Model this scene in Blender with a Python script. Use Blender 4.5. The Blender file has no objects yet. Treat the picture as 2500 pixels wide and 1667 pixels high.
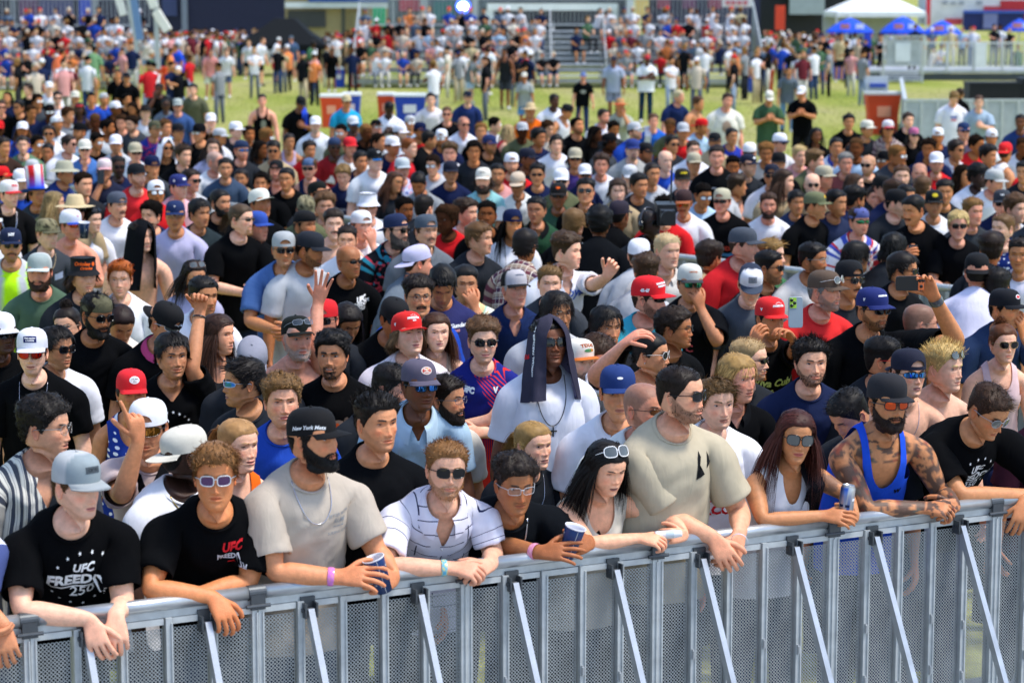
import bpy, math, random
import numpy as np
from mathutils import Vector, Matrix
from mathutils.bvhtree import BVHTree

# ------------------------------------------------------------------ camera, sky, sun, exposure
SC = bpy.context.scene
COL = SC.collection
CAM_H, F_PX, PITCH = 3.5, 5903.0, math.atan(848.5 / 5903.0)
cam_data = bpy.data.cameras.new('camera')
cam = bpy.data.objects.new('camera', cam_data)
COL.objects.link(cam)
cam.location = (0, 0, CAM_H)
cam.rotation_euler = (math.pi / 2 - PITCH, 0, 0)
cam_data.sensor_width = 36.0
cam_data.lens = 36.0 * F_PX / 2500.0
cam_data.clip_start, cam_data.clip_end = 0.1, 6000
cam_data.dof.use_dof = True
cam_data.dof.focus_distance = 11.8
cam_data.dof.aperture_fstop = 3.6
cam_data.dof.aperture_blades = 0
SC.camera = cam

SUN_EL, SUN_AZ = math.radians(64), math.radians(102)     # azimuth: from +Y towards +X
world = bpy.data.worlds.new('World')
SC.world = world
world.use_nodes = True
_wn = world.node_tree.nodes
_bg = _wn['Background']
_sky = _wn.new('ShaderNodeTexSky')
_sky.sky_type = 'NISHITA'
_sky.sun_disc = False
_sky.sun_elevation = SUN_EL
_sky.sun_rotation = SUN_AZ
_sky.air_density, _sky.dust_density, _sky.ozone_density = 1.0, 1.0, 1.5
world.node_tree.links.new(_sky.outputs[0], _bg.inputs[0])
_bg.inputs[1].default_value = 0.15
sun_data = bpy.data.lights.new('sun', 'SUN')
sun_data.energy = 2.1
sun_data.angle = math.radians(11)
sun_data.color = (1.0, 0.945, 0.85)
sun = bpy.data.objects.new('sun', sun_data)
COL.objects.link(sun)
_sd = Vector((math.sin(SUN_AZ) * math.cos(SUN_EL), math.cos(SUN_AZ) * math.cos(SUN_EL), math.sin(SUN_EL)))
sun.rotation_euler = _sd.to_track_quat('Z', 'Y').to_euler()
SC.view_settings.view_transform = 'Standard'
SC.view_settings.look = 'None'
SC.view_settings.exposure = .90
SC.view_settings.gamma = 1.0
SC.view_settings.use_curve_mapping = False
SC.cycles.max_bounces = 6
SC.cycles.diffuse_bounces = 3
SC.cycles.glossy_bounces = 3
SC.cycles.transmission_bounces = 4
SC.cycles.transparent_max_bounces = 8
SC.cycles.use_denoising = True
SC.cycles.use_adaptive_sampling = True
SC.cycles.adaptive_threshold = 0.015

CP, SP = math.cos(PITCH), math.sin(PITCH)
def ray(px, py):
    """Direction of the line of sight through a photograph pixel (2500 x 1667), forward component 1 along +Y-ish axis."""
    u, v = (px - 1250) / F_PX, (py - 833.5) / F_PX
    return np.array([u, CP - v * SP, -SP - v * CP])
def at_z(px, py, z):
    d = ray(px, py)
    return np.array([0, 0, CAM_H]) + d * ((z - CAM_H) / d[2])
def at_y(px, py, y):
    d = ray(px, py)
    return np.array([0, 0, CAM_H]) + d * (y / d[1])
# ------------------------------------------------------------------ small mesh toolkit
RNG = np.random.default_rng(7)
def rgb(h):
    """sRGB hex to linear."""
    c = np.array([int(h[i:i + 2], 16) for i in (0, 2, 4)]) / 255.0
    return np.where(c <= 0.04045, c / 12.92, ((c + 0.055) / 1.055) ** 2.4)
def nrm(v):
    v = np.asarray(v, float)
    return v / (np.linalg.norm(v, axis=-1, keepdims=True) + 1e-12)
def sstep(a, b, x):
    t = np.clip((x - a) / (b - a), 0, 1)
    return t * t * (3 - 2 * t)
def _h(ix, iy, iz):
    n = (ix * 374761393 + iy * 668265263 + iz * 2147483647 ^ 0x5bf03635) & 0x7fffffff
    n = ((n ^ (n >> 13)) * 1274126177) & 0x7fffffff
    return ((n ^ (n >> 16)) & 0xffff) / 65535.0
def vnoise(p, s=1.0, seed=0):
    """Smooth value noise in -1..1 for an (n,3) array."""
    q = np.asarray(p) * s + seed * 17.31
    i = np.floor(q).astype(np.int64); f = q - i; f = f * f * (3 - 2 * f)
    r = 0
    for a in (0, 1):
        wx = f[:, 0] if a else 1 - f[:, 0]
        for b in (0, 1):
            wy = f[:, 1] if b else 1 - f[:, 1]
            for c in (0, 1):
                wz = f[:, 2] if c else 1 - f[:, 2]
                r = r + wx * wy * wz * _h(i[:, 0] + a, i[:, 1] + b, i[:, 2] + c)
    return r * 2 - 1

def mk(name, V, faces, mats, parent=None, col=None, smooth=True, fmat=None, loc=None, uv=None):
    """Link one mesh object. V (n,3) in world space (moved so that loc is the origin); faces: list of index arrays (m,k)."""
    me = bpy.data.meshes.new(name)
    V = np.asarray(V, float)
    if loc is not None: V = V - np.asarray(loc)
    fl = [np.asarray(f, np.int32) for f in faces if len(f)]
    me.vertices.add(len(V)); me.vertices.foreach_set('co', V.astype(np.float32).ravel())
    li = np.concatenate([f.ravel() for f in fl]); tot = np.concatenate([np.full(len(f), f.shape[1], np.int32) for f in fl])
    st = np.concatenate([[0], np.cumsum(tot)[:-1]]).astype(np.int32)
    me.loops.add(len(li)); me.loops.foreach_set('vertex_index', li)
    me.polygons.add(len(tot)); me.polygons.foreach_set('loop_start', st); me.polygons.foreach_set('loop_total', tot)
    if fmat is not None: me.polygons.foreach_set('material_index', np.asarray(fmat, np.int32))
    me.update(calc_edges=True)
    me.polygons.foreach_set('use_smooth', np.full(len(tot), bool(smooth)))
    if col is not None:
        a = me.color_attributes.new('col', 'FLOAT_COLOR', 'POINT')
        c = np.ones((len(V), 4), np.float32); c[:, :3] = col
        a.data.foreach_set('color', c.ravel())
    if uv is not None:
        a = me.attributes.new('suv', 'FLOAT_VECTOR', 'POINT')
        c = np.zeros((len(V), 3), np.float32); c[:, :uv.shape[1]] = uv
        a.data.foreach_set('vector', c.ravel())
    for m in (mats if isinstance(mats, (list, tuple)) else [mats]): me.materials.append(m)
    o = bpy.data.objects.new(name, me)
    COL.objects.link(o)
    if parent is not None: o.parent = parent
    return o

class MB:
    """Collects pieces into one mesh."""
    def __init__(s): s.v, s.f, s.m, s.c, s.n = [], {}, {}, [], 0
    def add(s, V, faces, mat=0, col=None):
        V = np.asarray(V, float)
        for f in faces:
            f = np.asarray(f, np.int32)
            if len(f) == 0: continue
            s.f.setdefault(f.shape[1], []).append(f + s.n); s.m.setdefault(f.shape[1], []).append(np.full(len(f), mat))
        s.v.append(V); s.n += len(V)
        c = np.zeros((len(V), 3)) + (1 if col is None else col); s.c.append(c)
        return s
    def box(s, c, size, R=None, mat=0, col=None):
        x, y, z = np.asarray(size) / 2
        P = np.array([[-x, -y, -z], [x, -y, -z], [x, y, -z], [-x, y, -z], [-x, -y, z], [x, -y, z], [x, y, z], [-x, y, z]])
        if R is not None: P = P @ np.asarray(R).T
        return s.add(P + np.asarray(c), [[[0, 3, 2, 1], [4, 5, 6, 7], [0, 1, 5, 4], [1, 2, 6, 5], [2, 3, 7, 6], [3, 0, 4, 7]]], mat, col)
    def beam(s, a, b, w, h=None, up=(0, 0, 1), mat=0, col=None):
        a, b = np.asarray(a, float), np.asarray(b, float); h = h or w
        d = nrm(b - a); x = np.cross(d, up)
        if np.linalg.norm(x) < 1e-4: x = np.cross(d, (1, 0, 0))
        x = nrm(x); y = np.cross(x, d)
        return s.box((a + b) / 2, (w, np.linalg.norm(b - a), h), np.stack([x, d, y], 1), mat, col)
    def tube(s, pts, r, n=8, mat=0, col=None, cap=True):
        V, F = tube(pts, r, n, cap)
        return s.add(V, F, mat, col)
    def build(s, name, mats, parent=None, smooth=False, loc=None, usecol=True):
        ks = sorted(s.f); faces = [np.concatenate(s.f[k]) for k in ks]; fm = np.concatenate([np.concatenate(s.m[k]) for k in ks])
        return mk(name, np.concatenate(s.v), faces, mats, parent, np.concatenate(s.c) if usecol else None, smooth, fm, loc)

def tube(pts, r, n=8, cap=True, flat=1.0, up=None):
    pts = np.asarray(pts, float); k = len(pts); r = np.broadcast_to(r, (k,))
    T = nrm(np.gradient(pts, axis=0)); V = []
    ref = np.array([0, 0, 1.0]) if up is None else np.asarray(up, float)
    if abs(T[0] @ ref) > 0.9: ref = np.array([1.0, 0, 0])
    x = nrm(np.cross(T[0], ref))
    a = np.arange(n) * 2 * np.pi / n
    for i in range(k):
        x = nrm(x - T[i] * (x @ T[i])); y = np.cross(T[i], x)
        V.append(pts[i] + r[i] * (np.cos(a)[:, None] * x + flat * np.sin(a)[:, None] * y))
    V = np.concatenate(V); F = [grid_faces(k, n, True)]
    if cap:
        c = len(V); V = np.vstack([V, pts[0], pts[-1]]); j = np.arange(n); j2 = (j + 1) % n
        F.append(np.stack([j2, j, np.full(n, c)], 1)); F.append(np.stack([(k - 1) * n + j, (k - 1) * n + j2, np.full(n, c + 1)], 1))
    return V, F
def grid_faces(r, c, wrap=False, flip=False):
    i = np.arange(r - 1)[:, None]; j = np.arange(c if wrap else c - 1)[None, :]; j2 = (j + 1) % c
    f = np.stack([i * c + j, i * c + j2, (i + 1) * c + j2, (i + 1) * c + j], -1).reshape(-1, 4)
    return f[:, ::-1] if flip else f

def catmull(V, F):
    """One Catmull-Clark step on an all-quad mesh; V may carry extra attribute columns. Returns V, F, edge-midpoint lookup."""
    V = np.asarray(V, float); F = np.asarray(F); n, m = len(V), len(F)
    E = np.stack([F, np.roll(F, -1, 1)], -1).reshape(-1, 2); Es = np.sort(E, 1)
    key = Es[:, 0].astype(np.int64) * (n + 1) + Es[:, 1]
    uk, first, inv = np.unique(key, return_index=True, return_inverse=True)
    inv = inv.ravel(); ue = Es[first]; ne = len(uk)
    fp = V[F].mean(1); fid = np.repeat(np.arange(m), 4)
    cnt = np.bincount(inv, minlength=ne)
    fs = np.zeros((ne, V.shape[1])); np.add.at(fs, inv, fp[fid])
    mid = V[ue].mean(1); bd = cnt == 1
    ep = np.where(bd[:, None], mid, (V[ue].sum(1) + fs) / 4)
    val = np.zeros(n); np.add.at(val, F.ravel(), 1)
    Q = np.zeros_like(V); np.add.at(Q, F.ravel(), fp[fid]); Q /= np.maximum(val, 1)[:, None]
    R = np.zeros_like(V); ev = np.zeros(n)
    for k in (0, 1): np.add.at(R, ue[:, k], mid); np.add.at(ev, ue[:, k], 1)
    R /= np.maximum(ev, 1)[:, None]
    nv = np.maximum(val, 1)[:, None]
    Vn = (Q + 2 * R + (nv - 3) * V) / nv
    bs = np.zeros_like(V); bc = np.zeros(n)
    for k in (0, 1): np.add.at(bs, ue[bd][:, k], mid[bd]); np.add.at(bc, ue[bd][:, k], 1)
    isb = bc > 0
    Vn[isb] = V[isb] * 0.5 + bs[isb] / np.maximum(bc[isb], 1)[:, None] * 0.5
    e = inv.reshape(m, 4) + n; c = np.arange(m) + n + ne
    NF = np.stack([np.stack([F[:, k], e[:, k], c, e[:, k - 1]], 1) for k in range(4)], 1).reshape(-1, 4)
    look = lambda a, b: n + int(np.searchsorted(uk, min(a, b) * (n + 1) + max(a, b)))
    return np.vstack([Vn, ep, fp]), NF, look

def clip(V, F, g):
    """Keep the part of a mesh where g > 0 (g per vertex), cutting faces cleanly. Returns V, [tris, quads, pentagons]."""
    V = np.asarray(V); g = np.asarray(g); out = {3: [], 4: [], 5: [], 6: []}; new = []; mp = {}
    for f in F:
        f = np.asarray(f); gg = g[f]; keep = gg > 0
        full = keep.all(1)
        if full.any(): out[f.shape[1]].append(f[full])
        for row in f[keep.any(1) & ~full]:
            poly = []; k = len(row)
            for i in range(k):
                a, b = row[i], row[(i + 1) % k]
                if g[a] > 0: poly.append(a)
                if (g[a] > 0) != (g[b] > 0):
                    kk = (min(a, b), max(a, b))
                    if kk not in mp:
                        t = g[a] / (g[a] - g[b]); mp[kk] = len(V) + len(new); new.append(V[a] * (1 - t) + V[b] * t)
                    poly.append(mp[kk])
            if 3 <= len(poly) <= 6: out[len(poly)].append(np.array([poly]))
    V2 = np.vstack([V] + ([np.array(new)] if new else []))
    Fs = [np.concatenate(out[k]) for k in (3, 4, 5, 6) if out[k]]
    if not Fs: return V2[:0], []
    used = np.unique(np.concatenate([f.ravel() for f in Fs])); re = np.full(len(V2), -1); re[used] = np.arange(len(used))
    return V2[used], [re[f] for f in Fs]
def vnormals(V, F):
    N = np.zeros((len(V), 3))
    for f in F:
        f = np.asarray(f); p = V[f][..., :3]
        n = np.cross(p[:, 1] - p[:, 0], p[:, 2] - p[:, 0])
        if f.shape[1] > 3: n = n + np.cross(p[:, 2] - p[:, 0], p[:, 3] - p[:, 0])
        for k in range(f.shape[1]): np.add.at(N, f[:, k], n)
    return nrm(N)

# ------------------------------------------------------------------ materials
def mat(name, color=None, rough=0.6, stretch=None, spec=0.4, metal=0.0, attr=False, bump=0.0, bscale=60, var=0.0, vscale=8, sss=0.0, coat=0.0, trans=0.0, alpha=None, sheen=0.0, detail=3):
    m = bpy.data.materials.new(name); m.use_nodes = True
    N, L = m.node_tree.nodes, m.node_tree.links
    b = N['Principled BSDF']
    b.inputs['Roughness'].default_value = rough; b.inputs['Specular IOR Level'].default_value = spec; b.inputs['Metallic'].default_value = metal
    if sss: b.inputs['Subsurface Weight'].default_value = sss; b.inputs['Subsurface Radius'].default_value = (0.012, 0.005, 0.003); b.inputs['Subsurface Scale'].default_value = 1.0
    if coat: b.inputs['Coat Weight'].default_value = coat
    if trans: b.inputs['Transmission Weight'].default_value = trans
    if sheen: b.inputs['Sheen Weight'].default_value = sheen; b.inputs['Sheen Roughness'].default_value = .5
    tc = N.new('ShaderNodeTexCoord')
    src = None
    if attr:
        a = N.new('ShaderNodeAttribute'); a.attribute_name = 'col'; src = a.outputs['Color']
    elif color is not None:
        r = N.new('ShaderNodeRGB'); r.outputs[0].default_value = (*[float(x) for x in color], 1); src = r.outputs[0]
    if var:
        nz = N.new('ShaderNodeTexNoise'); nz.inputs['Scale'].default_value = vscale; nz.inputs['Detail'].default_value = detail
        mr = N.new('ShaderNodeMapRange'); mr.inputs[1].default_value = .3; mr.inputs[2].default_value = .7; mr.inputs[3].default_value = 1 - var; mr.inputs[4].default_value = 1 + var
        mx = N.new('ShaderNodeMix'); mx.data_type = 'RGBA'; mx.blend_type = 'MULTIPLY'; mx.inputs[0].default_value = 1
        L.new(tc.outputs['Object'], nz.inputs['Vector']); L.new(nz.outputs[0], mr.inputs[0]); L.new(src, mx.inputs[6]); L.new(mr.outputs[0], mx.inputs[7]); src = mx.outputs[2]
    if src is not None: L.new(src, b.inputs['Base Color'])
    if bump:
        nz = N.new('ShaderNodeTexNoise'); nz.inputs['Scale'].default_value = bscale; nz.inputs['Detail'].default_value = 3
        bp = N.new('ShaderNodeBump'); bp.inputs['Strength'].default_value = bump; bp.inputs['Distance'].default_value = 0.01
        src_v = tc.outputs['Object']
        if stretch:
            mp = N.new('ShaderNodeMapping'); mp.inputs['Scale'].default_value = stretch; mp.inputs['Rotation'].default_value = (0, .35, 0); L.new(src_v, mp.inputs[0]); src_v = mp.outputs[0]; nz.inputs['Distortion'].default_value = .6
        L.new(src_v, nz.inputs['Vector']); L.new(nz.outputs[0], bp.inputs['Height']); L.new(bp.outputs[0], b.inputs['Normal'])
    return m
def tag(o, label=None, cat=None, group=None, kind=None):
    if label: o['label'] = label
    if cat: o['category'] = cat
    if group: o['group'] = group
    if kind: o['kind'] = kind
    return o
def empty(name, loc, label=None, cat=None, group=None):
    o = bpy.data.objects.new(name, None); COL.objects.link(o); o.location = loc; o.empty_display_size = 0.1
    return tag(o, label, cat, group)
M = {}
M['skin'] = mat('skin', attr=True, rough=.5, spec=.35, bump=.2, bscale=170, var=.12, vscale=42, sss=.08)
M['cloth'] = mat('cloth', attr=True, rough=.95, spec=.06, bump=.55, bscale=16, stretch=(1.2, 1.2, .32), var=.06, vscale=14)
M['hair'] = mat('hair', attr=True, rough=.55, spec=.22)
M['felt'] = mat('cap_cloth', attr=True, rough=.85, spec=.2, bump=.15, bscale=300, var=.05, vscale=30)
M['gloss'] = mat('gloss_plastic', attr=True, rough=.12, spec=.6)
M['eye'] = mat('eye_surface', attr=True, rough=.08, spec=.5)
M['print'] = mat('print_ink', attr=True, rough=.8, spec=.2)
M['metal'] = mat('jewellery_metal', attr=True, rough=.25, metal=1.0)
def lensmat(name, c, metal=0.0, rough=.06):
    return mat(name, rgb(c), rough=rough, spec=.8 if metal else .45, metal=metal, coat=.3 if metal else 0)
M['lens_black'] = lensmat('dark_lens', '0c0c0e'); M['lens_blue'] = lensmat('blue_mirror_lens', '2f7fd0', .85)
M['lens_fire'] = lensmat('orange_mirror_lens', 'd2501a', .85); M['lens_green'] = lensmat('green_mirror_lens', '2f8f60', .8)
M['lens_purple'] = lensmat('violet_mirror_lens', '60406a', .7); M['lens_brown'] = lensmat('brown_lens', '6a3c14', .3); M['lens_gold'] = lensmat('gold_mirror_lens', 'b07828', .85)
M['lens_grey'] = lensmat('grey_gradient_lens', '5a5e5c', .3); M['lens_red'] = lensmat('red_mirror_lens', 'c02810', .85)
def _clear():
    m = bpy.data.materials.new('clear_lens'); m.use_nodes = True; N, L = m.node_tree.nodes, m.node_tree.links
    t = N.new('ShaderNodeBsdfTransparent'); g = N.new('ShaderNodeBsdfGlossy'); g.inputs['Roughness'].default_value = .05
    x = N.new('ShaderNodeMixShader'); x.inputs[0].default_value = .12
    L.new(t.outputs[0], x.inputs[1]); L.new(g.outputs[0], x.inputs[2]); L.new(x.outputs[0], N['Material Output'].inputs[0]); return m
M['lens_clear'] = _clear()
# ------------------------------------------------------------------ heads (millimetres, face towards -y, x to the person's left, eyes at z = 0)
#        z     front back  half-width  shape
HEADROW = np.array([
    (-128, 40, 50, 51, 2.0), (-127, 58, 52, 51, 2.0), (-124, 78, 55, 50, 1.95), (-118, 88, 60, 52, 1.95), (-106, 93, 65, 57, 2.0),
    (-90, 92, 72, 62, 2.1), (-72, 93, 79, 66, 2.2), (-52, 93, 87, 70, 2.3), (-40, 92, 92, 72, 2.3), (-20, 91, 98, 74, 2.35),
    (0, 91, 102, 75, 2.4), (18, 95, 104, 76, 2.4), (38, 95, 104, 76, 2.35), (60, 88, 101, 74, 2.3), (80, 73, 92, 67, 2.2),
    (96, 52, 76, 54, 2.1), (106, 30, 50, 35, 2.0), (111, 8, 24, 12, 2.0)], float)
ROWS_A = np.array([-128, -127, -125.5, -123, -119, -114, -110, -106, -102, -98, -94, -91, -88, -85, -82.5, -80, -77.5, -75.5, -73.5, -71.5, -69, -66.5, -64, -61, -58, -55.5, -53, -50, -46.5, -43, -39, -35, -31, -27, -23, -19, -15.5, -12, -9, -6, -3, 0, 3, 6, 9, 12, 15, 18, 21, 25, 30, 36, 43, 50, 58, 66, 74, 82, 90, 97, 103, 107, 110])
ROWS_B = ROWS_A[[0, 2, 4, 6, 8, 10, 12, 14, 16, 18, 20, 22, 24, 26, 28, 29, 31, 33, 35, 37, 39, 41, 43, 45, 47, 49, 51, 53, 54, 56, 57, 58, 60, 62]]
ROWS_C = ROWS_A[[0, 3, 5, 8, 12, 16, 18, 21, 26, 29, 33, 37, 41, 45, 48, 51, 54, 57, 60, 62]]
_hv = np.interp
def head_mm(n, rows, p):
    """Head grid (rows, n, 3). Column 0 at the back. p: face parameters."""
    z0 = rows[:, None]; phi = 2 * np.pi * np.arange(n) / n
    k = 0.58 * sstep(-128, -112, rows)[:, None]
    th = phi[None] + k * np.sin(phi)[None] - np.pi
    f, b, w, ex = (np.interp(rows, HEADROW[:, 0], HEADROW[:, i])[:, None] for i in (1, 2, 3, 4))
    jaw = sstep(-128, -118, rows)[:, None] * (1 - sstep(-112, -60, rows)[:, None])
    w = w * (1 + (p.get('jaw', 1) - 1) * jaw) * p.get('wide', 1)
    f = f + p.get('chin', 0) * np.exp(-((z0 + 108) / 14) ** 2)
    c, s = np.cos(th), np.sin(th)
    x = w * np.sign(s) * np.abs(s) ** (2 / ex)
    yy = np.abs(c) ** (2 / ex)
    y = np.where(c > 0, -f * yy, b * yy)
    raise_ = 40 * sstep(22, 100, np.degrees(np.abs(th))) * (1 - sstep(-124, -58, rows)[:, None] ** 0.8)
    z = z0 + raise_ * np.where(rows < -126.5, .8, 1)[:, None]
    fr = sstep(-.15, .25, c)
    G = lambda cx, cz, sx, sz: np.exp(-(((np.abs(x) - cx) / sx) ** 2 + ((z - cz) / sz) ** 2)) if cx else np.exp(-((x / sx) ** 2 + ((z - cz) / sz) ** 2))
    ns, nl, nw = p.get('nose', 1), p.get('nlen', 0), p.get('nwide', 1)
    A = np.interp(z, [-60 - nl, -54 - nl, -49 - nl, -42 - nl, -25, -5, 10, 24], [0, 4, 16, 23, 15, 7, 2.5, 0]) * ns
    sg = np.interp(z, [-55, -42, -20, 5, 20], [10 * nw, 9.5 * nw, 7, 6.5, 10])
    d = A * np.exp(-(x / sg) ** 2)
    d += 8.5 * nw * G(12.5 * nw, -46 - nl, 5.5, 5.5)
    d -= 10.5 * G(31, -1, 14, 8.5) + 6 * G(15, 0, 6, 8) - 1.5 * G(30, -14, 10, 4)
    d -= 2.2 * np.exp(-(((np.abs(x) - 24 - .35 * (-45 - z)) / 4) ** 2)) * sstep(-78, -66, z) * sstep(-40, -50, z) * p.get('fold', 1)
    d += 5.5 * p.get('brow', 1) * G(26, 15, 18, 6)
    d += 5 * p.get('cheek', 1) * G(46, -30, 15, 14) - 3.5 * G(50, -68, 12, 14) * p.get('hollow', 1)
    lf = p.get('lips', 1)
    d += 5.5 * lf * G(0, -66.5, 20, 4.5) + 6.5 * lf * G(0, -79.5, 17, 4.6) - 5 * G(0, -73, 23, 1.9) - 3 * G(0, -89, 18, 4) + 5 * G(0, -106, 17, 9) - 1.5 * G(0, -59, 3, 4)
    sm = p.get('smile', 0)
    if sm: d += 3.5 * sm * G(36, -52, 11, 9) - 3 * sm * G(30, -64, 3.5, 9)
    fatc = p.get('fat', 0)
    x = x * (1 + .10 * fatc * sstep(-128, -60, z) * (1 - sstep(-40, 20, z)))
    y = y - d * fr
    V = np.stack([x, y, z * p.get('tall', 1)], -1)
    V[..., 1] += np.where(rows > 100, (rows - 100) * .8, 0)[:, None]
    return V, th

def lipline(x, p): return -73 + p.get('smile', 0) * (x / 22) ** 2 * 4 - p.get('frown', 0) * (x / 22) ** 2 * 3
BEARDS = {'full': 1, 'long': 1, 'short': 1, 'stubble': 1, 'goatee': 1, 'mous': 1, 'none': 0, 'strap': 1}
def beard_field(x, z, th, style):
    """>0 (millimetres) where the beard grows; x, z on the face, th azimuth from the front."""
    a = np.degrees(np.abs(th)); ax = np.abs(x)
    up = np.interp(a, [0, 12, 22, 35, 55, 78, 88, 100], [-56, -55, -58, -68, -56, -22, 5, 5])
    g = np.minimum(up - z, np.minimum(z + 128, (92 - a) * 1.2))
    lip = 1 - np.sqrt((x / 24) ** 2 + ((z + 73.5) / 9.5) ** 2)
    g = np.minimum(g, -lip * 9)
    if style == 'goatee': g = np.minimum(g, np.where(z > -82, 31 - ax, 26 - ax * .8))
    if style == 'mous': g = np.minimum(g, np.minimum(30 - ax, z + 73))
    if style == 'strap': g = np.minimum(g, np.where((a < 40) & (z > -98), -5, 9))
    return g
def hairline(th, rec=0, low=0):
    a = np.degrees(np.abs(th))
    return np.interp(a, [0, 25, 40, 52, 62, 74, 84, 92, 104, 116, 140, 180], [60 + rec * 14, 60 + rec * 22, 52 + rec * 26, 40 + rec * 8, 26, 4, -26, 8, 14, -28, -58, -66]) - low

def face_colors(V, th, p, skin, hairc):
    """Own local colour of the skin (lips, brows, cheeks, shaved hair), with darkened mouth line and lids."""
    x, y, z = V[..., 0], V[..., 1], V[..., 2]; front = np.cos(th) > .1
    c = np.ones(V.shape) * skin
    red = np.array([1.10, .80, .76])
    blush = np.exp(-(((np.abs(x) - 42) / 18) ** 2 + ((z + 34) / 16) ** 2)) + .8 * np.exp(-((x / 12) ** 2 + ((z + 42) / 12) ** 2))
    bl = (np.clip(blush, 0, 1) * p.get('blush', .5) * front)[..., None]
    c = c * (1 - bl + bl * red)
    ll = lipline(x, p)
    lip = sstep(-.12, .18, 1 - np.sqrt((x / (23 * (1 + .12 * p.get('smile', 0)))) ** 2 + np.where(z > ll, (z - ll) / 8.0, (z - ll) / 10.5) ** 2)) * front
    lc = skin * np.array([.92, .52, .52]) if 'lipc' not in p else rgb(p['lipc'])
    lip = lip * .7; c = c * (1 - lip[..., None]) + lc * lip[..., None]
    op = p.get('open', 0)
    lw = 1.3 + op * 5
    line = np.exp(-((z - ll) / lw) ** 2) * (np.abs(x) < 21) * front * (.75 if not op else .95)
    c = c * (1 - line[..., None] * .75)
    if p.get('teeth'):
        t = (np.abs(z - ll - 1) < 3.2) & (np.abs(x) < 17) & front
        c[t] = (.62, .6, .55)
    hc = np.asarray(hairc)
    bw = p.get('browt', 1) * 1.15
    ax = np.abs(x); bz = 15.5 + 4 * np.sin(np.clip((ax - 12) / 36, 0, 1) * 2.4) - p.get('frown', 0) * 2
    br = (sstep(4.6 * bw, 1.8 * bw, np.abs(z - bz)) * sstep(9, 14, ax) * sstep(50, 42, ax) * front * p.get('browa', 1.0))[..., None]
    c = c * (1 - br) + hc * .8 * br
    lid = (np.exp(-(((ax - 31) / 16) ** 2 + ((z - 1) / 8) ** 2)) * front * .22)[..., None]
    c = c * (1 - lid * np.array([.7, 1, 1]))
    st = p.get('stub', 0)
    if st:
        bf = sstep(-3, 6, beard_field(x, z, th, p.get('stubs', 'full')))[..., None] * st
        c = c * (1 - bf) + (hc * .7 + skin * .12) * bf
    bz_ = p.get('buzz', 0)
    if bz_:
        hf = sstep(-4, 5, z - hairline(th, p.get('rec', 0)))[..., None] * bz_
        c = c * (1 - hf) + (hc * .9 + skin * .1) * hf
    return c

def ear_mm(side, n=14):
    """One ear: a bent rim round a shallow bowl, with a skirt down to the head."""
    a = np.arange(n) * 2 * np.pi / n; rings = []
    for r, h in ((1.0, -9), (1.02, 3), (1.0, 7), (.86, 9), (.74, 5), (.5, 1.0), (.22, .5)):
        narrow = np.where(np.sin(a) < 0, .74, 1.0)
        rings.append(np.stack([np.full(n, h) if np.isscalar(h) else h, r * 17 * np.cos(a) * narrow + 2 * np.sin(a), r * 31 * np.sin(a)], 1))
    V = np.concatenate(rings); k = len(rings); V = np.vstack([V, [[0, 0, 0]]]); j = np.arange(n)
    F4 = grid_faces(k, n, True); F3 = np.stack([(k - 1) * n + j, (k - 1) * n + (j + 1) % n, np.full(n, k * n)], 1)
    ang = math.radians(20)
    x, y = V[:, 0].copy(), V[:, 1].copy()
    V[:, 0] = x * math.cos(ang) + (y + 14) * math.sin(ang) * .8; V[:, 1] = y * math.cos(ang) - x * math.sin(ang)
    V += (69, 10, -14)
    if side < 0: V[:, 0] *= -1; return V, F4, F3[:, ::-1] if False else F3
    return V, F4[:, ::-1], F3[:, ::-1]

def rot(yaw, pitch=0, roll=0):
    """Head/body frame: yaw > 0 turns to the photograph's right, pitch > 0 nods down, roll > 0 tilts to the photograph's right. Columns: x, y, z axes."""
    y, p, r = (math.radians(t) for t in (yaw, pitch, roll))
    Rz = np.array([[math.cos(y), -math.sin(y), 0], [math.sin(y), math.cos(y), 0], [0, 0, 1]])
    Rx = np.array([[1, 0, 0], [0, math.cos(p), -math.sin(p)], [0, math.sin(p), math.cos(p)]])
    Ry = np.array([[math.cos(r), 0, math.sin(r)], [0, 1, 0], [-math.sin(r), 0, math.cos(r)]])
    return Rz @ Rx @ Ry

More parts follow.
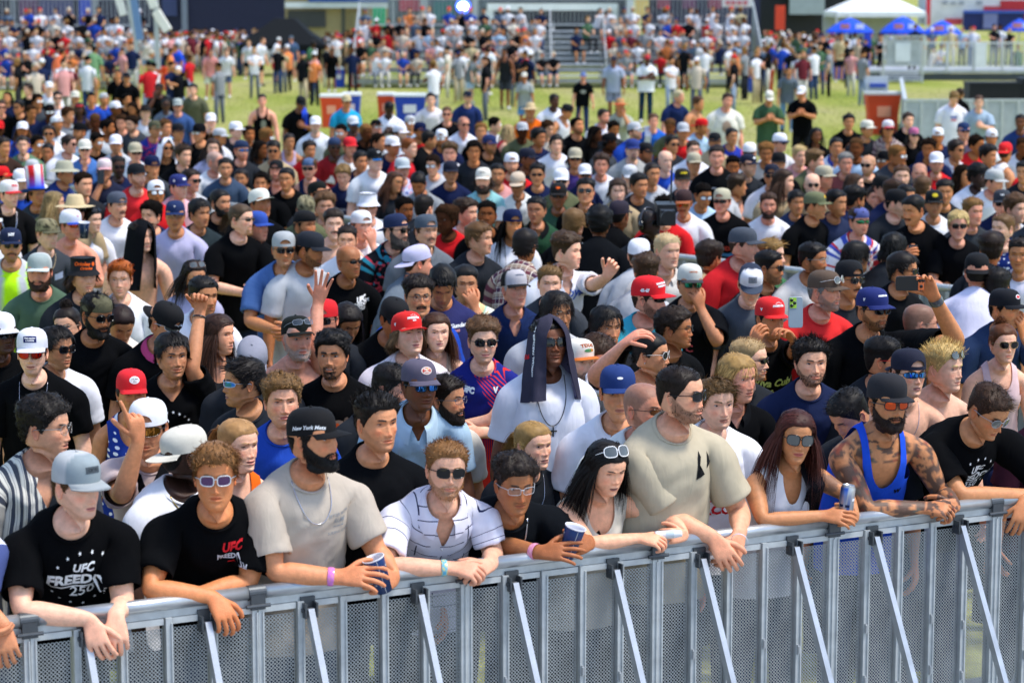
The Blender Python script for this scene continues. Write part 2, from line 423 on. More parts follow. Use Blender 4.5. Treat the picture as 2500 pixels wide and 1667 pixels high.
# ------------------------------------------------------------------ hair
STYLE = {  # sides mm, top mm, strands, length mm, curl, flow (x side sweep, y back/forward, z), width mm
    'crew':  (3, 10, 1.3, 16, .1, (.1, -.35, .35), 2.4), 'fade': (1, 15, 1.0, 24, .15, (.3, -.5, .25), 2.8), 'short': (5, 16, 1.2, 30, .2, (.35, -.6, .12), 2.8),
    'messy': (10, 24, 1.1, 46, .6, (.25, -.5, .3), 4.0), 'fringe': (9, 20, 1.2, 52, .18, (.15, -.95, -.1), 4.0), 'slick': (3, 15, .9, 46, .08, (.1, .9, .1), 3.2),
    'curly': (13, 30, 1.6, 34, 1.9, (0, -.25, .15), 4.2), 'curlytop': (4, 30, 1.5, 34, 1.9, (0, -.35, .2), 4.2), 'afro': (24, 34, 1.6, 26, 2.2, (0, 0, .1), 4.0), 'spike': (4, 22, 1.1, 42, .35, (.15, -.25, .9), 3.4),
    'bowl': (12, 20, 1.2, 60, .1, (.2, -.75, -.35), 4.4), 'mid': (13, 18, 1.7, 85, .4, (.3, .12, -.7), 3.4), 'long': (9, 13, 1.7, 350, .10, (.16, .10, -.9), 5.0), 'longc': (12, 18, 1.7, 330, .42, (.16, .10, -.9), 5.0),
    'tied': (5, 8, .9, 50, .05, (.25, 1, .25), 3.2), 'pony': (5, 8, .9, 50, .05, (.25, 1, .25), 3.2), 'bun': (5, 9, .9, 50, .1, (.2, .9, .5), 3.2), 'side': (5, 19, 1.0, 46, .12, (.9, -.35, .2), 3.6), 'mullet': (9, 15, 1.6, 80, .2, (.25, .45, -.55), 3.0)}
def ribbons(root, d0, L, K, width, curl, grav, rng, push=None, droop=0.0):
    n = len(root); P = [root]; d = nrm(d0); st = (L / K)[:, None]; ph = rng.random(n) * 6.28
    up = nrm(np.cross(d, rng.normal(size=(n, 3)))); up2 = np.cross(d, up)
    for k in range(K):
        a = ph + k * 1.9
        dd = d + curl * (np.cos(a)[:, None] * up + np.sin(a)[:, None] * up2) + grav * k
        p = P[-1] + nrm(dd) * st
        if push is not None: p = push(p)
        P.append(p)
    P = np.stack(P, 1)
    T = nrm(np.gradient(P, axis=1)); side = nrm(np.cross(T, nrm(root - np.array([0, 8, 0]))[:, None, :] + rng.normal(size=(n, 1, 3)) * .25))
    w = width * np.linspace(1, .25, K + 1)[None, :, None] * (.7 + .6 * rng.random((n, 1, 1)))
    V = np.stack([P - side * w, P + side * w], 2).reshape(-1, 3)
    i = np.arange(n)[:, None] * (2 * (K + 1)) + 2 * np.arange(K)[None]; i = i.ravel()
    return V, np.stack([i, i + 1, i + 3, i + 2], 1), np.repeat(np.arange(n), 2 * (K + 1)), np.tile(np.repeat(np.linspace(0, 1, K + 1), 2), n)
def build_hair(hv, th, style, hc, tier, rng, p, hatmask=None, to_world=None):
    """hv: head grid (mm). Returns V (mm), faces, colours."""
    sd, tp, dens, ln, curl, flow, wd = STYLE[style]
    hv = np.concatenate([hv, np.tile(hv[-1].mean(0) + (0, 0, 1.5), (1, hv.shape[1], 1))]); th = np.concatenate([th, th[-1:]])
    r, n = hv.shape[:2]; V = hv.reshape(-1, 3); T = np.degrees(np.abs(th)).reshape(-1)
    low = 6 if style in ('bowl', 'fringe', 'mid', 'long', 'longc', 'messy') else 0
    hl = hairline(th, p.get('rec', 0)).reshape(-1)
    g = V[:, 2] - hl + vnoise(V, .06, 3) * 3
    Nn = nrm(V / np.array([75., 103, 112]) ** 2 * 9000 - np.array([0, 0, 0]))
    top = sstep(25, 70, V[:, 2] + 12 * (T < 60))
    thick = sd + (tp - sd) * top
    amp = .5 if style in ('curly', 'curlytop', 'afro', 'messy') else .36
    q = 1 + amp * vnoise(V, .045 if style != 'afro' else .06, int(rng.integers(99))) + .5 * amp * vnoise(V, .12, int(rng.integers(99)))
    edge = sstep(-2, 12, g)
    Vo = V + Nn * (thick * q * edge * (.8 if tier == 0 else .92) + 1.2)[:, None]
    Vo[:, 2] += 0
    if hatmask is not None: g = np.minimum(g, hatmask(V))
    F = [grid_faces(r, n, True, True)]
    Vc, Fc = clip(Vo, F, g + .01)
    if not len(Vc): Vc = np.zeros((0, 3))
    col = np.ones((len(Vc), 3)) * hc * (.75 + .25 * vnoise(Vc, .08, 5)[:, None]) if len(Vc) else np.zeros((0, 3))
    if style in ('curly', 'curlytop', 'afro', 'crew', 'fade', 'tied', 'pony', 'bun'): col = col * .9
    out = MB()
    if len(Vc): out.add(Vc, Fc, 0, col)
    N = int((1500, 420, 90)[tier] * dens)
    K = 4 if tier == 0 else 3
    if style in ('long', 'longc'): K = 11 if tier == 0 else 7; N = int(N * .8)
    if style in ('mullet', 'mid'): K = 6
    ok = np.where(g > 1.5)[0]
    if len(ok) and N:
        area_w = np.sqrt(np.maximum(1e-3, 1 - (V[ok, 2] / 116) ** 2)); area_w /= area_w.sum()
        area_w = area_w * np.where(T[ok] > 60, 2.2, 1.0); area_w /= area_w.sum()
        idx = ok[rng.choice(len(ok), N, p=area_w)]
        root = V[idx] + Nn[idx] * (thick * q * edge)[idx][:, None] * .7 + rng.normal(size=(N, 3)) * 2.2
        fl = np.tile(np.array(flow, float), (N, 1))
        if style in ('long', 'longc', 'mid', 'tied', 'pony', 'bun'): fl[:, 0] *= np.sign(root[:, 0] + p.get('part', 0))
        elif style not in ('side', 'fringe'): fl[:, 0] = fl[:, 0] * np.where(rng.random(N) < .5, 1, -.4)
        d0 = Nn[idx] * (.12 if style in ('slick', 'tied', 'pony', 'bun', 'long') else .75 if curl > 1 else .42) + fl + rng.normal(size=(N, 3)) * (.16 + .12 * (curl > .3))
        topw = (thick / max(tp, 1))[idx]
        L = ln * (.65 + .5 * rng.random(N)) * (np.clip(topw, .3, 1) if style not in ('long', 'longc', 'mid', 'mullet') else 1)
        P_part = p.get('part', 0)
        if ln > 200:
            fr_ = (root[:, 1] < 0) & (root[:, 2] > 30); d0[fr_] = np.stack([np.sign(root[fr_, 0]) * .9, np.full(fr_.sum(), .55), np.full(fr_.sum(), -.15)], 1) + rng.normal(size=(fr_.sum(), 3)) * .12
        grav = np.array([0, 0, -.03 if ln < 80 else (-.16 if ln < 200 else -.42)])
        def push(pp):
            e = np.array([80., 108, 116]); c = np.array([0, 3, -2])
            qn = np.linalg.norm((pp - c) / e, axis=1); s = np.where(qn < 1, 1 / np.maximum(qn, .2), 1)
            pp = c + (pp - c) * s[:, None]
            if style in ('tied', 'pony', 'bun', 'slick', 'mid', 'bowl', 'mullet', 'long', 'longc'):
                mxq = 1.07 if style in ('tied', 'pony', 'bun', 'slick') else 1.22
                qn = np.linalg.norm((pp - c) / e, axis=1); s = np.where((qn > mxq) & (pp[:, 2] > -20), mxq / np.maximum(qn, .2), 1); pp = c + (pp - c) * s[:, None]
            if ln > 200:
                lowm = pp[:, 2] < -105
                rr = np.linalg.norm(pp[:, :2] - np.array([0, 12]), axis=1); k = np.where(lowm & (rr < 78), 78 / np.maximum(rr, 20), 1)
                pp[:, :2] = np.array([0, 12]) + (pp[:, :2] - np.array([0, 12])) * k[:, None]
                face = (pp[:, 1] < -12) & (np.abs(pp[:, 0]) < 74) & (pp[:, 2] < 52)
                pp[face, 0] = np.sign(pp[face, 0] + .01 + P_part) * (74 + 6 * rng.random(face.sum())); pp[face, 1] = np.maximum(pp[face, 1], -48)
            return pp
        wd2 = wd * (1, 1.7, 2.6)[tier] * .5
        Vr, Fr, ri, tt = ribbons(root, d0, L, K, wd2, curl, grav, rng, push if ln > 40 else None)
        sc = hc * (.6 + 1.1 * rng.random(N) ** 1.6)[:, None]
        cc = sc[ri] * (1 + .35 * tt * p.get('tips', .6))[:, None]
        out.add(Vr, [Fr], 0, cc)
        if style in ('pony', 'bun', 'tied') or p.get('bunat') is not None:
            n2 = int(N * .5); c = np.array(p.get('bunat', (0, 105, 45) if style == 'bun' else (0, 108, 30)), float)
            if style == 'bun':
                bv, bf = blob(c, (32, 32, 30), 10, 8, .16, rng); out.add(bv, bf, 0, hc * .8)
                rt = c + nrm(rng.normal(size=(n2, 3))) * 30
                Vr, Fr, ri, tt = ribbons(rt, np.cross(rt - c, rng.normal(size=(n2, 3))), np.full(n2, 42.), 4, wd2, .5, np.zeros(3), rng)
            else:
                rt = c + rng.normal(size=(n2, 3)) * 7
                Vr, Fr, ri, tt = ribbons(rt, np.tile([0, .7, -.1], (n2, 1)) + rng.normal(size=(n2, 3)) * .12, 190 * (.6 + .5 * rng.random(n2)), 7, wd2, .25, np.array([0, -.05, -.5]), rng)
            out.add(Vr, [Fr], 0, (hc * (.6 + .8 * rng.random(n2))[:, None])[ri])
    return out
def blob(c, r, n=12, k=8, amp=0, rng=None):
    lat = np.linspace(-np.pi / 2, np.pi / 2, k)[:, None]; a = np.arange(n)[None] * 2 * np.pi / n
    P = np.stack([np.cos(lat) * np.cos(a), np.cos(lat) * np.sin(a), np.sin(lat) + 0 * a], -1).reshape(-1, 3)
    if amp: P = P * (1 + amp * vnoise(P, 2.2, 4))[:, None]
    return P * np.asarray(r) + np.asarray(c), [grid_faces(k, n, True)]
def build_beard(hv, th, style, hc, tier, rng, p):
    r, n = hv.shape[:2]; V = hv.reshape(-1, 3); T = th.reshape(-1)
    g = beard_field(V[:, 0], V[:, 2], T, style)
    ln = {'full': 14, 'long': 30, 'short': 5, 'goatee': 7, 'mous': 4, 'strap': 4}[style] * p.get('blen', 1)
    c0 = np.array([0, -10, -50.]); Nn = nrm((V - c0) / np.array([66, 80, 80.]))
    low = sstep(-60, -112, V[:, 2])
    t = ln * (.35 + .65 * low) * sstep(0, 9, g) * (1 + .3 * vnoise(V, .09, 8))
    Vo = V + Nn * (t + .8)[:, None]; Vo[:, 2] -= t * .45 * low
    out = MB(); Vc, Fc = clip(Vo, [grid_faces(r, n, True, True)], g - 3 + 2 * vnoise(V, .16, 12))
    if not len(Vc): return None
    if style in ('full', 'long'): out.add(Vc, Fc, 0, hc * (.75 + .2 * vnoise(Vc, .1, 2)[:, None]))
    N = int((900, 240, 40)[tier] * (1.3 if style in ('full', 'long') else .45)); ok = np.where(g > .5)[0]
    if len(ok):
        idx = ok[rng.integers(0, len(ok), N)]
        root = V[idx] + Nn[idx] * t[idx][:, None] * .6 + rng.normal(size=(N, 3)) * 1.8
        d0 = Nn[idx] * .5 + np.array([0, -.1, -.8]) + rng.normal(size=(N, 3)) * .25
        Vr, Fr, ri, tt = ribbons(root, d0, (5 + ln * .9) * (.5 + .6 * rng.random(N)), 2, (1.1, 2.2, 4)[tier], .3, np.zeros(3), rng)
        out.add(Vr, [Fr], 0, (hc * (.6 + .8 * rng.random(N))[:, None])[ri])
    return out

# ------------------------------------------------------------------ things worn on the head
def cap_mm(tier, kind='cap', back=False, flat=.0, tall=0, arch=True):
    """Baseball cap: list of (name, V, faces); z axis up, peak towards -y."""
    n = (48, 28, 16)[tier]; a = 2 * np.pi * np.arange(n) / n; th = a - np.pi     # column 0 at the back
    prof = [(1.0, 0), (1.005, .18), (1.0, .36), (.965, .54), (.88, .72), (.74, .86), (.52, .95), (.26, .99), (.05, 1.0)]
    front = np.cos(th) * .5 + .5
    zb = 12 + 16 * front; top = 124 + tall
    rings = []
    for r, h in prof:
        rr = r + .07 * (tall > 4) * np.clip(np.cos(th), 0, 1) * np.interp(h, [0, .5, .8, 1], [0, .6, 1, 0])
        seam = 1 - .012 * np.abs(np.sin(3 * th)) ** 8 * (0 < h < .97)
        z = zb + (top - zb) * h
        rings.append(np.stack([rr * seam * 83 * np.sin(th), -rr * seam * np.where(np.cos(th) > 0, 103, 110) * np.cos(th) + 3, z], 1))
    V = np.concatenate(rings); k = len(prof)
    V = np.vstack([V, [[0, 3, top + 1]]]); j = np.arange(n)
    F = [grid_faces(k, n, True, True), np.stack([(k - 1) * n + (j + 1) % n, (k - 1) * n + j, np.full(n, k * n)], 1)]
    out = []
    if back and arch:
        # the opening above the strap, at the rear of the cap (turned to the forehead)
        g = np.hypot(V[:, 0] / 40, (V[:, 2] - 30) / 32) - 1; g = np.where((V[:, 1] > 20), np.maximum(g, 22 - V[:, 2]), 1)
        V, F = clip(V, F, g)
    out.append(('crown', V, F))
    m, kk = (17, 11, 7)[tier], 5
    t = np.radians(np.linspace(-64, 64, m)); rows = []
    for s in np.linspace(0, 1, kk):
        x0, y0 = 84 * np.sin(t), -104 * np.cos(t) + 3
        ln = 74 * np.sqrt(np.clip(np.cos(t * 1.33), 0.0, 1)) + 2
        x = x0 * (1 + .10 * s * (1 - np.abs(t) / 1.2)); y = y0 - ln * s
        z = 12 + 16 * (np.cos(t) * .5 + .5) - (1 - flat) * 13 * (x / 84) ** 2 * s - 9 * s * s + 1.5
        rows.append(np.stack([x, y, z], 1))
    B = np.concatenate(rows); nb = len(B); B2 = B - (0, 0, 3)
    Fb = np.concatenate([grid_faces(kk, m), grid_faces(kk, m, False, True) + nb])
    e = np.concatenate([np.arange(m) + (kk - 1) * m]); rim = np.stack([e[:-1], e[:-1] + nb, e[1:] + nb, e[1:]], 1)
    out.append(('visor', np.vstack([B, B2]), [np.concatenate([Fb, rim])]))
    bv, bf = blob((0, 3, top + 2), (7, 7, 4), 8, 5); out.append(('button', bv, bf))
    if back: out = [(nm, v * np.array([-1, -1, 1]), f) for nm, v, f in out]
    return out
def brimhat_mm(tier, kind):
    n = (40, 26, 16)[tier]; a = 2 * np.pi * np.arange(n) / n
    P = {'bucket': [(1.0, 118, 0), (.985, 118, 0), (.96, 95, 0), (1.0, 40, 0), (1.06, 30, 0), (1.32, 5, .0), (1.34, 2, 0)],
         'wide': [(.2, 128, 0), (.7, 124, 0), (.9, 100, 0), (1.0, 45, 0), (1.06, 34, 0), (1.45, 24, .0), (1.8, 10, 0)],
         'straw': [(.2, 132, 0), (.66, 130, 0), (.82, 112, 0), (1.0, 48, 0), (1.05, 36, 0), (1.6, 32, 0), (2.1, 26, 0)],
         'cowboy': [(.25, 118, 0), (.62, 136, 0), (.85, 122, 0), (1.0, 45, 0), (1.06, 32, 0), (1.5, 34, .5), (1.95, 42, 1)],
         'tophat': [(.3, 300, 0), (1.1, 300, 0), (1.06, 200, 0), (1.02, 60, 0), (1.08, 38, 0), (1.5, 30, 0), (1.9, 40, .6)]}[kind]
    V = []
    for r, z, c in P:
        V.append(np.stack([84 * r * np.sin(a), 106 * r * np.cos(a) * (1 if r < 1.2 else .93) + 3, z + c * 30 * np.sin(a) ** 2 + 2 * np.cos(2 * a) * (r > 1.2) + (3 * np.sin(3 * a + 1) if r > 1.3 else 0)], 1))
    V = np.concatenate(V); k = len(P); V = np.vstack([V, [[0, 3, P[0][1] - (8 if kind == 'cowboy' else 0)]]]); j = np.arange(n)
    F = [grid_faces(k, n, True, False), np.stack([j, (j + 1) % n, np.full(n, k * n)], 1)[:, ::-1] if False else np.stack([(j + 1) % n, j, np.full(n, k * n)], 1)]
    cut = 4
    return [('crown', V, [F[0][:n * cut], F[1]]), ('brim', V[n * (cut - 0):n * k], [grid_faces(k - cut, n, True, False)])]
CLEAR = [False]
def glasses_mm(style, tier, z=0, tilt=0):
    """Spectacles: lenses, rims with bridge, temples."""
    lens, rim = MB(), MB(); n = (20, 12, 8)[tier]; a = 2 * np.pi * np.arange(n) / n
    hw, hh, ex, cx = {'way': (26, 20, 3.2, 33), 'rect': (27, 16, 3.6, 33), 'round': (23, 22, 2.1, 31), 'avi': (28, 23, 2.5, 34), 'big': (30, 26, 2.9, 35), 'shield': (34, 21, 2.8, 33), 'wrap': (32, 15, 2.6, 34), 'narrow': (26, 13, 2.6, 32)}[style]
    c, s = np.cos(a), np.sin(a)
    ox = hw * np.sign(c) * np.abs(c) ** (2 / ex); oz = hh * np.sign(s) * np.abs(s) ** (2 / ex)
    if style in ('avi', 'way', 'big'): oz = np.where(s < 0, oz * (1 - .12 * c), oz)
    wrapk = {'shield': .0105, 'wrap': .0095}.get(style, .0042)
    yf = lambda x: -106 + wrapk * x * x
    for sd in (-1, 1):
        if style == 'shield' and sd > 0: pass
        x = sd * cx + sd * ox
        P = np.stack([x, yf(x), oz - 3], 1); ctr = np.array([[sd * cx, yf(cx) - 1.5, -3.]])
        mid = ctr + (P - ctr) * .6; mid[:, 1] = yf(mid[:, 0]) - 1.0
        V = np.vstack([P, mid, ctr]); j = np.arange(n); j2 = (j + 1) % n
        fo = [np.stack([j, j2, n + j2, n + j], 1), np.stack([n + j, n + j2, np.full(n, 2 * n)], 1)]
        lens.add(V, fo if sd < 0 else [f[:, ::-1] for f in fo])
        th = 1.0 if CLEAR[0] else {'way': 2.6, 'rect': 2.4, 'big': 2.4, 'shield': 1.6, 'wrap': 1.8}.get(style, 1.3)
        if tier < 2:
            Pc = np.vstack([P, P[:2]]) - (0, .5, 0); tv, tf = tube(Pc, th, 5, False, up=(0, 1, 0)); rim.add(tv, tf)
        e = sd * (cx + hw)
        rim.tube([(e, yf(e), 2), (e + sd * 2, yf(e) + 8, 3), (sd * 80, -40, 3), (sd * 80, 8, 1), (sd * 78, 26, -8)], 2.2 if th > 2 else 1.5, 5)
    rim.tube([(-cx + hw - 2, yf(8), 2), (0, yf(0) - 1, 4), (cx - hw + 2, yf(8), 2)], 2.2, 5)
    R = rot(0, tilt)
    for b in (lens, rim): b.v = [v @ R.T + (0, 0, z) for v in b.v]
    return lens, rim
def eye_mm(side, surf_y, p, skin, tier):
    """Eyeball front with iris, upper lid and lashes."""
    nu, nv = (13, 7) if tier == 0 else (9, 5)
    u = np.linspace(-1, 1, nu)[None]; v = np.linspace(-1, 1, nv)[:, None]; op = p.get('eyeopen', .92)
    hu = 6.2 * op * (1 - u * u) ** .6; hd = 4.6 * op * (1 - u * u) ** .7
    x = 14.2 * u + 0 * v; z = np.where(v > 0, v * hu, v * hd) + .8 * u * side; y = surf_y - 4.2 + 5 * u * u + 1.6 * v * v
    gz = p.get('gaze', 0) * 3
    d = np.hypot(x - gz, z * 1.0)
    col = np.ones(x.shape + (3,)) * np.array([.50, .46, .43])
    ir = np.array(p.get('iris', (.05, .028, .014)))
    col[d < 6.0] = ir; col[d < 2.6] = .004
    V = np.stack([x, y + 0 * z, z], -1).reshape(-1, 3); m = MB()
    m.add(V, [grid_faces(nv, nu)], 0, col.reshape(-1, 3))
    up = np.stack([13.6 * u[0], surf_y - 5.2 + 5 * u[0] ** 2, hu[0] + .4 + .8 * u[0] * side], 1)
    tv, tf = tube(up, np.interp(u[0], [-1, 0, 1], [.8, 1.6, .8]) * p.get('lash', 1), 5); m.add(tv, tf, 1, np.array([.012, .009, .008]) + skin * .05)
    up2 = up + np.array([0, .8, 2.4 * 1.0]); tv, tf = tube(up2, np.interp(u[0], [-1, 0, 1], [.8, 2.6, .8]), 6); m.add(tv, tf, 1, skin * np.array([.9, .82, .8]))
    dn = np.stack([13.2 * u[0], surf_y - 3.6 + 5 * u[0] ** 2, -hd[0] - 1.0 + .8 * u[0] * side], 1); tv, tf = tube(dn, np.interp(u[0], [-1, 0, 1], [.7, 1.6, .7]), 5); m.add(tv, tf, 1, skin * np.array([.95, .85, .83]))
    m.v = [q + np.array([side * 31.5, 0, -.5]) for q in m.v]
    return m
# ------------------------------------------------------------------ bodies
# t along the spine (0 hip joint, 1 neck base), half width, half depth, forward shift (metres at 1.77 m)
TORSO = np.array([(-.12, .158, .118, 0), (0, .172, .125, 0), (.16, .162, .120, .004), (.32, .150, .110, .006), (.48, .156, .116, .008), (.62, .164, .124, .008),
                  (.72, .156, .122, .004), (.80, .154, .115, 0), (.88, .146, .100, -.006), (.95, .122, .080, -.012), (.99, .086, .072, -.012), (1.03, .067, .067, -.008), (1.10, .060, .063, 0)])
TORSO[:, 1] *= np.interp(TORSO[:, 0], [0, .3, .9, 1], [.95, .95, .93, 1]); TORSO_F = TORSO.copy(); TORSO_F[:, 1] *= np.array([1.04, 1.03, .96, .86, .86, .88, .89, .89, .89, .90, .88, .86, .84]); TORSO_F[:, 2] *= .9
ARM = np.array([(.10, .064), (.30, .060), (.55, .050), (.82, .044), (1.0, .042), (1.18, .045), (1.42, .042), (1.75, .033), (1.97, .028)])
CURL = {'relax': (22, 34, 22), 'flat': (4, 6, 4), 'fist': (72, 95, 60), 'grip': (48, 52, 30), 'hang': (38, 40, 24), 'clasp': (55, 62, 35), 'wave': (4, 8, 6), 'point': (70, 90, 55), 'half': (35, 60, 40)}

def two_bone(S, W, l1, l2, pole):
    d = W - S; L = np.linalg.norm(d); mx = (l1 + l2) * .995
    if L > mx: W = S + d / L * mx; L = mx; d = W - S
    if L < abs(l1 - l2) * 1.1: L = abs(l1 - l2) * 1.1
    u = d / np.linalg.norm(d); a = (l1 * l1 - l2 * l2 + L * L) / (2 * L); h = math.sqrt(max(l1 * l1 - a * a, 0))
    p = np.asarray(pole, float); p = p - u * (p @ u)
    return S + u * a + nrm(p) * h, W

class Body:
    """Frames of one posed person; all lengths in metres, world space."""
    def __init__(b, E, yaw, H, fem=0, fat=0.0, lean_dir=None, head=(0, 0, 0), shoulders=1.0, hipshift=None):
        k = H / 1.77; b.k, b.H, b.fem, b.fat, b.yaw = k, H, fem, fat, yaw
        R = rot(yaw); b.S, b.Fw, b.up = R[:, 0], -R[:, 1], R[:, 2]
        b.hs = (.975 if not fem else .935) * k ** .35
        b.HR = rot(*head); b.E = E
        L = .335 * H
        nb = E + (b.HR @ np.array([0, .026, -.128]) + np.array([0, 0, -.034]) - b.Fw * .012) * b.hs
        b.nb = nb
        hz = .525 * H; dz = min(nb[2] - hz, L * .999); back = math.sqrt(max(L * L - dz * dz, 0))
        ld = b.Fw if lean_dir is None else lean_dir
        b.pel = np.array([nb[0], nb[1], nb[2] - dz]) - ld * (back * 1.0) - b.Fw * .0
        if hipshift is not None: b.pel = b.pel + hipshift
        b.base = np.array([b.pel[0], b.pel[1], 0.0])
        c1 = b.pel + np.array([0, 0, L * .45]) ; c2 = nb - nrm(nb - c1) * 0 - (nb - b.pel) * .25 - b.Fw * .02
        b.ctrl = (b.pel, c1, c2, nb)
        b.tw = (.176 if not fem else .154) * k * shoulders * (1 + .10 * fat)
        sc, T, F = b.frame(.815)
        b.sh = {s: sc + b.S * b.tw * s - F * .012 for s in (1, -1)}
        b.arms = {}
    def frame(b, t):
        P0, P1, P2, P3 = b.ctrl
        def pt(t): return P0 * (1 - t) ** 3 + 3 * P1 * t * (1 - t) ** 2 + 3 * P2 * t * t * (1 - t) + P3 * t ** 3
        if t <= 1:
            tt = max(t, 0); c = pt(tt); e = 1e-3; T = nrm(pt(tt + e) - pt(tt - e))
            if t < 0: c = c + nrm(np.array([0, 0, 1.0])) * t * .335 * b.H; T = np.array([0, 0, 1.0])
        else:
            T = nrm(pt(1.0) - pt(.999)); hd = b.E + b.HR @ np.array([0, .012, -.10]) * b.hs
            c = b.nb + (hd - b.nb) * min((t - 1) * 2.6, 1); T = nrm(T + nrm(hd - b.nb))
        F = nrm(b.Fw - T * (b.Fw @ T))
        return c, T, F
    def torso_cage(b, infl=0.0, rows=None, table=None, tilt=1.0):
        tab = TORSO_F if b.fem else TORSO
        k = b.k; out = []
        ts = tab[:, 0] if rows is None else np.asarray(rows)
        a = 2 * np.pi * np.arange(16) / 16
        belly = b.fat
        for i, t in enumerate(ts):
            A, B, sh = (np.interp(t, tab[:, 0], tab[:, j]) * k for j in (1, 2, 3))
            fm = belly * np.interp(t, [-.1, .1, .3, .5, .72, .95, 1.1], [.10, .2, .30, .24, .14, .08, .10])
            A, B, sh = A * (1 + fm), B * (1 + fm * 1.35), sh + B * fm * .3
            inf = infl if np.isscalar(infl) else infl[i]
            A, B = A + inf, B + inf
            c, T, F = b.frame(t)
            fr = np.cos(a - np.pi)
            tl = np.interp(t, [.72, .90, .99, 1.03, 1.10], [0, .010, .028, .034, .016]) * k * tilt
            n = 2.3 if t < .9 else 2.0
            ca, sa = np.sign(np.cos(a)) * np.abs(np.cos(a)) ** (2 / n), np.sign(np.sin(a)) * np.abs(np.sin(a)) ** (2 / n)
            P = c + (A * sa)[:, None] * b.S - (B * ca)[:, None] * F + F * sh - T * (tl * fr)[:, None]
            out.append(np.column_stack([P, np.full(16, t), A * sa, -ca, np.zeros(16), np.zeros(16)]))
        return np.array(out)         # rows, 16, 8: x y z t side front armt hand
    def set_arm(b, s, W, pole=None, ef=None, en=None, curl='relax', elbow=None, spread=6, thumb=.4):
        k = b.k; l1, l2 = .295 * k * (.94 if b.fem else 1), .255 * k * (.94 if b.fem else 1)
        S = b.sh[s]
        if elbow is not None:
            El, Wr = np.asarray(elbow, float), np.asarray(W, float)
        else:
            pole = (b.S * s * .55 - b.up * .8 - b.Fw * .35) if pole is None else np.asarray(pole, float)
            El, Wr = two_bone(S, np.asarray(W, float), l1, l2, pole)
        fd = nrm(Wr - El)
        ef = fd if ef is None else nrm(np.asarray(ef, float))
        en = (b.S * s) if en is None else np.asarray(en, float)
        en = nrm(en - ef * (en @ ef))
        es = np.cross(ef, en) * s
        b.arms[s] = dict(S=S, El=El, Wr=Wr, ef=ef, en=en, es=nrm(es), curl=curl, spread=spread, thumb=thumb)
    def arm_rings(b, s, table, sx=1.0, infl=None):
        A = b.arms[s]; S, El, Wr = A['S'], A['El'], A['Wr']
        u, l = nrm(El - S), nrm(Wr - El); bis = nrm(u + l)
        Ts, Cs = [], []
        for i, (t, r) in enumerate(table):
            c = S + (El - S) * t if t <= 1 else El + (Wr - El) * (t - 1)
            T = u if t < .9 else (l if t > 1.1 else bis)
            if t < .35:
                lat = b.S * s; q = np.interp(t, [.08, .35], [.75, .1]) * max(0., 1 - max(0., float(u @ lat)))
                T = nrm(u + lat * q); c = c + lat * .012 * q * b.k
            if t > 1.9: T = nrm(l + A['ef'])
            Ts.append(T); Cs.append(c)
        e = A['es']; E = [None] * len(table); prev = A['ef']
        for i in range(len(table) - 1, -1, -1):
            e = nrm(e - Ts[i] * (e @ Ts[i])); E[i] = e
        out = []
        al = np.radians([18, 54, 90, 126, 162, -162, -126, -90, -54, -18])
        sg = 1.0
        for i, (t, r) in enumerate(table):
            n = np.cross(Ts[i], E[i]) * (1 if np.cross(A['ef'], A['es']) @ A['en'] > 0 else -1)
            fl = np.interp(t, [1.5, 1.95], [1, .74]); wd = np.interp(t, [1.5, 1.95], [1, 1.14])
            fat = 1 + .22 * b.fat * np.interp(t, [0, 1, 1.9], [1.2, 1, .4])
            rr = r * b.k * (.88 if b.fem else 1.06) * fat * sx + (0 if infl is None else infl[i])
            P = Cs[i] + rr * (np.cos(al)[:, None] * wd * E[i] + np.sin(al)[:, None] * fl * n)
            out.append(np.column_stack([P, np.full(10, .84), np.full(10, s * .2), np.zeros(10), np.full(10, s * (t + .001)), np.zeros(10)]))
        return np.array(out)
    def cage(b, tor, arms, hand=0):
        """Join torso rows and arm rings (dict side -> rings or None) into one quad cage with an open neck."""
        nr = len(tor); V = [tor.reshape(-1, 8)]; n = nr * 16
        F = grid_faces(nr, 16, True, True)
        ts = tor[:, 0, 3]; iA = int(np.argmin(np.abs(ts - .72))); rowsq = [iA, iA + 1, iA + 2, iA + 3]
        kill = set()
        Fl = []
        for s, c in ((1, 4), (-1, 12)):
            if arms.get(s) is None: continue
            for r in rowsq[:3]:
                for q in (c - 1, c): kill.add(r * 16 + q)
        keep = [i for i in range(len(F)) if i not in kill]; Fl.append(F[keep])
        for s, c in ((1, 4), (-1, 12)):
            R = arms.get(s)
            if R is None: continue
            A, B_, C, D = rowsq; id_ = lambda r, q: r * 16 + q
            loop = [id_(A, c - 1), id_(A, c), id_(A, c + 1), id_(B_, c + 1), id_(C, c + 1), id_(D, c + 1), id_(D, c), id_(D, c - 1), id_(C, c - 1), id_(B_, c - 1)]
            LV = V[0][loop][:, :3]; best = None; pick = getattr(b, 'pick', {}).get(s)
            for dr in (1, -1):
                for sh in range(10):
                    if pick and pick != (dr, sh): continue
                    o = [loop[(sh + dr * j) % 10] for j in range(10)]
                    d = ((V[0][o][:, :3] - R[0][:, :3]) ** 2).sum()
                    if best is None or d < best[0]: best = (d, o); got = (dr, sh)
            b.__dict__.setdefault('pick', {})[s] = got
            nr2 = len(R); base = n; V.append(R.reshape(-1, 8)); n += nr2 * 10
            o = np.array(best[1]); TF = Fl[0]; fl = bool((((TF == o[0]) & (np.roll(TF, -1, 1) == o[1])).any()))
            j = np.arange(10); j2 = (j + 1) % 10
            br = np.stack([o[j], o[j2], base + j2, base + j], 1)
            G = grid_faces(nr2, 10, True) + base
            Fl.append(br[:, ::-1] if fl else br); Fl.append(G[:, ::-1] if fl else G)
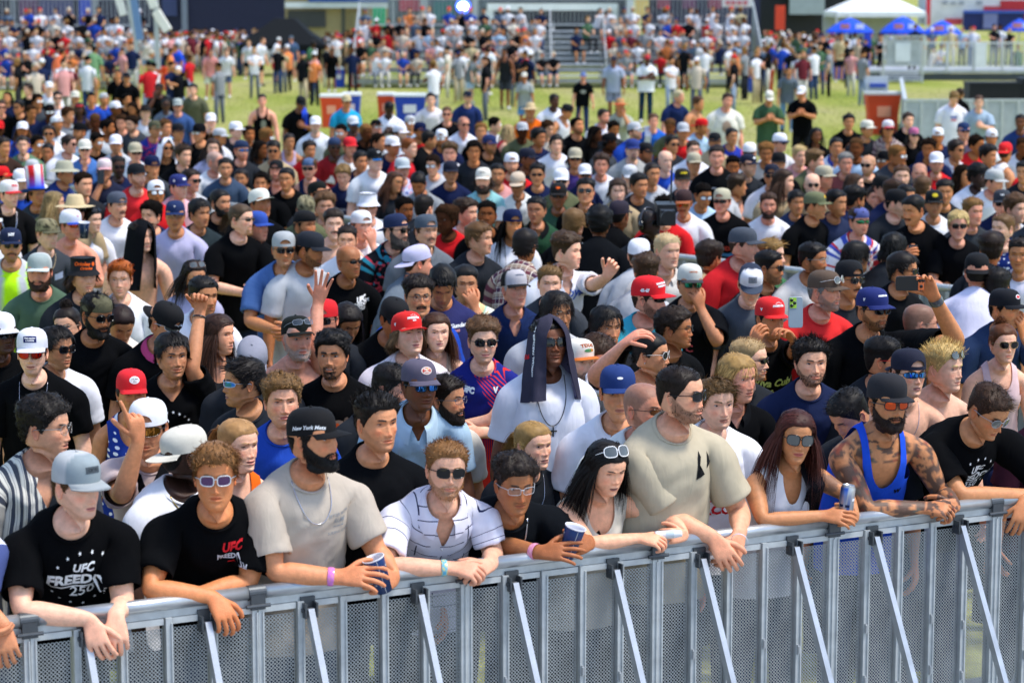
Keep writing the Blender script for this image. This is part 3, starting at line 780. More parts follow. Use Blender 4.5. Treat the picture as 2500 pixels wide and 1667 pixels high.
            if hand:
                hv, hf = b.hand(s, base + (nr2 - 1) * 10, n, hand); V.append(hv); n += len(hv); Fl.append(hf[:, ::-1] if fl else hf)
        V = np.vstack(V); F = np.concatenate(Fl)
        used = np.unique(F); re = np.full(len(V), -1); re[used] = np.arange(len(used))
        ring = re[np.arange((nr - 1) * 16, nr * 16)]
        return V[used], re[F], ring
    def hand(b, s, wr0, n0, detail):
        A = b.arms[s]; ef, en, es = A['ef'], A['en'], A['es']; k = b.k * (.90 if b.fem else 1.03); W = A['Wr']
        V, F = [], []
        def row(f, w, t, arc=0):
            P = []
            for top in (1, -1):
                for q in range(5):
                    x = 1 - q / 2
                    P.append(W + k * (ef * (f + arc * (1 - abs(x - .2)) - .006 * (q == 4)) + es * w * x + en * top * t * (.72 if q in (0, 4) else 1)))
            P = P[:5] + P[5:][::-1]; V.extend(P)
        row(.026, .033, .0165); row(.058, .040, .0155); row(.092, .0425, .0135, .008)
        idx = lambda r, q, top: n0 + r * 10 + (q if top else 9 - q)
        w = np.arange(10)
        prev = wr0 + w
        for r in range(3):
            cur = n0 + r * 10 + w
            for j in range(10):
                q = (j + 1) % 10
                if r == 1 and j == 9: continue
                F.append((prev[j], prev[q], cur[q], cur[j]))
            prev = cur
        C = CURL[A['curl']] if isinstance(A['curl'], str) else A['curl']
        def finger(base4, d0, curlv, ln, hw, nrmv, sidev, segs):
            P0 = np.mean([V[i - n0] for i in base4], 0); prev = list(base4); ang = 0; pos = P0.copy()
            for si, (L, cu) in enumerate(zip(ln, curlv)):
                ang += math.radians(cu)
                d = math.cos(ang) * d0 - math.sin(ang) * nrmv; nn = math.cos(ang) * nrmv + math.sin(ang) * d0
                for fr in (segs[si]):
                    c = pos + d * L * k * fr; sz = hw * k * (1 - .10 * (si + fr - 1)) * (1.12 if fr > .8 else 1.0)
                    q = n0 + len(V)
                    V.extend([c + sidev * sz + nn * sz, c - sidev * sz + nn * sz, c - sidev * sz - nn * sz, c + sidev * sz - nn * sz])
                    cur = [q, q + 1, q + 2, q + 3]
                    for j in range(4): F.append((prev[j], prev[(j + 1) % 4], cur[(j + 1) % 4], cur[j]))
                    prev = cur
                pos = pos + d * L * k
            F.append(tuple(prev))
        segs = [(.35, .92), (.5, .95), (.55, 1.0)] if detail > 1 else [(.9,), (.95,), (1.0,)]
        lens = [(.046, .026, .021), (.050, .030, .022), (.046, .028, .021), (.036, .021, .019)]
        for q in range(4):
            base4 = [idx(2, q, 1), idx(2, q + 1, 1), idx(2, q + 1, 0), idx(2, q, 0)]
            cu = C if A['curl'] != 'point' or q else (5, 8, 5)
            sp = math.radians(A['spread']) * (1.5 - q)
            d0 = nrm(ef * math.cos(sp) + es * math.sin(sp)); sd = nrm(np.cross(en, d0)); sd = sd * np.sign(sd @ es)
            var = (1, 1.04, 1.1, 1.16)[q]
            finger(base4, d0, [c * var for c in cu], lens[q], .0088 if q < 3 else .0078, en, sd, segs)
        # thumb leaves the side of the palm
        base4 = [idx(0, 0, 1), idx(1, 0, 1), idx(1, 0, 0), idx(0, 0, 0)]
        th = A['thumb']
        d0 = nrm(es * (.75 - .35 * th) + ef * .75 - en * (.2 + .5 * th)); sd = nrm(np.cross(d0, es)); 
        sd = nrm(ef - d0 * (ef @ d0)); nv = nrm(np.cross(sd, d0)); nv = nv * np.sign(nv @ en + 1e-6)
        finger(base4, d0, [0, 18, 25], (.040, .032, .026), .0108, nv, -sd, segs)
        return np.column_stack([np.array(V), np.full(len(V), .84), np.full(len(V), s * .2), np.zeros(len(V)), np.full(len(V), s * 2.2), np.ones(len(V))]), np.array(F)

def relax(V, F, k, it):
    """Ease the crease between torso and arm."""
    X = V[:, :3].copy(); E = np.unique(np.sort(np.stack([F, np.roll(F, -1, 1)], -1).reshape(-1, 2), 1), axis=0); am = np.abs(V[:, 6])
    w = np.where(am > .01, sstep(.42, .12, am), sstep(.075, .125, np.abs(V[:, 4]) / k) * sstep(.58, .70, V[:, 3]))[:, None] * .75
    n = np.zeros(len(X)); np.add.at(n, E[:, 0], 1); np.add.at(n, E[:, 1], 1)
    for _ in range(it):
        S = np.zeros_like(X); np.add.at(S, E[:, 0], X[E[:, 1]]); np.add.at(S, E[:, 1], X[E[:, 0]]); X = X * (1 - w) + S / n[:, None] * w
    return X
def subdiv(V, F, ring, L):
    for _ in range(L):
        V2, F2, look = catmull(V, F)
        if ring is not None:
            m = len(ring); r2 = []
            for i in range(m): r2 += [ring[i], look(ring[i], ring[(i + 1) % m])]
            ring = np.array(r2)
        V, F = V2, F2
    return V, F, ring
# ------------------------------------------------------------------ one person
SKIN = {'p': 'e8b79c', 'l': 'dea98a', 'r': 'd99a80', 't': 'c98d66', 'o': 'bf8358', 'm': 'a86d45', 'b': '7a4b2e', 'd': '4f2f1e', 'k': '38231a'}
HAIR = {'black': '15110f', 'dark': '241912', 'brown': '3d2819', 'lbrown': '64462c', 'dblond': '8e643a', 'blond': 'c0905a', 'plat': 'dcc090', 'ginger': '9a4515', 'red': '6a2a16', 'grey': '8a8782', 'white': 'c9c6c0', 'salt': '57524e', 'auburn': '44201a'}
CLOTH = {'black': '121316', 'white': 'e4e4ea', 'grey': '85888c', 'dgrey': '3c4046', 'lgrey': 'b9bbbf', 'navy': '1a2242', 'blue': '2448a8', 'royal': '1f4fc4', 'lblue': 'a9c4dc', 'sky': '2fa6d6', 'teal': '7fc4c8', 'red': 'cf2226', 'dred': '8a1f24', 'green': '3f6b48', 'dgreen': '34503f', 'sage': '8a9a86', 'olive': '5d6146', 'tan': 'b09a78', 'beige': 'cdbfae', 'cream': 'd9d0c0', 'khaki': 'b8ab93', 'orange': 'e2661c', 'coral': 'ee7658', 'pink': 'd99a98', 'lav': 'b4b2d0', 'purple': '4a3a78', 'brown': '5a4636', 'neon': 'b8f020', 'denim': '43618f', 'camo': '5d5a44', 'yellow': 'd8b838', 'maroon': '4a2430', 'mint': 'a9d4c4', 'char': '26292e', 'steel': '55677c', 'lilac': '9a93c0', 'chambray': '4a6a9c'}
def C(n): return rgb(CLOTH.get(n, n))
def Hc(n): return rgb(HAIR.get(n, n))

PEOPLE = []
def text_mesh(body, size, bold=0.0, shear=0.0, align='CENTER', space=1.0):
    cu = bpy.data.curves.new('txt', 'FONT'); cu.body = body; cu.size = size; cu.align_x = align; cu.align_y = 'CENTER'; cu.offset = bold; cu.shear = shear; cu.resolution_u = 2; cu.space_character = space; cu.space_line = .82
    o = bpy.data.objects.new('txt', cu); me = o.to_mesh()
    V = np.array([v.co[:] for v in me.vertices]); F = [tuple(p.vertices) for p in me.polygons]
    o.to_mesh_clear(); bpy.data.objects.remove(o); bpy.data.curves.remove(cu)
    return V, F
def star(r, c, rot_=0, n=5, inner=.42):
    a = np.arange(2 * n) * np.pi / n + np.pi / 2 + rot_; rr = np.where(np.arange(2 * n) % 2, r * inner, r)
    P = np.stack([c[0] + rr * np.cos(a), c[1] + rr * np.sin(a), 0 * a], 1)
    V = np.vstack([P, [[c[0], c[1], 0]]]); j = np.arange(2 * n)
    return V, [tuple(x) for x in np.stack([j, (j + 1) % (2 * n), np.full(2 * n, 2 * n)], 1)]
def rectm(x, y, w, h, nx=1, ny=1, sh=0):
    u, v = np.meshgrid(np.linspace(-.5, .5, nx + 1), np.linspace(-.5, .5, ny + 1))
    V = np.stack([x + w * u + sh * v * h, y + h * v, 0 * u], -1).reshape(-1, 3)
    return V, [tuple(f) for f in grid_faces(ny + 1, nx + 1)]
def split_long(V, F, mx):
    """Cut polygons into triangles no longer than mx so that they can follow a curved surface."""
    V = [np.array(v) for v in V]; T = []
    for f in F:
        for i in range(1, len(f) - 1): T.append((f[0], f[i], f[i + 1]))
    out, cache, guard = [], {}, 0
    while T and guard < 40000:
        guard += 1; a, b, c = T.pop(); L = [np.linalg.norm(V[a] - V[b]), np.linalg.norm(V[b] - V[c]), np.linalg.norm(V[c] - V[a])]; k = int(np.argmax(L))
        if L[k] <= mx: out.append((a, b, c)); continue
        p, q, r = [(a, b, c), (b, c, a), (c, a, b)][k]; key = (min(p, q), max(p, q))
        if key not in cache: cache[key] = len(V); V.append((V[p] + V[q]) / 2)
        m = cache[key]; T += [(p, m, r), (m, q, r)]
    return np.array(V), np.array(out)
def stick(pieces, name, bvh, org, X, Y, N, parent, loc, lift=.003, mx=.02, mats=None, reach=.25):
    """Lay flat pieces [(V2d, F, colour)] on a surface: each point is moved along -N on to it."""
    mb = MB()
    for V, F, c in pieces:
        V, F = split_long(V, F, mx)
        W = org + V[:, :1] * X + V[:, 1:2] * Y + N * reach
        P = W.copy(); ok = np.zeros(len(W), bool)
        for i, w in enumerate(W):
            h = bvh.ray_cast(Vector(w), Vector(-N), reach * 2.2)
            if h[0] is not None: P[i] = np.array(h[0]) + N * lift; ok[i] = True
        F = F[ok[F].all(1)]
        if len(F): mb.add(P, [F], 0, c)
    if mb.n: return mb.build(name, mats or M['print'], parent, True, loc)
def words_pieces(lines, c):
    """[(text, x, y, size, bold, shear)]"""
    out = []
    for (s, x, y, sz, bd, sh) in lines:
        V, F = text_mesh(s, sz, bd, sh)
        if len(V): out.append((V + (x, y, 0), F, c))
    return out

def make(P):
    """Build a person from its description P (a dict)."""
    rng = np.random.default_rng(P['seed'])
    fem = P.get('fem', 0); fat = P.get('fat', 0.0); tier = P['tier']; L = (2, 1, 0)[tier]; n = (64, 32, 16)[tier]
    yaw, pitch, roll = P.get('yaw', 20), P.get('pitch', 0), P.get('roll', 0)
    ez = P.get('ez', 1.53 if fem else 1.63)
    E = at_y(P['x'], P['y'], P['D']) if 'D' in P else at_z(P['x'], P['y'], ez)
    ez = E[2]
    H = P.get('H', min(max(ez / .936, 1.5), 1.98))
    b = Body(E, P.get('byaw', yaw * .45), H, fem, fat, head=(yaw, pitch, roll), shoulders=P.get('sh', 1), lean_dir=P.get('lean'))
    name = 'person'
    base = b.base; rel = lambda r, f, u: b.base + b.S * r + b.Fw * f + b.up * u
    root = empty(name, base, P['label'], 'person', P.get('group', 'people watching from the lawn'))
    skin = rgb(SKIN.get(P['skin'], P['skin'])); skin = skin * np.array([1.08, 1.0, .94]) * (1 + rng.normal() * .09) * (1 + rng.normal() * .04 * np.array([-.3, .5, 1]))
    hc = Hc(P.get('hc', 'dark')); fp = dict(P.get('face', {}))
    fp.setdefault('jaw', 1.0 + rng.normal() * .07 - .08 * fem + .10 * fat); fp.setdefault('nose', 1 + rng.normal() * .2 - .12 * fem); fp.setdefault('nlen', rng.normal() * 2.2); fp.setdefault('fat', fat)
    fp.setdefault('wide', 1 + rng.normal() * .035); fp.setdefault('tall', 1 + rng.normal() * .035); fp.setdefault('cheek', 1 + rng.normal() * .5); fp.setdefault('hollow', 1 + rng.normal() * .7); fp.setdefault('lips', 1 + rng.normal() * .25); fp.setdefault('eyeopen', float(rng.choice([.45, .65, .85, 1.0, 1.05]))); fp.setdefault('smile', float(rng.choice([0, 0, 0, .3, .7, 1.]))); fp.setdefault('frown', float(rng.choice([0, 0, .4, .8]))); fp.setdefault('blush', .3 + .7 * rng.random()); fp.setdefault('gaze', rng.normal() * .4)
    if rng.random() < .15: fp.setdefault('open', .5)
    if not fem and not P.get('beard') and rng.random() < .5: fp.setdefault('stub', .1 + .25 * rng.random())
    fp.setdefault('browt', .8 if fem else 1.1); fp.setdefault('chin', rng.normal() * 2); fp.setdefault('gaze', .0)
    if P['skin'] in ('b', 'd', 'k', '6b4029'): fp.setdefault('nwide', 1.3); fp.setdefault('lips', 1.25); fp.setdefault('browa', .9)
    if P.get('beard') in ('short', 'strap', 'mous', 'goatee'):
        if P['beard'] in ('mous', 'goatee') and not fp.get('stub'): fp['stubs'] = P['beard']
        fp['stub'] = max(fp.get('stub', 0), .66 if P['beard'] in ('short', 'strap') else .5)
    if P.get('beard') in ('full', 'long'): fp['stub'] = .8
    hcb = Hc(P.get('bc', P.get('hc', 'dark')))
    # ---- arms
    k = b.k
    for s in (1, -1):
        a = P.get('aL' if s > 0 else 'aR')
        if a is None:
            b.set_arm(s, b.sh[s] + b.S * s * .10 - b.up * .53 * k + b.Fw * .05, pole=b.S * s * .25 - b.Fw, en=b.S * s, curl='relax'); continue
        a = dict(a); kind = a.pop('k', None)
        if kind == 'cross':     # arms folded
            W = b.sh[-s] * .55 + b.sh[s] * .45 - b.up * (.235 + .03 * s) * k + b.Fw * (.17 + .02 * s + .05 * fat)
            b.set_arm(s, W, pole=b.S * s - b.up * .9 - b.Fw * .3, en=b.Fw * .9 + b.up * .3, curl='relax')
        elif kind == 'hip': b.set_arm(s, b.pel + b.S * s * .2 + b.up * .05, pole=b.S * s - b.Fw * .5, en=b.S * s, curl='grip')
        elif kind == 'front':   # hand held before the chest
            W = b.nb + b.S * s * .06 - b.up * a.get('dn', .26) * k + b.Fw * a.get('fw', .26)
            b.set_arm(s, W, pole=b.S * s * .7 - b.up, en=b.Fw * .6 + b.S * s * .8, curl='half')
        elif kind == 'face':
            W = E + b.HR @ np.array([.05 * s, -.10, -.16])
            b.set_arm(s, W, pole=b.S * s * .6 - b.up, ef=b.HR @ np.array([-.3 * s, -.1, .9]), en=b.Fw + b.S * s * .4, curl='half')
        else:
            q = dict(a); W = q.pop('w'); W = at_y(*W) if len(W) == 3 else W
            el = q.pop('e', None)
            if el is not None: el = at_y(*el)
            b.set_arm(s, W, elbow=el, **q)
    # ---- body mesh
    detail = (2, 1, 1)[tier] if P.get('hands', 1) else 0
    arms = {s: b.arm_rings(s, ARM) for s in (1, -1)}
    tor = b.torso_cage()
    V, F, ring = b.cage(tor, arms, detail)
    V, F, ring = subdiv(V, F, ring, L)
    V[:, :3] = relax(V, F, k, (5, 3, 1)[tier])
    b.skin = None
    if fem:
        fr = V[:, 5] > 0
        for sx in (1, -1):
            g = np.exp(-(((V[:, 4] - sx * .075) / .055) ** 2 + ((V[:, 3] - .66) / .13) ** 2)) * fr * (np.abs(V[:, 6]) < .02)
            V[:, :3] += (g * (.034 + .02 * fat))[:, None] * b.Fw
    b.skin = BVHTree.FromPolygons(V[:, :3].tolist(), F.tolist())
    rows = (ROWS_A, ROWS_B, ROWS_C)[tier]
    hv, th = head_mm(n, rows, fp)
    sc = b.hs / 1000.0
    toW = lambda p: E + (np.asarray(p, float) @ b.HR.T) * sc
    hw = toW(hv.reshape(-1, 3)).reshape(len(rows), n, 3)
    ringP = V[ring][:, :3]; mids = []
    nk = (5, 4, 2)[tier]
    c0, c1 = ringP.mean(0), hw[0].mean(0)
    for i in range(1, nk):
        t = i / nk; m = ringP * (1 - t) + hw[0] * t; c = c0 * (1 - t) + c1 * t
        rr = np.linalg.norm(ringP - c0, axis=1).mean() * (1 - t) + np.linalg.norm(hw[0] - c1, axis=1).mean() * t
        d = m - c; mids.append(c + d * (rr / np.linalg.norm(d, axis=1).mean()) * .985)
    nV = len(V); parts = [V[:, :3]] + mids + [hw.reshape(-1, 3), toW([[0, 12, 112]])]
    allV = np.vstack(parts); hb = nV + (nk - 1) * n; hn = len(rows) * n
    ids = np.concatenate([ring[None], nV + np.arange((nk - 1) * n).reshape(nk - 1, n), hb + np.arange(hn).reshape(-1, n)])
    j = np.arange(n); G = []
    for r in range(len(ids) - 1): G.append(np.stack([ids[r][(j + 1) % n], ids[r][j], ids[r + 1][j], ids[r + 1][(j + 1) % n]], 1))
    top = hb + hn; F3 = np.stack([ids[-1][(j + 1) % n], ids[-1][j], np.full(n, top)], 1)
    col = np.tile(skin, (len(allV), 1))
    fc = face_colors(hv, th, {**fp, 'rec': P.get('rec', 0)}, skin, Hc(P['bc']) if P.get('bc') and P['hc'] in ('grey', 'white', 'salt') else hc).reshape(-1, 3)
    col[hb:hb + hn] = fc; col[top] = fc[-1]
    for key, am in (('arm_red', 1),):
        pass
    if P.get('tattoo'):
        am = np.abs(V[:, 6]); q = V[:, :3]
        nz = 1.1 - 3.2 * np.abs(vnoise(q, 30, 2)) + .5 * vnoise(q, 80, 5); mask = (am > .05) & (am < 2.15)
        if P['tattoo'] == 'full':
            nz2 = nz + .1
            hueg = vnoise(q, 22, 9)
            ink = np.where((hueg > .45)[:, None], np.array([.20, .03, .02]), np.where((hueg < -.5)[:, None], np.array([.02, .07, .07]), np.array([.022, .026, .03])))
            chest = (am < .02) & (V[:, 5] > 0) & (V[:, 3] > .86)
            mk_ = ((nz2 > .12) & mask & (V[:, 7] < .5)) | ((nz > .35) & chest) | ((nz > .5) & (V[:, 7] > .5))
            a_ = (.82 * mk_)[:, None]; col[:len(V)] = col[:len(V)] * (1 - a_) + ink * a_
        else:
            sd = 1 if P['tattoo'] == 'L' else -1
            mk_ = (nz > .15) & mask & (V[:, 6] * sd > 0) & (am < 1.0); a_ = (.55 * mk_)[:, None]; col[:len(V)] = col[:len(V)] * (1 - a_) + np.array([.04, .045, .05]) * a_
    hd = V[:, 7] > .3; col[:len(V)][hd] *= np.array([1.03, .93, .90])
    faces4 = np.concatenate([F] + G); extra4, extra3 = [], [F3]; verts = [allV]; nn = len(allV); cc = [col]
    if tier < 2 or True:
        for s in (1, -1):
            ev, e4, e3 = ear_mm(s, (14, 10, 8)[tier]); verts.append(toW(ev)); extra4.append(e4 + nn); extra3.append(e3 + nn); nn += len(ev); cc.append(np.tile(skin * np.array([1.05, .86, .82]), (len(ev), 1)))
    if P.get('legs'):
        for s in (1, -1):
            hp = b.pel + b.S * s * .09 * k; ft = b.base + b.S * s * (.11 + .02 * rng.normal()) + b.Fw * .06 * s * P.get('stride', .4)
            kn = (hp + ft) / 2 + b.Fw * .03; ft[2] = .08
            pts = [hp + (0, 0, .02), hp * .55 + kn * .45, kn + (0, 0, .05), kn - (0, 0, .06), kn * .6 + ft * .4, kn * .2 + ft * .8, ft]
            tv, tf = tube(pts, np.array([.085, .075, .058, .055, .056, .042, .036]) * k, 10); verts.append(tv); extra4.append(tf[0] + nn); extra3 += [f + nn for f in tf[1:]]; nn += len(tv); cc.append(np.tile(skin, (len(tv), 1)))
    body = mk('body', np.vstack(verts), [np.concatenate(extra3), np.concatenate([faces4] + extra4)], M['skin'], root, np.vstack(cc), True, None, base)
    P['_b'], P['_toW'], P['_root'] = b, toW, root
    inv = lambda p: ((p - E) @ b.HR) / sc
    # ---- eyes
    if tier < 2 and P.get('eyes', 1):
        ri = int(np.argmin(np.abs(rows))); front = np.abs(th[ri]) < 1.2
        sy = hv[ri, front, 1][np.argmin(np.abs(hv[ri, front, 0] - 31))]
        for s in (1, -1):
            m = eye_mm(s, sy, fp, skin, tier); m.v = [toW(v) for v in m.v]
            m.build('eye', [M['eye'], M['skin']], root, True, base)
    # ---- hair and beard
    hat = P.get('hat'); hk = hat[0] if hat else None
    hm = None
    if hk in ('cap', 'back', 'backdown', 'side', 'snap', 'bucket', 'wide', 'straw', 'cowboy', 'tophat', 'beanie', 'visorhat'):
        hm = lambda v: np.where(np.abs(v[:, 1]) > 200, 1, (22 + (0 if hk != 'back' else -2) - 10 * (v[:, 1] > 20)) - v[:, 2]) * 1.0
    st = P.get('hair', 'short')
    if st not in ('bald', 'buzz'):
        h = build_hair(hv, th, st, hc, tier, rng, P, hm)
        if h.n:
            h.v = [toW(v) for v in h.v]; h.build('hair', M['hair'], root, True, base)
    if P.get('beard') and P['beard'] != 'none':
        h = build_beard(hv, th, P['beard'], Hc(P.get('bc', P.get('hc', 'dark'))), tier, rng, P)
        if h is not None:
            h.v = [toW(v) for v in h.v]; h.build('beard', M['hair'], root, True, base)
    # ---- headwear
    if hat: headwear(P, hat, tier, toW, root, base, b, rng)
    if P.get('glass'): eyewear(P, tier, toW, root, base)
    # ---- clothes
    clothes(P, b, tier, L, root, base, rng)
    trousers(P, b, tier, root, base, rng)
    extras(P, b, tier, toW, root, base, rng)
    return root

def xf(P_, tilt, yaw_, lift):
    R = rot(yaw_, tilt); return lambda v: v @ R.T + np.array([0, 0, lift])
def headwear(P, hat, tier, toW, root, base, b, rng):
    kind, c1 = hat[0], hat[1]; opt = hat[2] if len(hat) > 2 else {}
    c1 = C(c1); c2 = C(opt['visor']) if 'visor' in opt else c1; lift = opt.get('lift', 0)
    if kind in ('cap', 'back', 'side', 'snap'):
        yaw_ = {'cap': 0, 'snap': 0, 'back': 0, 'side': 60}[kind]
        tf = xf(P, opt.get('tilt', 0 if kind != 'back' else -6), yaw_ + opt.get('yaw', 0), lift)
        parts = cap_mm(tier, kind, kind == 'back', opt.get('flat', .85 if kind == 'snap' else .1), opt.get('tall', 6 if kind == 'snap' else 0))
        nm, v, f = parts[0]
        colr = np.tile(c1, (len(v), 1))
        if 'mesh' in opt: colr = np.where((v[:, 1:2] < -28), c1, C(opt['mesh']))
        if 'front' in opt: colr = np.where((v[:, 1:2] < -28), C(opt['front']), c1)
        if 'camo' in opt or P['hat'][1] == 'camo':
            nz = vnoise(v, .05, 3); nz2 = vnoise(v, .07, 8); colr = np.where((nz > .15)[:, None], C('6f6a50'), np.where((nz2 > .1)[:, None], C('2e2b20'), C('8d8466')))
        cap = mk('cap', toW(tf(v)), f, M['felt'], root, colr, True, None, base)
        for nm, v2, f2 in parts[1:]:
            if nm == 'button' and tier > 0: continue
            cc = c2 if nm == 'visor' else c1
            cl = np.tile(cc, (len(v2), 1))
            if nm == 'visor' and 'under' in opt: cl[len(v2) // 2:] = C(opt['under'])
            mk(nm, toW(tf(v2)), f2, M['felt'], cap, cl, True, None, base)
        if kind == 'back':
            t = np.radians(np.linspace(-32, 32, 9)); sv = np.stack([85 * np.sin(t), -111 * np.cos(t) + 3 * 0, 17 + 6 * np.cos(t)], 1)
            q = np.vstack([sv + (0, 0, 7), sv - (0, 0, 7)]); mk('strap', toW(tf(q)), [grid_faces(2, 9)], M['felt'], cap, np.tile(c1 * .9, (18, 1)), True, None, base)
        em = opt.get('emb')
        if em and tier < 2:
            Vw = toW(tf(v)); tri = [tuple(x) for ff in f for x in ff]; bvh = BVHTree.FromPolygons([tuple(x) for x in Vw], tri)
            for e in (em if isinstance(em, list) else [em]):
                place, pcs, dy = e[0], e[1], (e[2] if len(e) > 2 else 0)
                ang = {'f': 0, 'l': 70, 'r': -70, 'b': 180}[place] if isinstance(place, str) else place
                ca, sa = math.cos(math.radians(ang)), math.sin(math.radians(ang))
                if kind == 'back': ca, sa = -ca, -sa
                N = np.array([sa, -ca, .28]); X = np.array([ca, sa, 0]); 
                Ry = rot(yaw_ + opt.get('yaw', 0), opt.get('tilt', 0 if kind != 'back' else -6))
                N, X = nrm(b.HR @ Ry @ N), nrm(b.HR @ Ry @ X); Y = np.cross(N, X)
                org = toW(tf(np.array([[sa * 60, -ca * 60, 68 + dy]])))[0]
                if kind == 'back' and 'tilt' not in opt: pass
                stick(pcs, 'emblem', bvh, org, X, Y, N, cap, base, .0015, .02, reach=.12)
    elif kind in ('bucket', 'wide', 'straw', 'cowboy', 'tophat'):
        tf = xf(P, opt.get('tilt', 0), 0, lift); parts = brimhat_mm(tier, kind)
        nm, v, f = parts[0]; colr = np.tile(c1, (len(v), 1))
        if kind == 'tophat':
            a = np.arctan2(v[:, 0], v[:, 1]); colr = np.where((np.sin(a * 5) > 0)[:, None], C('red'), C('white')); colr[v[:, 2] < 85] = C('royal')
        h = mk('hat', toW(tf(v)), f, M['felt'], root, colr, True, None, base)
        nm, v2, f2 = parts[1]; o2 = mk('brim', toW(tf(v2)), f2, M['felt'], h, np.tile(c2, (len(v2), 1)), True, None, base)
        if opt.get('emb') and tier < 2:
            Vw = toW(tf(v)); bvh = BVHTree.FromPolygons([tuple(x) for x in Vw], [tuple(x) for ff in f for x in ff])
            for e in opt['emb']:
                ang = e[0]; ca, sa = math.cos(math.radians(ang)), math.sin(math.radians(ang)); N = nrm(b.HR @ np.array([sa, -ca, .1])); X = nrm(b.HR @ np.array([ca, sa, 0]))
                stick(e[1], 'emblem', bvh, toW(tf(np.array([[sa * 70, -ca * 80, 72 + (e[2] if len(e) > 2 else 0)]])))[0], X, np.cross(N, X), N, h, base, .0015, .02, reach=.12)
    elif kind in ('beanie', 'headband', 'durag'):
        n = 40; a = 2 * np.pi * np.arange(n) / n
        prof = [(1.0, 24), (1.03, 40), (1.02, 58), (.93, 84), (.7, 106), (.35, 118), (.02, 121)] if kind != 'headband' else [(.99, 34), (1.03, 38), (1.03, 62), (.97, 66)]
        v = np.concatenate([np.stack([82 * r * np.sin(a), 107 * r * np.cos(a) + 3, z - 10 * np.cos(a) * (r > .8) + 0 * a], 1) for r, z in prof])
        v = v @ rot(0, opt.get('tilt', 0)).T
        mk('headband' if kind == 'headband' else 'cap', toW(v), [grid_faces(len(prof), n, True)], M['felt'], root, np.tile(c1, (len(v), 1)), True, None, base)
    elif kind in ('hood', 'towel'):
        # cloth laid over the head: falls behind, at both sides and on to the shoulders
        nu, nv = (41, 26) if tier == 0 else (25, 16); len_ = opt.get('len', 1.0)
        V = []
        for q in np.linspace(0, 1, nv):
            pol = min(q / .34, 1) * np.pi / 2; fall = max(q - .34, 0) / .66
            th = np.radians(np.linspace(-1, 1, nu) * np.interp(q, [.12, .30], [180, opt.get('open', 128)])); r = math.sin(pol); z = 124 * math.cos(pol) * (1 if q < .34 else 0) + (8 if q < .34 else 8 - 330 * len_ * fall)
            rx, ry = 98 * r + 46 * fall, 121 * r + 26 * fall
            fold = (13 * np.sin(th * 9 + 1 + 2 * fall) + 8 * np.sin(th * 4 + 3 * fall)) * (.15 * r + fall)
            x = (rx + fold) * np.sin(th); y = (ry + fold) * np.cos(th) + 4 - 16 * (1 - fall) * (np.abs(th) > 1.9)
            V.append(np.stack([x, y, z + 12 * np.cos(th) * 0 - 5 * np.abs(np.sin(th)) * (q < .34) + (np.abs(th) > 2) * 4], 1))
        V = np.concatenate(V) @ rot(opt.get('yaw', 0), opt.get('tilt', 0)).T
        V += (vnoise(V, .03, 6) * 4)[:, None]
        V2 = V * .975 + (0, 0, -1); W = np.vstack([V, V2]); m = nu * nv; G = grid_faces(nv, nu)
        e1 = np.arange(nu - 1) + (nv - 1) * nu; rimf = np.stack([e1, e1 + 1, e1 + 1 + m, e1 + m], 1)
        cl = np.tile(c1, (2 * m, 1)); 
        if 'lining' in opt: cl[m:] = C(opt['lining'])
        o = mk('hood' if kind == 'hood' else 'draped_shirt', toW(W), [np.concatenate([G[:, ::-1], G + m, rimf])], M['cloth'], root, cl, True, None, base)
        if opt.get('emb'):
            Vw = toW(V); bvh = BVHTree.FromPolygons([tuple(x) for x in Vw], [tuple(x) for x in G])
            for ang, pcs, z_ in opt['emb']:
                ca, sa = math.cos(math.radians(ang)), math.sin(math.radians(ang)); N = nrm(b.HR @ np.array([sa, -ca, 0])); X = nrm(b.HR @ np.array([ca, sa, 0]))
                stick(pcs, 'print', bvh, toW(np.array([[sa * 60, -ca * 60, z_]]))[0], X, np.cross(N, X), N, o, base, .0025, .02, reach=.12)
def eyewear(P, tier, toW, root, base):
    g = P['glass']; style, lensn, rimc = g[0], g[1], C(g[2]) if len(g) > 2 else rgb('101012'); opt = g[3] if len(g) > 3 else {}
    CLEAR[0] = lensn == 'clear'
    if opt.get('up'):      # pushed up on the hair or cap
        lens, rim = glasses_mm(style, tier, 0, 0)
        R = rot(0, -opt.get('ang', 28)); up = opt['up']
        for q in (lens, rim): q.v = [v @ R.T + (0, opt.get('back', 22), up) for v in q.v]
    else: lens, rim = glasses_mm(style, tier, opt.get('z', 0), opt.get('tilt', 0))
    for q in (lens, rim): q.v = [toW(v) for v in q.v]
    clear = lensn == 'clear'
    o = rim.build('spectacles' if clear else 'sunglasses', M['gloss'], root, True, base); 
    cl = o.data.color_attributes['col']; a = np.ones((len(o.data.vertices), 4), np.float32); a[:, :3] = rimc; cl.data.foreach_set('color', a.ravel())
    lens.build('lens', M['lens_' + lensn], o, True, base)
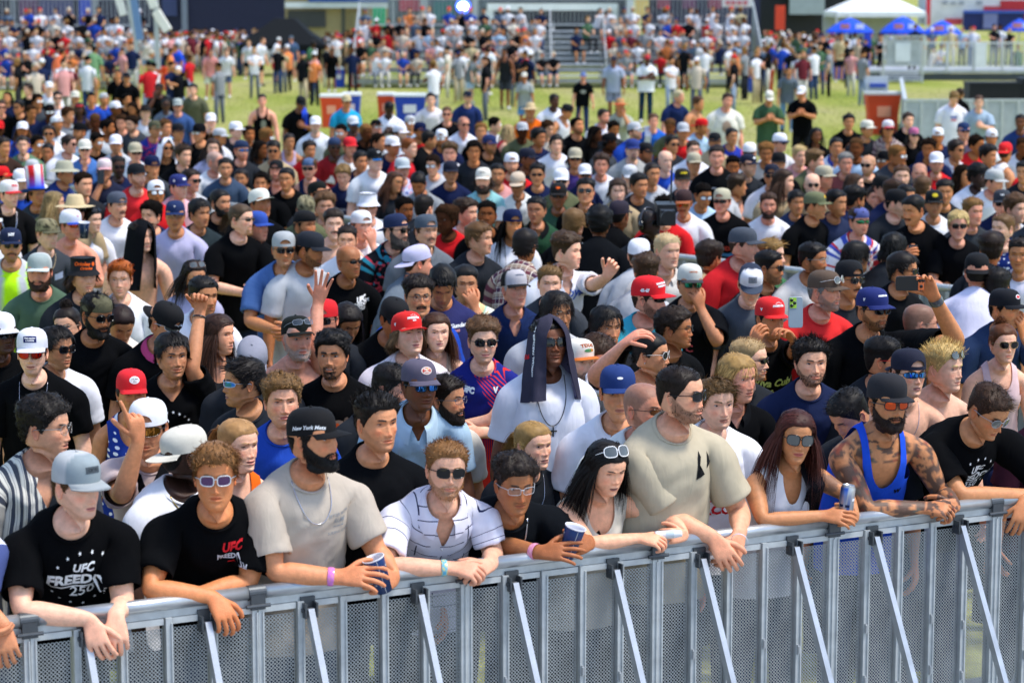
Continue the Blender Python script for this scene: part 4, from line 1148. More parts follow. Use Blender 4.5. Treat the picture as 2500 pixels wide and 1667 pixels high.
# ------------------------------------------------------------------ cloth patterns (on the garment's own coordinates: across, along, sleeve)
def patmat(kind, c1, c2, c3=None):
    key = ('pat', kind, c1, c2, c3)
    if key in M: return M[key]
    m = mat('cloth_' + kind, rgb('808080'), rough=.95, spec=.06, bump=.55, bscale=16, stretch=(1.2, 1.2, .32))
    N, L = m.node_tree.nodes, m.node_tree.links; bs = N['Principled BSDF']
    at = N.new('ShaderNodeAttribute'); at.attribute_name = 'suv'; sp = N.new('ShaderNodeSeparateXYZ'); L.new(at.outputs['Vector'], sp.inputs[0])
    def mth(op, a, b=None, c=None):
        n = N.new('ShaderNodeMath'); n.operation = op
        for i, x in enumerate((a, b, c)):
            if x is None: continue
            if isinstance(x, (int, float)): n.inputs[i].default_value = x
            else: L.new(x, n.inputs[i])
        return n.outputs[0]
    def band(s, f, w, off=0): return mth('LESS_THAN', mth('FRACT', mth('ADD', mth('MULTIPLY', s, f), 100.0 + off)), w)
    def mix(f, a, b):
        x = N.new('ShaderNodeMix'); x.data_type = 'RGBA'
        L.new(f, x.inputs[0])
        for i, q in ((6, a), (7, b)):
            if isinstance(q, np.ndarray): x.inputs[i].default_value = (*q, 1)
            else: L.new(q, x.inputs[i])
        return x.outputs[2]
    def noise(sc, det=2):
        n = N.new('ShaderNodeTexNoise'); n.inputs['Scale'].default_value = sc; n.inputs['Detail'].default_value = det; L.new(at.outputs['Vector'], n.inputs['Vector']); return n.outputs[0]
    u, v, w = sp.outputs; A, B = C(c1), C(c2); D = C(c3) if c3 else B
    if kind == 'vstripe': out = mix(band(u, 36, .42), mix(band(u, 90, .25), A, D), B)
    elif kind == 'hstripe': out = mix(band(mth('ADD', v, w), 16, .3), A, B)
    elif kind == 'plaid':
        out = mix(mth('MULTIPLY', band(u, 13, .45), 0.6), A, B); out = mix(mth('MULTIPLY', band(mth('ADD', v, w), 13, .45), .6), out, D); out = mix(band(u, 26, .10, .3), out, C('cream')); out = mix(band(v, 26, .10, .3), out, C('cream'))
    elif kind == 'pane':
        h1 = mth('MULTIPLY', band(mth('ADD', v, w), 17, .075), band(mth('ADD', u, mth('MULTIPLY', mth('FLOOR', mth('MULTIPLY', mth('ADD', v, w), 17)), .037)), 7, .72))
        v1 = mth('MULTIPLY', band(u, 9.5, .045), band(mth('ADD', v, mth('MULTIPLY', mth('FLOOR', mth('MULTIPLY', u, 9.5)), .043)), 6, .5))
        out = mix(mth('MAXIMUM', h1, v1), A, B)
    elif kind == 'flower':
        n1 = N.new('ShaderNodeTexVoronoi'); n1.inputs['Scale'].default_value = 16; L.new(at.outputs['Vector'], n1.inputs['Vector'])
        out = mix(mth('GREATER_THAN', noise(22), .55), A, B); out = mix(mth('LESS_THAN', n1.outputs['Distance'], .33), out, D)
    elif kind == 'stars':
        n1 = N.new('ShaderNodeTexVoronoi'); n1.inputs['Scale'].default_value = 24; n1.inputs['Randomness'].default_value = .35; L.new(at.outputs['Vector'], n1.inputs['Vector'])
        out = mix(mth('LESS_THAN', n1.outputs['Distance'], .30), A, B)
    elif kind == 'fade':      # dark upper part running through thin curved stripes into a second colour
        wob = mth('MULTIPLY', mth('SINE', mth('MULTIPLY', u, 9)), .05)
        s = mth('FRACT', mth('ADD', mth('MULTIPLY', mth('ADD', u, wob), 58), 100))
        lim = mth('MULTIPLY', mth('SUBTRACT', .30, v), 3.2)
        low = mth('LESS_THAN', s, lim)
        diag = mth('MULTIPLY', mth('LESS_THAN', mth('FRACT', mth('ADD', mth('MULTIPLY', mth('ADD', u, mth('MULTIPLY', v, .7)), 46), 100)), .3), mth('GREATER_THAN', mth('ADD', u, mth('MULTIPLY', v, .4)), .2))
        diag = mth('MULTIPLY', diag, mth('LESS_THAN', mth('ABSOLUTE', w), .01))
        out = mix(low, mix(diag, A, D), B)
    elif kind == 'heather': out = mix(noise(160, 4), A, B)
    L.new(out, bs.inputs['Base Color']); M[key] = m
    return m

def folds(q, k, seed):
    p = q.copy(); sg = np.sign(p[:, 0]); a = vnoise(np.stack([p[:, 0] * 12 + sg * p[:, 2] * 4.5, p[:, 1] * 12, p[:, 2] * 2.6], 1), 1, seed); bb = vnoise(p * np.array([20, 20, 9]), 1, seed + 3); d = vnoise(np.stack([p[:, 0] + p[:, 2] * .8, p[:, 1], p[:, 2] - p[:, 0] * .8], 1) * np.array([7, 9, 22]), 1, seed + 5)
    return np.clip(.5 + .5 * (1 - np.abs(a) * 2) * .8 + .25 * bb + .30 * (1 - 2 * np.abs(d)), 0, 1.6) * k
def clothes(P, b, tier, L, root, base, rng):
    sh = P.get('shirt', ('tee', 'black'))
    kind, colr = sh[0], sh[1]; opt = sh[2] if len(sh) > 2 else {}
    if kind == 'none': P['_shirt'] = None; return
    k = b.k; loose = opt.get('loose', 0.0) + .012 * (kind == 'tee')
    ts = [-.21, -.05, .12, .30, .48, .62, .72, .80, .88, .95, .995, 1.035]
    infl = np.array([.030, .022, .022, .030, .022, .016, .015, .017, .018, .017, .013, .012]) + loose * np.array([1.4, 1.3, 1.3, 1.6, 1.3, 1, .8, .6, .35, .15, 0, 0])
    tank = kind in ('tank', 'singlet')
    if kind in ('tee', 'polo', 'button', 'jersey', 'long', 'vest') or tank:
        infl = np.append(infl, .003); ts = ts + [1.025]
    if tank: infl = infl * .8
    tor = b.torso_cage(infl, ts)
    se = opt.get('sleeve', .80); e = opt.get('sinfl', .012) + loose * .5
    if kind == 'long': se = 1.93
    if se <= 1: tab = np.array([(.10, .065), (.29, .062), (se * .72, .058), (se, .058), (se - .03, .052)]); inf = [.019 + loose * .3, .017 + loose * .5, e, e + .004, e - .004]
    else: tab = np.vstack([ARM[:8], [(1.9, .034)]]); inf = [.013] * 6 + [.014, .014, .012]
    sleeveless = tank or kind == 'vest' or opt.get('cutoff')
    arms = {1: None, -1: None} if tank else {s: b.arm_rings(s, tab, 1, inf) for s in (1, -1)}
    if opt.get('cutoff') or kind == 'vest': arms = {s: b.arm_rings(s, np.array([(.08, .066), (.2, .064)]), 1, [.012, .010]) for s in (1, -1)}
    V, F, ring = b.cage(tor, arms, 0)
    V, F, _ = subdiv(V, F, None, max(L, 1) if tier < 2 else 1)
    V[:, :3] = relax(V, F, k, 5 if tier == 0 else 3)
    X = V[:, :3]
    if b.fem:
        for sx in (1, -1):
            g = np.exp(-(((V[:, 4] - sx * .075) / .06) ** 2 + ((V[:, 3] - .66) / .13) ** 2)) * (V[:, 5] > 0) * (np.abs(V[:, 6]) < .02); X += (g * (.036 + .02 * b.fat))[:, None] * b.Fw
    Nn = vnormals(V, [F]); amp = opt.get('amp', .022 if not tank else .012)
    fa = sstep(1.0, .8, V[:, 3]) * np.where(np.abs(V[:, 6]) > .02, .8, 1)
    V[:, :3] = X + Nn * (folds(X - base, amp, int(rng.integers(50))) * fa - amp * .55 * fa)[:, None]
    idx = np.where((V[:, 3] > .45) & (V[:, 3] < 1.03))[0]; E_ = None
    for rep in range(2):
        for i in idx:
            v = V[i, :3]; loc, nm_, _, d = b.skin.find_nearest(v)
            if loc is not None:
                q = np.array(nm_); dd = (v - np.array(loc)) @ q
                if dd < .008 and d < .08: V[i, :3] = np.array(loc) + q * .009
        if rep == 0: V[:, :3] = relax(V, F, k, 2)
    faces = [F]; fr = V[:, 5]; ax = np.abs(V[:, 4]) / k; t = V[:, 3]
    g = None
    if tank:
        w = opt.get('w', .128); nk = opt.get('neck', .23); nw = opt.get('nw', .072)
        g1 = w - ax + np.maximum(0, .70 - t) * .9
        tn = np.where(fr > 0, nk, .13)
        g2 = np.hypot(ax / nw, (t - 1.02) / tn) - 1
        g = np.minimum(g1, g2 * .06); g = np.where(t < .4, 1, g)
        if opt.get('halter'): g = np.where((fr > 0) & (t > .55), np.minimum(g, .115 - ax), g)
    if kind in ('button', 'polo') or opt.get('v'):
        dp = opt.get('v', .14 if kind == 'polo' else .26); wv = opt.get('vw', .035 if kind == 'polo' else .055)
        gv = ax - wv * (t - (1.02 - dp)) / dp
        g = np.where((fr > 0) & (np.abs(V[:, 6]) < .02) & (t > .55), np.where(t > 1.02 - dp, gv, 1), 1)
    if opt.get('open'):
        gv = ax - opt['open'] * (1.2 - t); g = np.where((fr > .2) & (np.abs(V[:, 6]) < .02), gv, 1)
    if g is not None: V, faces = clip(V, faces, g)
    c = C(colr); c = c * (.45 if c.max() < .02 else 1); col = np.tile(c * (1 + .03 * rng.normal()), (len(V), 1))
    if 'sleevec' in opt: col[np.abs(V[:, 6]) > .04] = C(opt['sleevec'])
    if 'low' in opt: col[(V[:, 3] < opt.get('lowt', .4)) & (np.abs(V[:, 6]) < .02)] = C(opt['low'])
    if 'yoke' in opt: col[(V[:, 3] > .62)] = C(opt['yoke'])
    if kind == 'vest':
        st = (np.abs(np.abs(V[:, 4]) / k - .085) < .026); col[st] = C('lgrey'); col[(V[:, 3] > .25) & (V[:, 3] < .36)] = C('lgrey')
    m = M['cloth'] if 'pat' not in opt else patmat(*opt['pat'])
    suv = np.stack([V[:, 4], V[:, 3] * .6, V[:, 6] * .3], 1)
    nm = {'tee': 'tee_shirt', 'tank': 'tank_top', 'singlet': 'tank_top', 'polo': 'polo_shirt', 'button': 'button_shirt', 'jersey': 'jersey', 'long': 'long_sleeved_shirt', 'vest': 'safety_vest'}[kind]
    o = mk(nm, V[:, :3], faces, m, root, col, True, None, base, uv=suv)
    P['_shirt'] = o
    if kind in ('tee', 'jersey') and tier < 2 and not opt.get('v'):
        rv = b.torso_cage(np.array([.0145, .0165, .0165, .003]) + loose * .1, [1.008, 1.018, 1.040, 1.036]); rv = rv.reshape(-1, 8); rV, rF = rv, grid_faces(4, 16, True, True)
        for _ in range(L): rV, rF, _l = catmull(rV, rF)
        cr = C(opt['rib']) if 'rib' in opt else c * .93; mk('collar_rib', rV[:, :3], [rF], m, o, np.tile(cr, (len(rV), 1)), True, None, base, uv=np.stack([rV[:, 4], rV[:, 3] * .6, rV[:, 6]], 1))
    tri = [tuple(int(i) for i in f) for ff in faces for f in ff]
    P['_bvh'] = BVHTree.FromPolygons([tuple(v) for v in V[:, :3]], tri)
    # collar with two falling points
    if kind in ('polo', 'button') or opt.get('collar'):
        cc = C(opt.get('collarc', colr)); a = np.radians(np.linspace(-158, 158, 33 if tier == 0 else 17)); rows = []
        cN, T, Fd = b.frame(1.02)
        for q, (r, up, dn) in enumerate(((.071, .026, 0), (.077, .034, 0), (.092, .014, .0), (.108, -.020, .0))):
            front = sstep(.2, -1, np.cos(a))
            rr = r * (1 + .12 * front * (q > 1))
            p = cN + k * (rr * np.sin(a))[:, None] * b.S - k * (rr * np.cos(a) * .98)[:, None] * Fd + T * (k * (up - (.052 + .03 * (q == 3)) * front))[:, None]
            rows.append(p)
        cv = np.concatenate(rows); P['_col'] = mk('collar', cv, [grid_faces(4, len(a), False, True)], m, o, np.tile(cc, (len(cv), 1)), True, None, base, uv=np.stack([(cv - base) @ b.S, (cv - base)[:, 2], 0 * cv[:, 0]], 1))
        if kind == 'button' and tier == 0:
            for q in range(4):
                tb = 1.02 - opt.get('v', .26) - .02 - q * .13; c0, T, Fd = b.frame(tb)
                h = P['_bvh'].ray_cast(Vector(c0 + Fd * .4), Vector(-Fd), .6)
                if h[0] is not None:
                    bv, bf = blob(np.array(h[0]), (.0055, .0055, .0055), 8, 5); mk('button', bv, bf, M['gloss'], o, np.tile(C(opt.get('btn', 'white')), (len(bv), 1)), True, None, base)
    if P.get('print') and tier < 2 or P.get('print3'):
        c0, T, Fd = b.frame(opt.get('pt', .78)); X_ = b.S
        for pr in (P['print'] if P.get('print') else P['print3']):
            pieces, dx, dy, sc_ = pr[0], pr[1], pr[2], pr[3] if len(pr) > 3 else 1
            pc = [(v * sc_ + (dx, dy, 0), f, c_) for v, f, c_ in pieces]
            stick(pc, 'print', P['_bvh'], c0, X_, nrm(T), nrm(np.cross(X_, nrm(T))) * 1.0, o, base, .003, .03)

def trousers(P, b, tier, root, base, rng):
    pk, pc = P.get('pants', ('jeans', '2a3550' if rng.random() < .5 else '1d1e22'))[:2]
    c = C(pc); k = b.k; vis = P.get('legs'); n = 14 if vis else 8; mb = MB()
    short = pk == 'shorts'
    hem = [];
    for s in (1, -1):
        hp = b.pel + b.S * s * .092 * k * (1 + .2 * b.fat); st = P.get('stride', .4)
        rs = .02 * rng.normal()
        ft = b.base + b.S * s * (.12 + rs) + b.Fw * .07 * s * st; ft[2] = .05
        kn = hp * .48 + ft * .52 + b.Fw * .02
        r = np.array([.085, .09, .086, .074, .068, .062, .058]) * k * (1 + .25 * b.fat)
        pts = [hp + (0, 0, .06), hp, hp * .7 + kn * .3, kn + (0, 0, .04), kn * .6 + ft * .4, kn * .25 + ft * .75, ft]
        if short: pts = [hp + (0, 0, .06), hp, hp * .7 + kn * .3, hp * .35 + kn * .65, hp * .2 + kn * .8]; r = np.array([.088, .095, .102, .102, .105]) * k * (1 + .25 * b.fat)
        mb.tube(pts, r, n, 0, c, not short)
        if vis:
            sh = MB(); d = b.Fw; v, f = blob((0, 0, 0), (.048, .135, .05), 12, 7); v[:, 2] = np.maximum(v[:, 2], -.03); R = rot(P.get('byaw', 0) + s * 8)
            v = v * (1, 1, 1 - .0) ; v[:, 2] += .01 * (v[:, 1] > 0)
            sh.add(v @ R.T + ft * (1, 1, 0) + b.Fw * .045 + (0, 0, .034), f, 0, C(P.get('shoes', 'white' if rng.random() < .6 else 'char'))); sh.build('shoe', M['cloth'], root, True, base)
    v, f = blob(b.pel + np.array([0, 0, .0]), (.152 * k * (1 + .2 * b.fat), .108 * k * (1 + .3 * b.fat), .11 * k), 16, 8); v = (v - b.pel) @ rot(b.yaw).T + b.pel
    mb.add(v, f, 0, c)
    mb.build('shorts' if short else 'trousers', M['cloth'], root, True, base)

def chain(P, b, drop, r, colr, matn, n=40, w=.075, pendant=None):
    """Necklace lying on neck and chest."""
    root, base = P['_root'], P['_root'].location; bvh = P.get('_bvh'); k = b.k
    body = [c for c in root.children if c.name.startswith('body')][0]
    me = body.data; bb = BVHTree.FromPolygons([v.co + body_loc(root) for v in me.vertices], [p.vertices[:] for p in me.polygons])
    c0, T, Fd = b.frame(1.0); pts = []
    for q in np.linspace(-1, 1, n):
        side = q; x = w * k * math.sin(q * np.pi * .5) ; y = -(.03 + drop * math.cos(q * np.pi * .5) ** 1.3) * k + .03 * k * abs(q) ** 3
        o = c0 + b.S * x + T * y + Fd * .3; best = None
        for B in (bvh, bb):
            if B is None: continue
            h = B.ray_cast(Vector(o), Vector(-Fd), .6)
            if h[0] is not None and (best is None or h[3] < best[1]): best = (np.array(h[0]), h[3])
        if best: pts.append(best[0] + Fd * (r + .002))
    if len(pts) < 4: return
    pts = np.array(pts); pts[1:-1] = (pts[:-2] + 2 * pts[1:-1] + pts[2:]) / 4
    mb = MB(); mb.tube(pts, r, 5)
    if pendant == 'cross':
        m = pts[len(pts) // 2]; mb.box(m - T * .034 + Fd * .004, (.007, .005, .062), np.stack([b.S, Fd, T], 1)); mb.box(m - T * .026 + Fd * .004, (.036, .005, .007), np.stack([b.S, Fd, T], 1))
    elif pendant: m = pts[len(pts) // 2]; mb.box(m - T * .014 + Fd * .004, (.012, .004, .02), np.stack([b.S, Fd, T], 1))
    mb.build('necklace', M[matn], root, True, base)
    o = [c for c in root.children if c.name.startswith('necklace')][-1]; a = np.ones((len(o.data.vertices), 4), np.float32); a[:, :3] = colr; o.data.color_attributes['col'].data.foreach_set('color', a.ravel())
def body_loc(root): return Vector(root.location)
def extras(P, b, tier, toW, root, base, rng):
    for e in P.get('ex', []):
        if e[0] == 'chain' and tier < 2: chain(P, b, e[2], e[3] if len(e) > 3 else .003, C(e[1]), 'metal' if e[1] in ('lgrey', 'd0b060', 'c8c8d0') else 'gloss', pendant=e[4] if len(e) > 4 else None)
        elif e[0] == 'band':
            A = b.arms[e[1]]; d = nrm(A['Wr'] - A['El']); c = A['Wr'] - d * e[4] if len(e) > 4 else A['Wr'] - d * .018; h = e[3] if len(e) > 3 else .011
            r = .0335 * b.k * (.9 if b.fem else 1.06)
            v, f = tube([c - d * h, c - d * h * .5, c + d * h * .5, c + d * h], [r, r + .002, r + .002, r], 16, False, .86, A['en'])
            cl = np.tile(C(e[2]), (len(v), 1))
            if len(e) > 5: cl[::3] = C(e[5])
            mk('wristband' if h < .02 else 'watch', v, f, M['gloss'], root, cl, True, None, base)
        elif e[0] == 'strap':      # (strap, colour, shoulder side, width) across the chest
            c0, T, Fd = b.frame(.62); s = e[2]; bvh = P.get('_bvh'); w = e[3] if len(e) > 3 else .02; pts = []
            for q in np.linspace(0, 1, 24):
                o = c0 + b.S * (s * (.10 - .24 * q)) * b.k + T * (.225 - .42 * q) * b.k + Fd * .3; h = bvh.ray_cast(Vector(o), Vector(-Fd), .7) if bvh else (None,)
                if h[0] is not None: pts.append(np.array(h[0]) + Fd * .005)
            if len(pts) > 3:
                pts = np.array(pts); tt = nrm(np.gradient(pts, axis=0)); sd = nrm(np.cross(tt, Fd)) * w; v = np.concatenate([pts - sd, pts + sd, pts + sd - Fd * .004, pts - sd - Fd * .004]).reshape(4, len(pts), 3).transpose(1, 0, 2).reshape(-1, 3)
                mk('strap', v, [grid_faces(len(pts), 4, True)], M['cloth'], root, np.tile(C(e[1]), (len(v), 1)), False, None, base)
        elif e[0] == 'earring':
            for s in (1, -1): v, f = blob(toW([s * 80, 6, -47]), (.004,) * 3, 8, 5); mk('earring', v, f, M['metal'], root, np.tile(C('lgrey'), (len(v), 1)), True, None, base)
        elif e[0] == 'drape':      # folded towel or shirt over a shoulder
            s = e[2]; V = []; c = C(e[1])
            bb = P.get('_bvh')
            for q in np.linspace(-1, 1, 17):
                for w in np.linspace(-.5, .5, 6):
                    c0, T, Fd = b.frame(1.0 - .55 * abs(q)); x = b.S * s * (.085 + .10 * w + .02 * abs(q)) * b.k
                    if q <= 0: p = c0 + x - Fd * (.10 + .02 * abs(q)) + T * .0
                    else: p = c0 + x + Fd * (.115 + .04 * q)
                    p = p + T * (.05 * (1 - abs(q)) - .02); V.append(p + Fd * .012 * math.sin(w * 11 + q * 2))
            V = np.array(V); mk('shoulder_towel', V, [grid_faces(17, 6)], M['cloth'], root, np.tile(c, (len(V), 1)), True, None, base)

# ------------------------------------------------------------------ things in hands (top-level)
def lathe(prof, n=24):
    a = 2 * np.pi * np.arange(n) / n; V = np.concatenate([np.stack([r * np.cos(a), r * np.sin(a), np.full(n, z)], 1) for r, z in prof]); return V, [grid_faces(len(prof), n, True)]
def frame_of(axis, ref):
    z = nrm(axis); x = nrm(np.asarray(ref) - z * (np.asarray(ref) @ z)); return np.stack([x, np.cross(z, x), z], 1)
def cup(center, axis, ref, label, colr='1c3c72', h=.13, group='paper cups held in the crowd'):
    R = frame_of(axis, ref); o = empty('cup', center, label, 'cup', group); pl = lambda v: v @ R.T + center
    v, f = lathe([(.001, -h / 2 + .002), (.030, -h / 2 + .002), (.031, -h / 2), (.044, h / 2 - .004)]); mk('wall', pl(v), f, M['gloss2'], o, np.tile(C(colr), (len(v), 1)), True, None, center)
    v, f = lathe([(.044, h / 2 - .006), (.0465, h / 2 - .003), (.0465, h / 2), (.043, h / 2), (.042, h / 2 - .012), (.03, -h / 2 + .01), (.001, -h / 2 + .01)]); mk('rim', pl(v), f, M['gloss2'], o, np.tile(C('white'), (len(v), 1)), True, None, center)
    mb = MB()
    for q in range(10):
        a = q * .63; z = (-.04, .0, .035)[q % 3] + .008 * (q % 2); r = np.interp(z, [-h / 2, h / 2], [.0312, .0445]) + .0008
        sv, sf = star(.007, (0, 0)); w = np.stack([r * np.cos(a + sv[:, 0] / r), r * np.sin(a + sv[:, 0] / r), z + sv[:, 1]], 1); mb.add(pl(w), [np.array(sf)], 0, C('lgrey'))
    for a in (.3, 2.4, 4.5):
        z = np.linspace(-h / 2 + .004, h / 2 - .008, 6); r = np.interp(z, [-h / 2, h / 2], [.0312, .0445]) + .0007
        w = np.concatenate([np.stack([r * math.cos(a + d), r * math.sin(a + d), z], 1) for d in (-.03, .03)]); mb.add(pl(w), [np.array([(i, i + 1, i + 7, i + 6) for i in range(5)])], 0, C('lgrey'))
    mb.build('print', M['print'], o, True, center); return o
def can(center, axis, ref, label, h=.122):
    R = frame_of(axis, ref); o = empty('drink_can', center, label, 'can'); pl = lambda v: v @ R.T + center
    v, f = lathe([(.001, -h / 2), (.026, -h / 2), (.033, -h / 2 + .008), (.033, h / 2 - .014), (.027, h / 2 - .002), (.0275, h / 2), (.025, h / 2), (.025, h / 2 - .004), (.001, h / 2 - .004)], 28)
    nz = vnoise(v, 60, 3); cl = np.where((nz > .1)[:, None], C('2a58b0'), C('lgrey')); cl[v[:, 2] > h / 2 - .014] = C('lgrey'); mk('can_body', pl(v), f, M['foil'], o, cl, True, None, center)
    mb = MB()
    for q in range(7):
        V, F = text_mesh('LITE' if q % 2 else 'BEER', .016, .0006) if False else rectm(0, 0, .02, .012, 4, 1); a = q * .9; r = .0336; w = np.stack([r * np.cos(a + V[:, 0] / r), r * np.sin(a + V[:, 0] / r), V[:, 1] + (-.03, .0, .025)[q % 3]], 1); mb.add(pl(w), [np.array(F)], 0, C('white' if q % 2 else 'navy'))
    mb.build('print', M['print'], o, True, center); return o
def phone(center, xdir, ydir, label, backc='char', w=.075, h=.155, plate=None):
    """xdir across, ydir along; the camera side is xdir x ydir."""
    x = nrm(xdir); y = nrm(ydir - x * (np.asarray(ydir) @ x)); z = np.cross(x, y); R = np.stack([x, y, z], 1); o = empty('phone', center, label, 'phone'); mb = MB()
    n = 24; a = 2 * np.pi * np.arange(n) / n; ox = w / 2 * np.sign(np.cos(a)) * np.abs(np.cos(a)) ** .28; oy = h / 2 * np.sign(np.sin(a)) * np.abs(np.sin(a)) ** .2
    P_ = np.concatenate([np.stack([ox * s, oy * s, np.full(n, t)], 1) for s, t in ((.97, -.005), (1, -.003), (1, .003), (.97, .005))] + [np.array([[0, 0, -.005], [0, 0, .005]])])
    j = np.arange(n); mb.add(P_ @ R.T + center, [grid_faces(4, n, True), np.stack([j, (j + 1) % n, np.full(n, 4 * n)], 1)[:, ::-1], np.stack([3 * n + j, 3 * n + (j + 1) % n, np.full(n, 4 * n + 1)], 1)], 0, C(backc)); mb.build('case', M['gloss2'], o, False, center)
    cm = MB(); pc = np.array(plate[1] if plate else (-.012, .045)); ps = plate[2] if plate else (.04, .04)
    cm.box((center + R @ np.array([pc[0], pc[1], .0062])), (ps[0], ps[1], .003), R, 0, C(plate[0] if plate else 'dgrey')); c_o = cm.build('camera_plate', M['gloss2'], o, False, center)
    for dx, dy in ((-.22, .26), (.22, .0), (-.22, -.26)):
        v, f = lathe([(.001, .002), (.0085, .002), (.009, 0), (.009, -.002)], 14); v = v + (pc[0] + dx * ps[0], pc[1] + dy * ps[1], .0085); mk('camera_lens', v @ R.T + center, f, M['lens_black'], c_o, np.tile(C('black'), (len(v), 1)), True, None, center)
    return o
M['gloss2'] = mat('coated_paper', attr=True, rough=.35, spec=.4)
M['foil'] = mat('printed_aluminium', attr=True, rough=.3, metal=.7)
# ------------------------------------------------------------------ ground
def ground():
    m = bpy.data.materials.new('lawn'); m.use_nodes = True; N, L = m.node_tree.nodes, m.node_tree.links; b = N['Principled BSDF']
    b.inputs['Roughness'].default_value = .9; b.inputs['Specular IOR Level'].default_value = .1
    tc = N.new('ShaderNodeTexCoord'); mp = N.new('ShaderNodeMapping'); mp.inputs['Scale'].default_value = (.5, .12, 1); L.new(tc.outputs['Object'], mp.inputs[0])
    def noise(sc, vec, det=5):
        n = N.new('ShaderNodeTexNoise'); n.inputs['Scale'].default_value = sc; n.inputs['Detail'].default_value = det; L.new(vec, n.inputs['Vector']); return n.outputs[0]
    def ramp(f, st):
        r = N.new('ShaderNodeValToRGB'); L.new(f, r.inputs[0]); e = r.color_ramp.elements
        e[0].position, e[0].color = st[0][0], (*rgb(st[0][1]), 1); e[1].position, e[1].color = st[-1][0], (*rgb(st[-1][1]), 1)
        for p, c in st[1:-1]: x = e.new(p); x.color = (*rgb(c), 1)
        return r.outputs[0]
    a = ramp(noise(.55, mp.outputs[0]), [(.30, '90a040'), (.44, 'a8b054'), (.56, 'bcba70'), (.70, 'b4ac7a')])
    g = ramp(noise(9, tc.outputs['Object'], 8), [(.3, '8a8a80'), (.7, 'ffffff')])
    x = N.new('ShaderNodeMix'); x.data_type = 'RGBA'; x.blend_type = 'MULTIPLY'; x.inputs[0].default_value = .8; L.new(a, x.inputs[6]); L.new(g, x.inputs[7])
    L.new(x.outputs[2], b.inputs['Base Color'])
    bp = N.new('ShaderNodeBump'); bp.inputs['Distance'].default_value = .05; bp.inputs['Strength'].default_value = .8; L.new(noise(30, tc.outputs['Object'], 4), bp.inputs['Height']); L.new(bp.outputs[0], b.inputs['Normal'])
    v = np.array([[-900, -30, 0], [900, -30, 0], [900, 3000, 0], [-900, 3000, 0]], float)
    tag(mk('ground', v, [[[0, 1, 2, 3]]], m), kind='structure')
    # a tuft layer: short blades where the lawn is in view
    rng = np.random.default_rng(5); n = 26000; y = 34 + 55 * rng.random(n); x_ = (rng.random(n) - .5) * .46 * y
    h = .03 + .04 * rng.random(n); a = rng.random(n) * 6.28; w = .012
    p = np.stack([x_, y, 0 * y], 1); d = np.stack([np.cos(a), np.sin(a), 0 * a], 1) * w; t = p + np.stack([rng.normal(size=n) * .02, rng.normal(size=n) * .02, h], 1)
    V = np.stack([p - d, p + d, t], 1).reshape(-1, 3); c = np.repeat(np.array([rgb('7c9436'), rgb('8f9c46'), rgb('a5a45a')])[rng.integers(0, 3, n)], 3, 0)
    tag(mk('grass', V, [np.arange(3 * n).reshape(-1, 3)], M['cloth'], None, c, False), 'short sunlit lawn grass between the crowd and the stands', 'grass', kind='stuff')
ground()

# ------------------------------------------------------------------ the aluminium crowd barrier
def metalmat(name, c, rough=.38, metal=.85, var=.12, vs=20):
    m = mat(name, rgb(c), rough=rough, metal=metal, spec=.5, var=var, vscale=vs, bump=.06, bscale=140); return m
M['alu'] = metalmat('brushed_aluminium', 'c0c4c4', .5, .4); M['alu_rail'] = metalmat('polished_rail', 'b9bcbe', .36, .7, .14, 9); M['alu_panel'] = metalmat('perforated_sheet', '9ea3a4', .5, .5, .22, 7); M['steel_dark'] = metalmat('dark_steel', '53575b', .5, .7)
RA, RB = np.array([-1.87, 8.81, 0]), np.array([2.34, 11.03, 0])
RU = nrm(RB - RA); RNm = np.array([RU[1], -RU[0], 0])       # along the rail, and towards the pit
RZ = 1.2
def rail_at(px):
    k = (px - 1250) / F_PX * 1.0
    # pixel column: x = k * depth along the view axis (about y / cos pitch near the rail height)
    d = lambda t: RA + RU * t
    lo, hi = -3.0, 8.0
    for _ in range(50):
        m_ = (lo + hi) / 2; p = d(m_); zc = p[1] * CP - (RZ - CAM_H) * SP
        if p[0] / zc < k: lo = m_
        else: hi = m_
    return d(lo)
MODL = .916
def perf_panel(w, h, pitch=.0155):
    nx, ny = int(w / pitch), int(h / pitch); n = 8; V, F = [], []
    a = (np.arange(n) + .5) * 2 * np.pi / n; r = pitch * .31
    sq = np.array([[1, .41], [.41, 1], [-.41, 1], [-1, .41], [-1, -.41], [-.41, -1], [.41, -1], [1, -.41]]) * pitch / 2
    sq = np.sign(sq) * np.where(np.abs(sq) > pitch * .4, pitch / 2, np.abs(sq))
    hole = np.stack([r * np.cos(a), r * np.sin(a)], 1); j = np.arange(n); j2 = (j + 1) % n
    gx, gy = np.meshgrid((np.arange(nx) + .5) * pitch, (np.arange(ny) + .5) * pitch); ctr = np.stack([gx.ravel(), gy.ravel()], 1)
    P = np.concatenate([hole, sq])[None] + ctr[:, None]; cell = np.stack([j, j2, n + j2, n + j], 1)
    F = (np.arange(len(ctr))[:, None, None] * 16 + cell[None]).reshape(-1, 4); V = P.reshape(-1, 2)
    return np.stack([V[:, 0], 0 * V[:, 0], V[:, 1]], 1), F, nx * pitch, ny * pitch
def pit_floor():  # unseen grey floor, added to cut the lawn's green bounce on the barrier
    a, c = RA - RU * 30 + RNm * .03, RB + RU * 30 + RNm * .03; v = np.array([a, c, c + RNm * 40, a + RNm * 40]) + (0, 0, .006)
    tag(mk('pit_floor', v, [[[0, 3, 2, 1]]], mat('pit_floor', rgb('86888a'), rough=.85, var=.2, vscale=1.5, bump=.2, bscale=9)), kind='structure')
pit_floor()
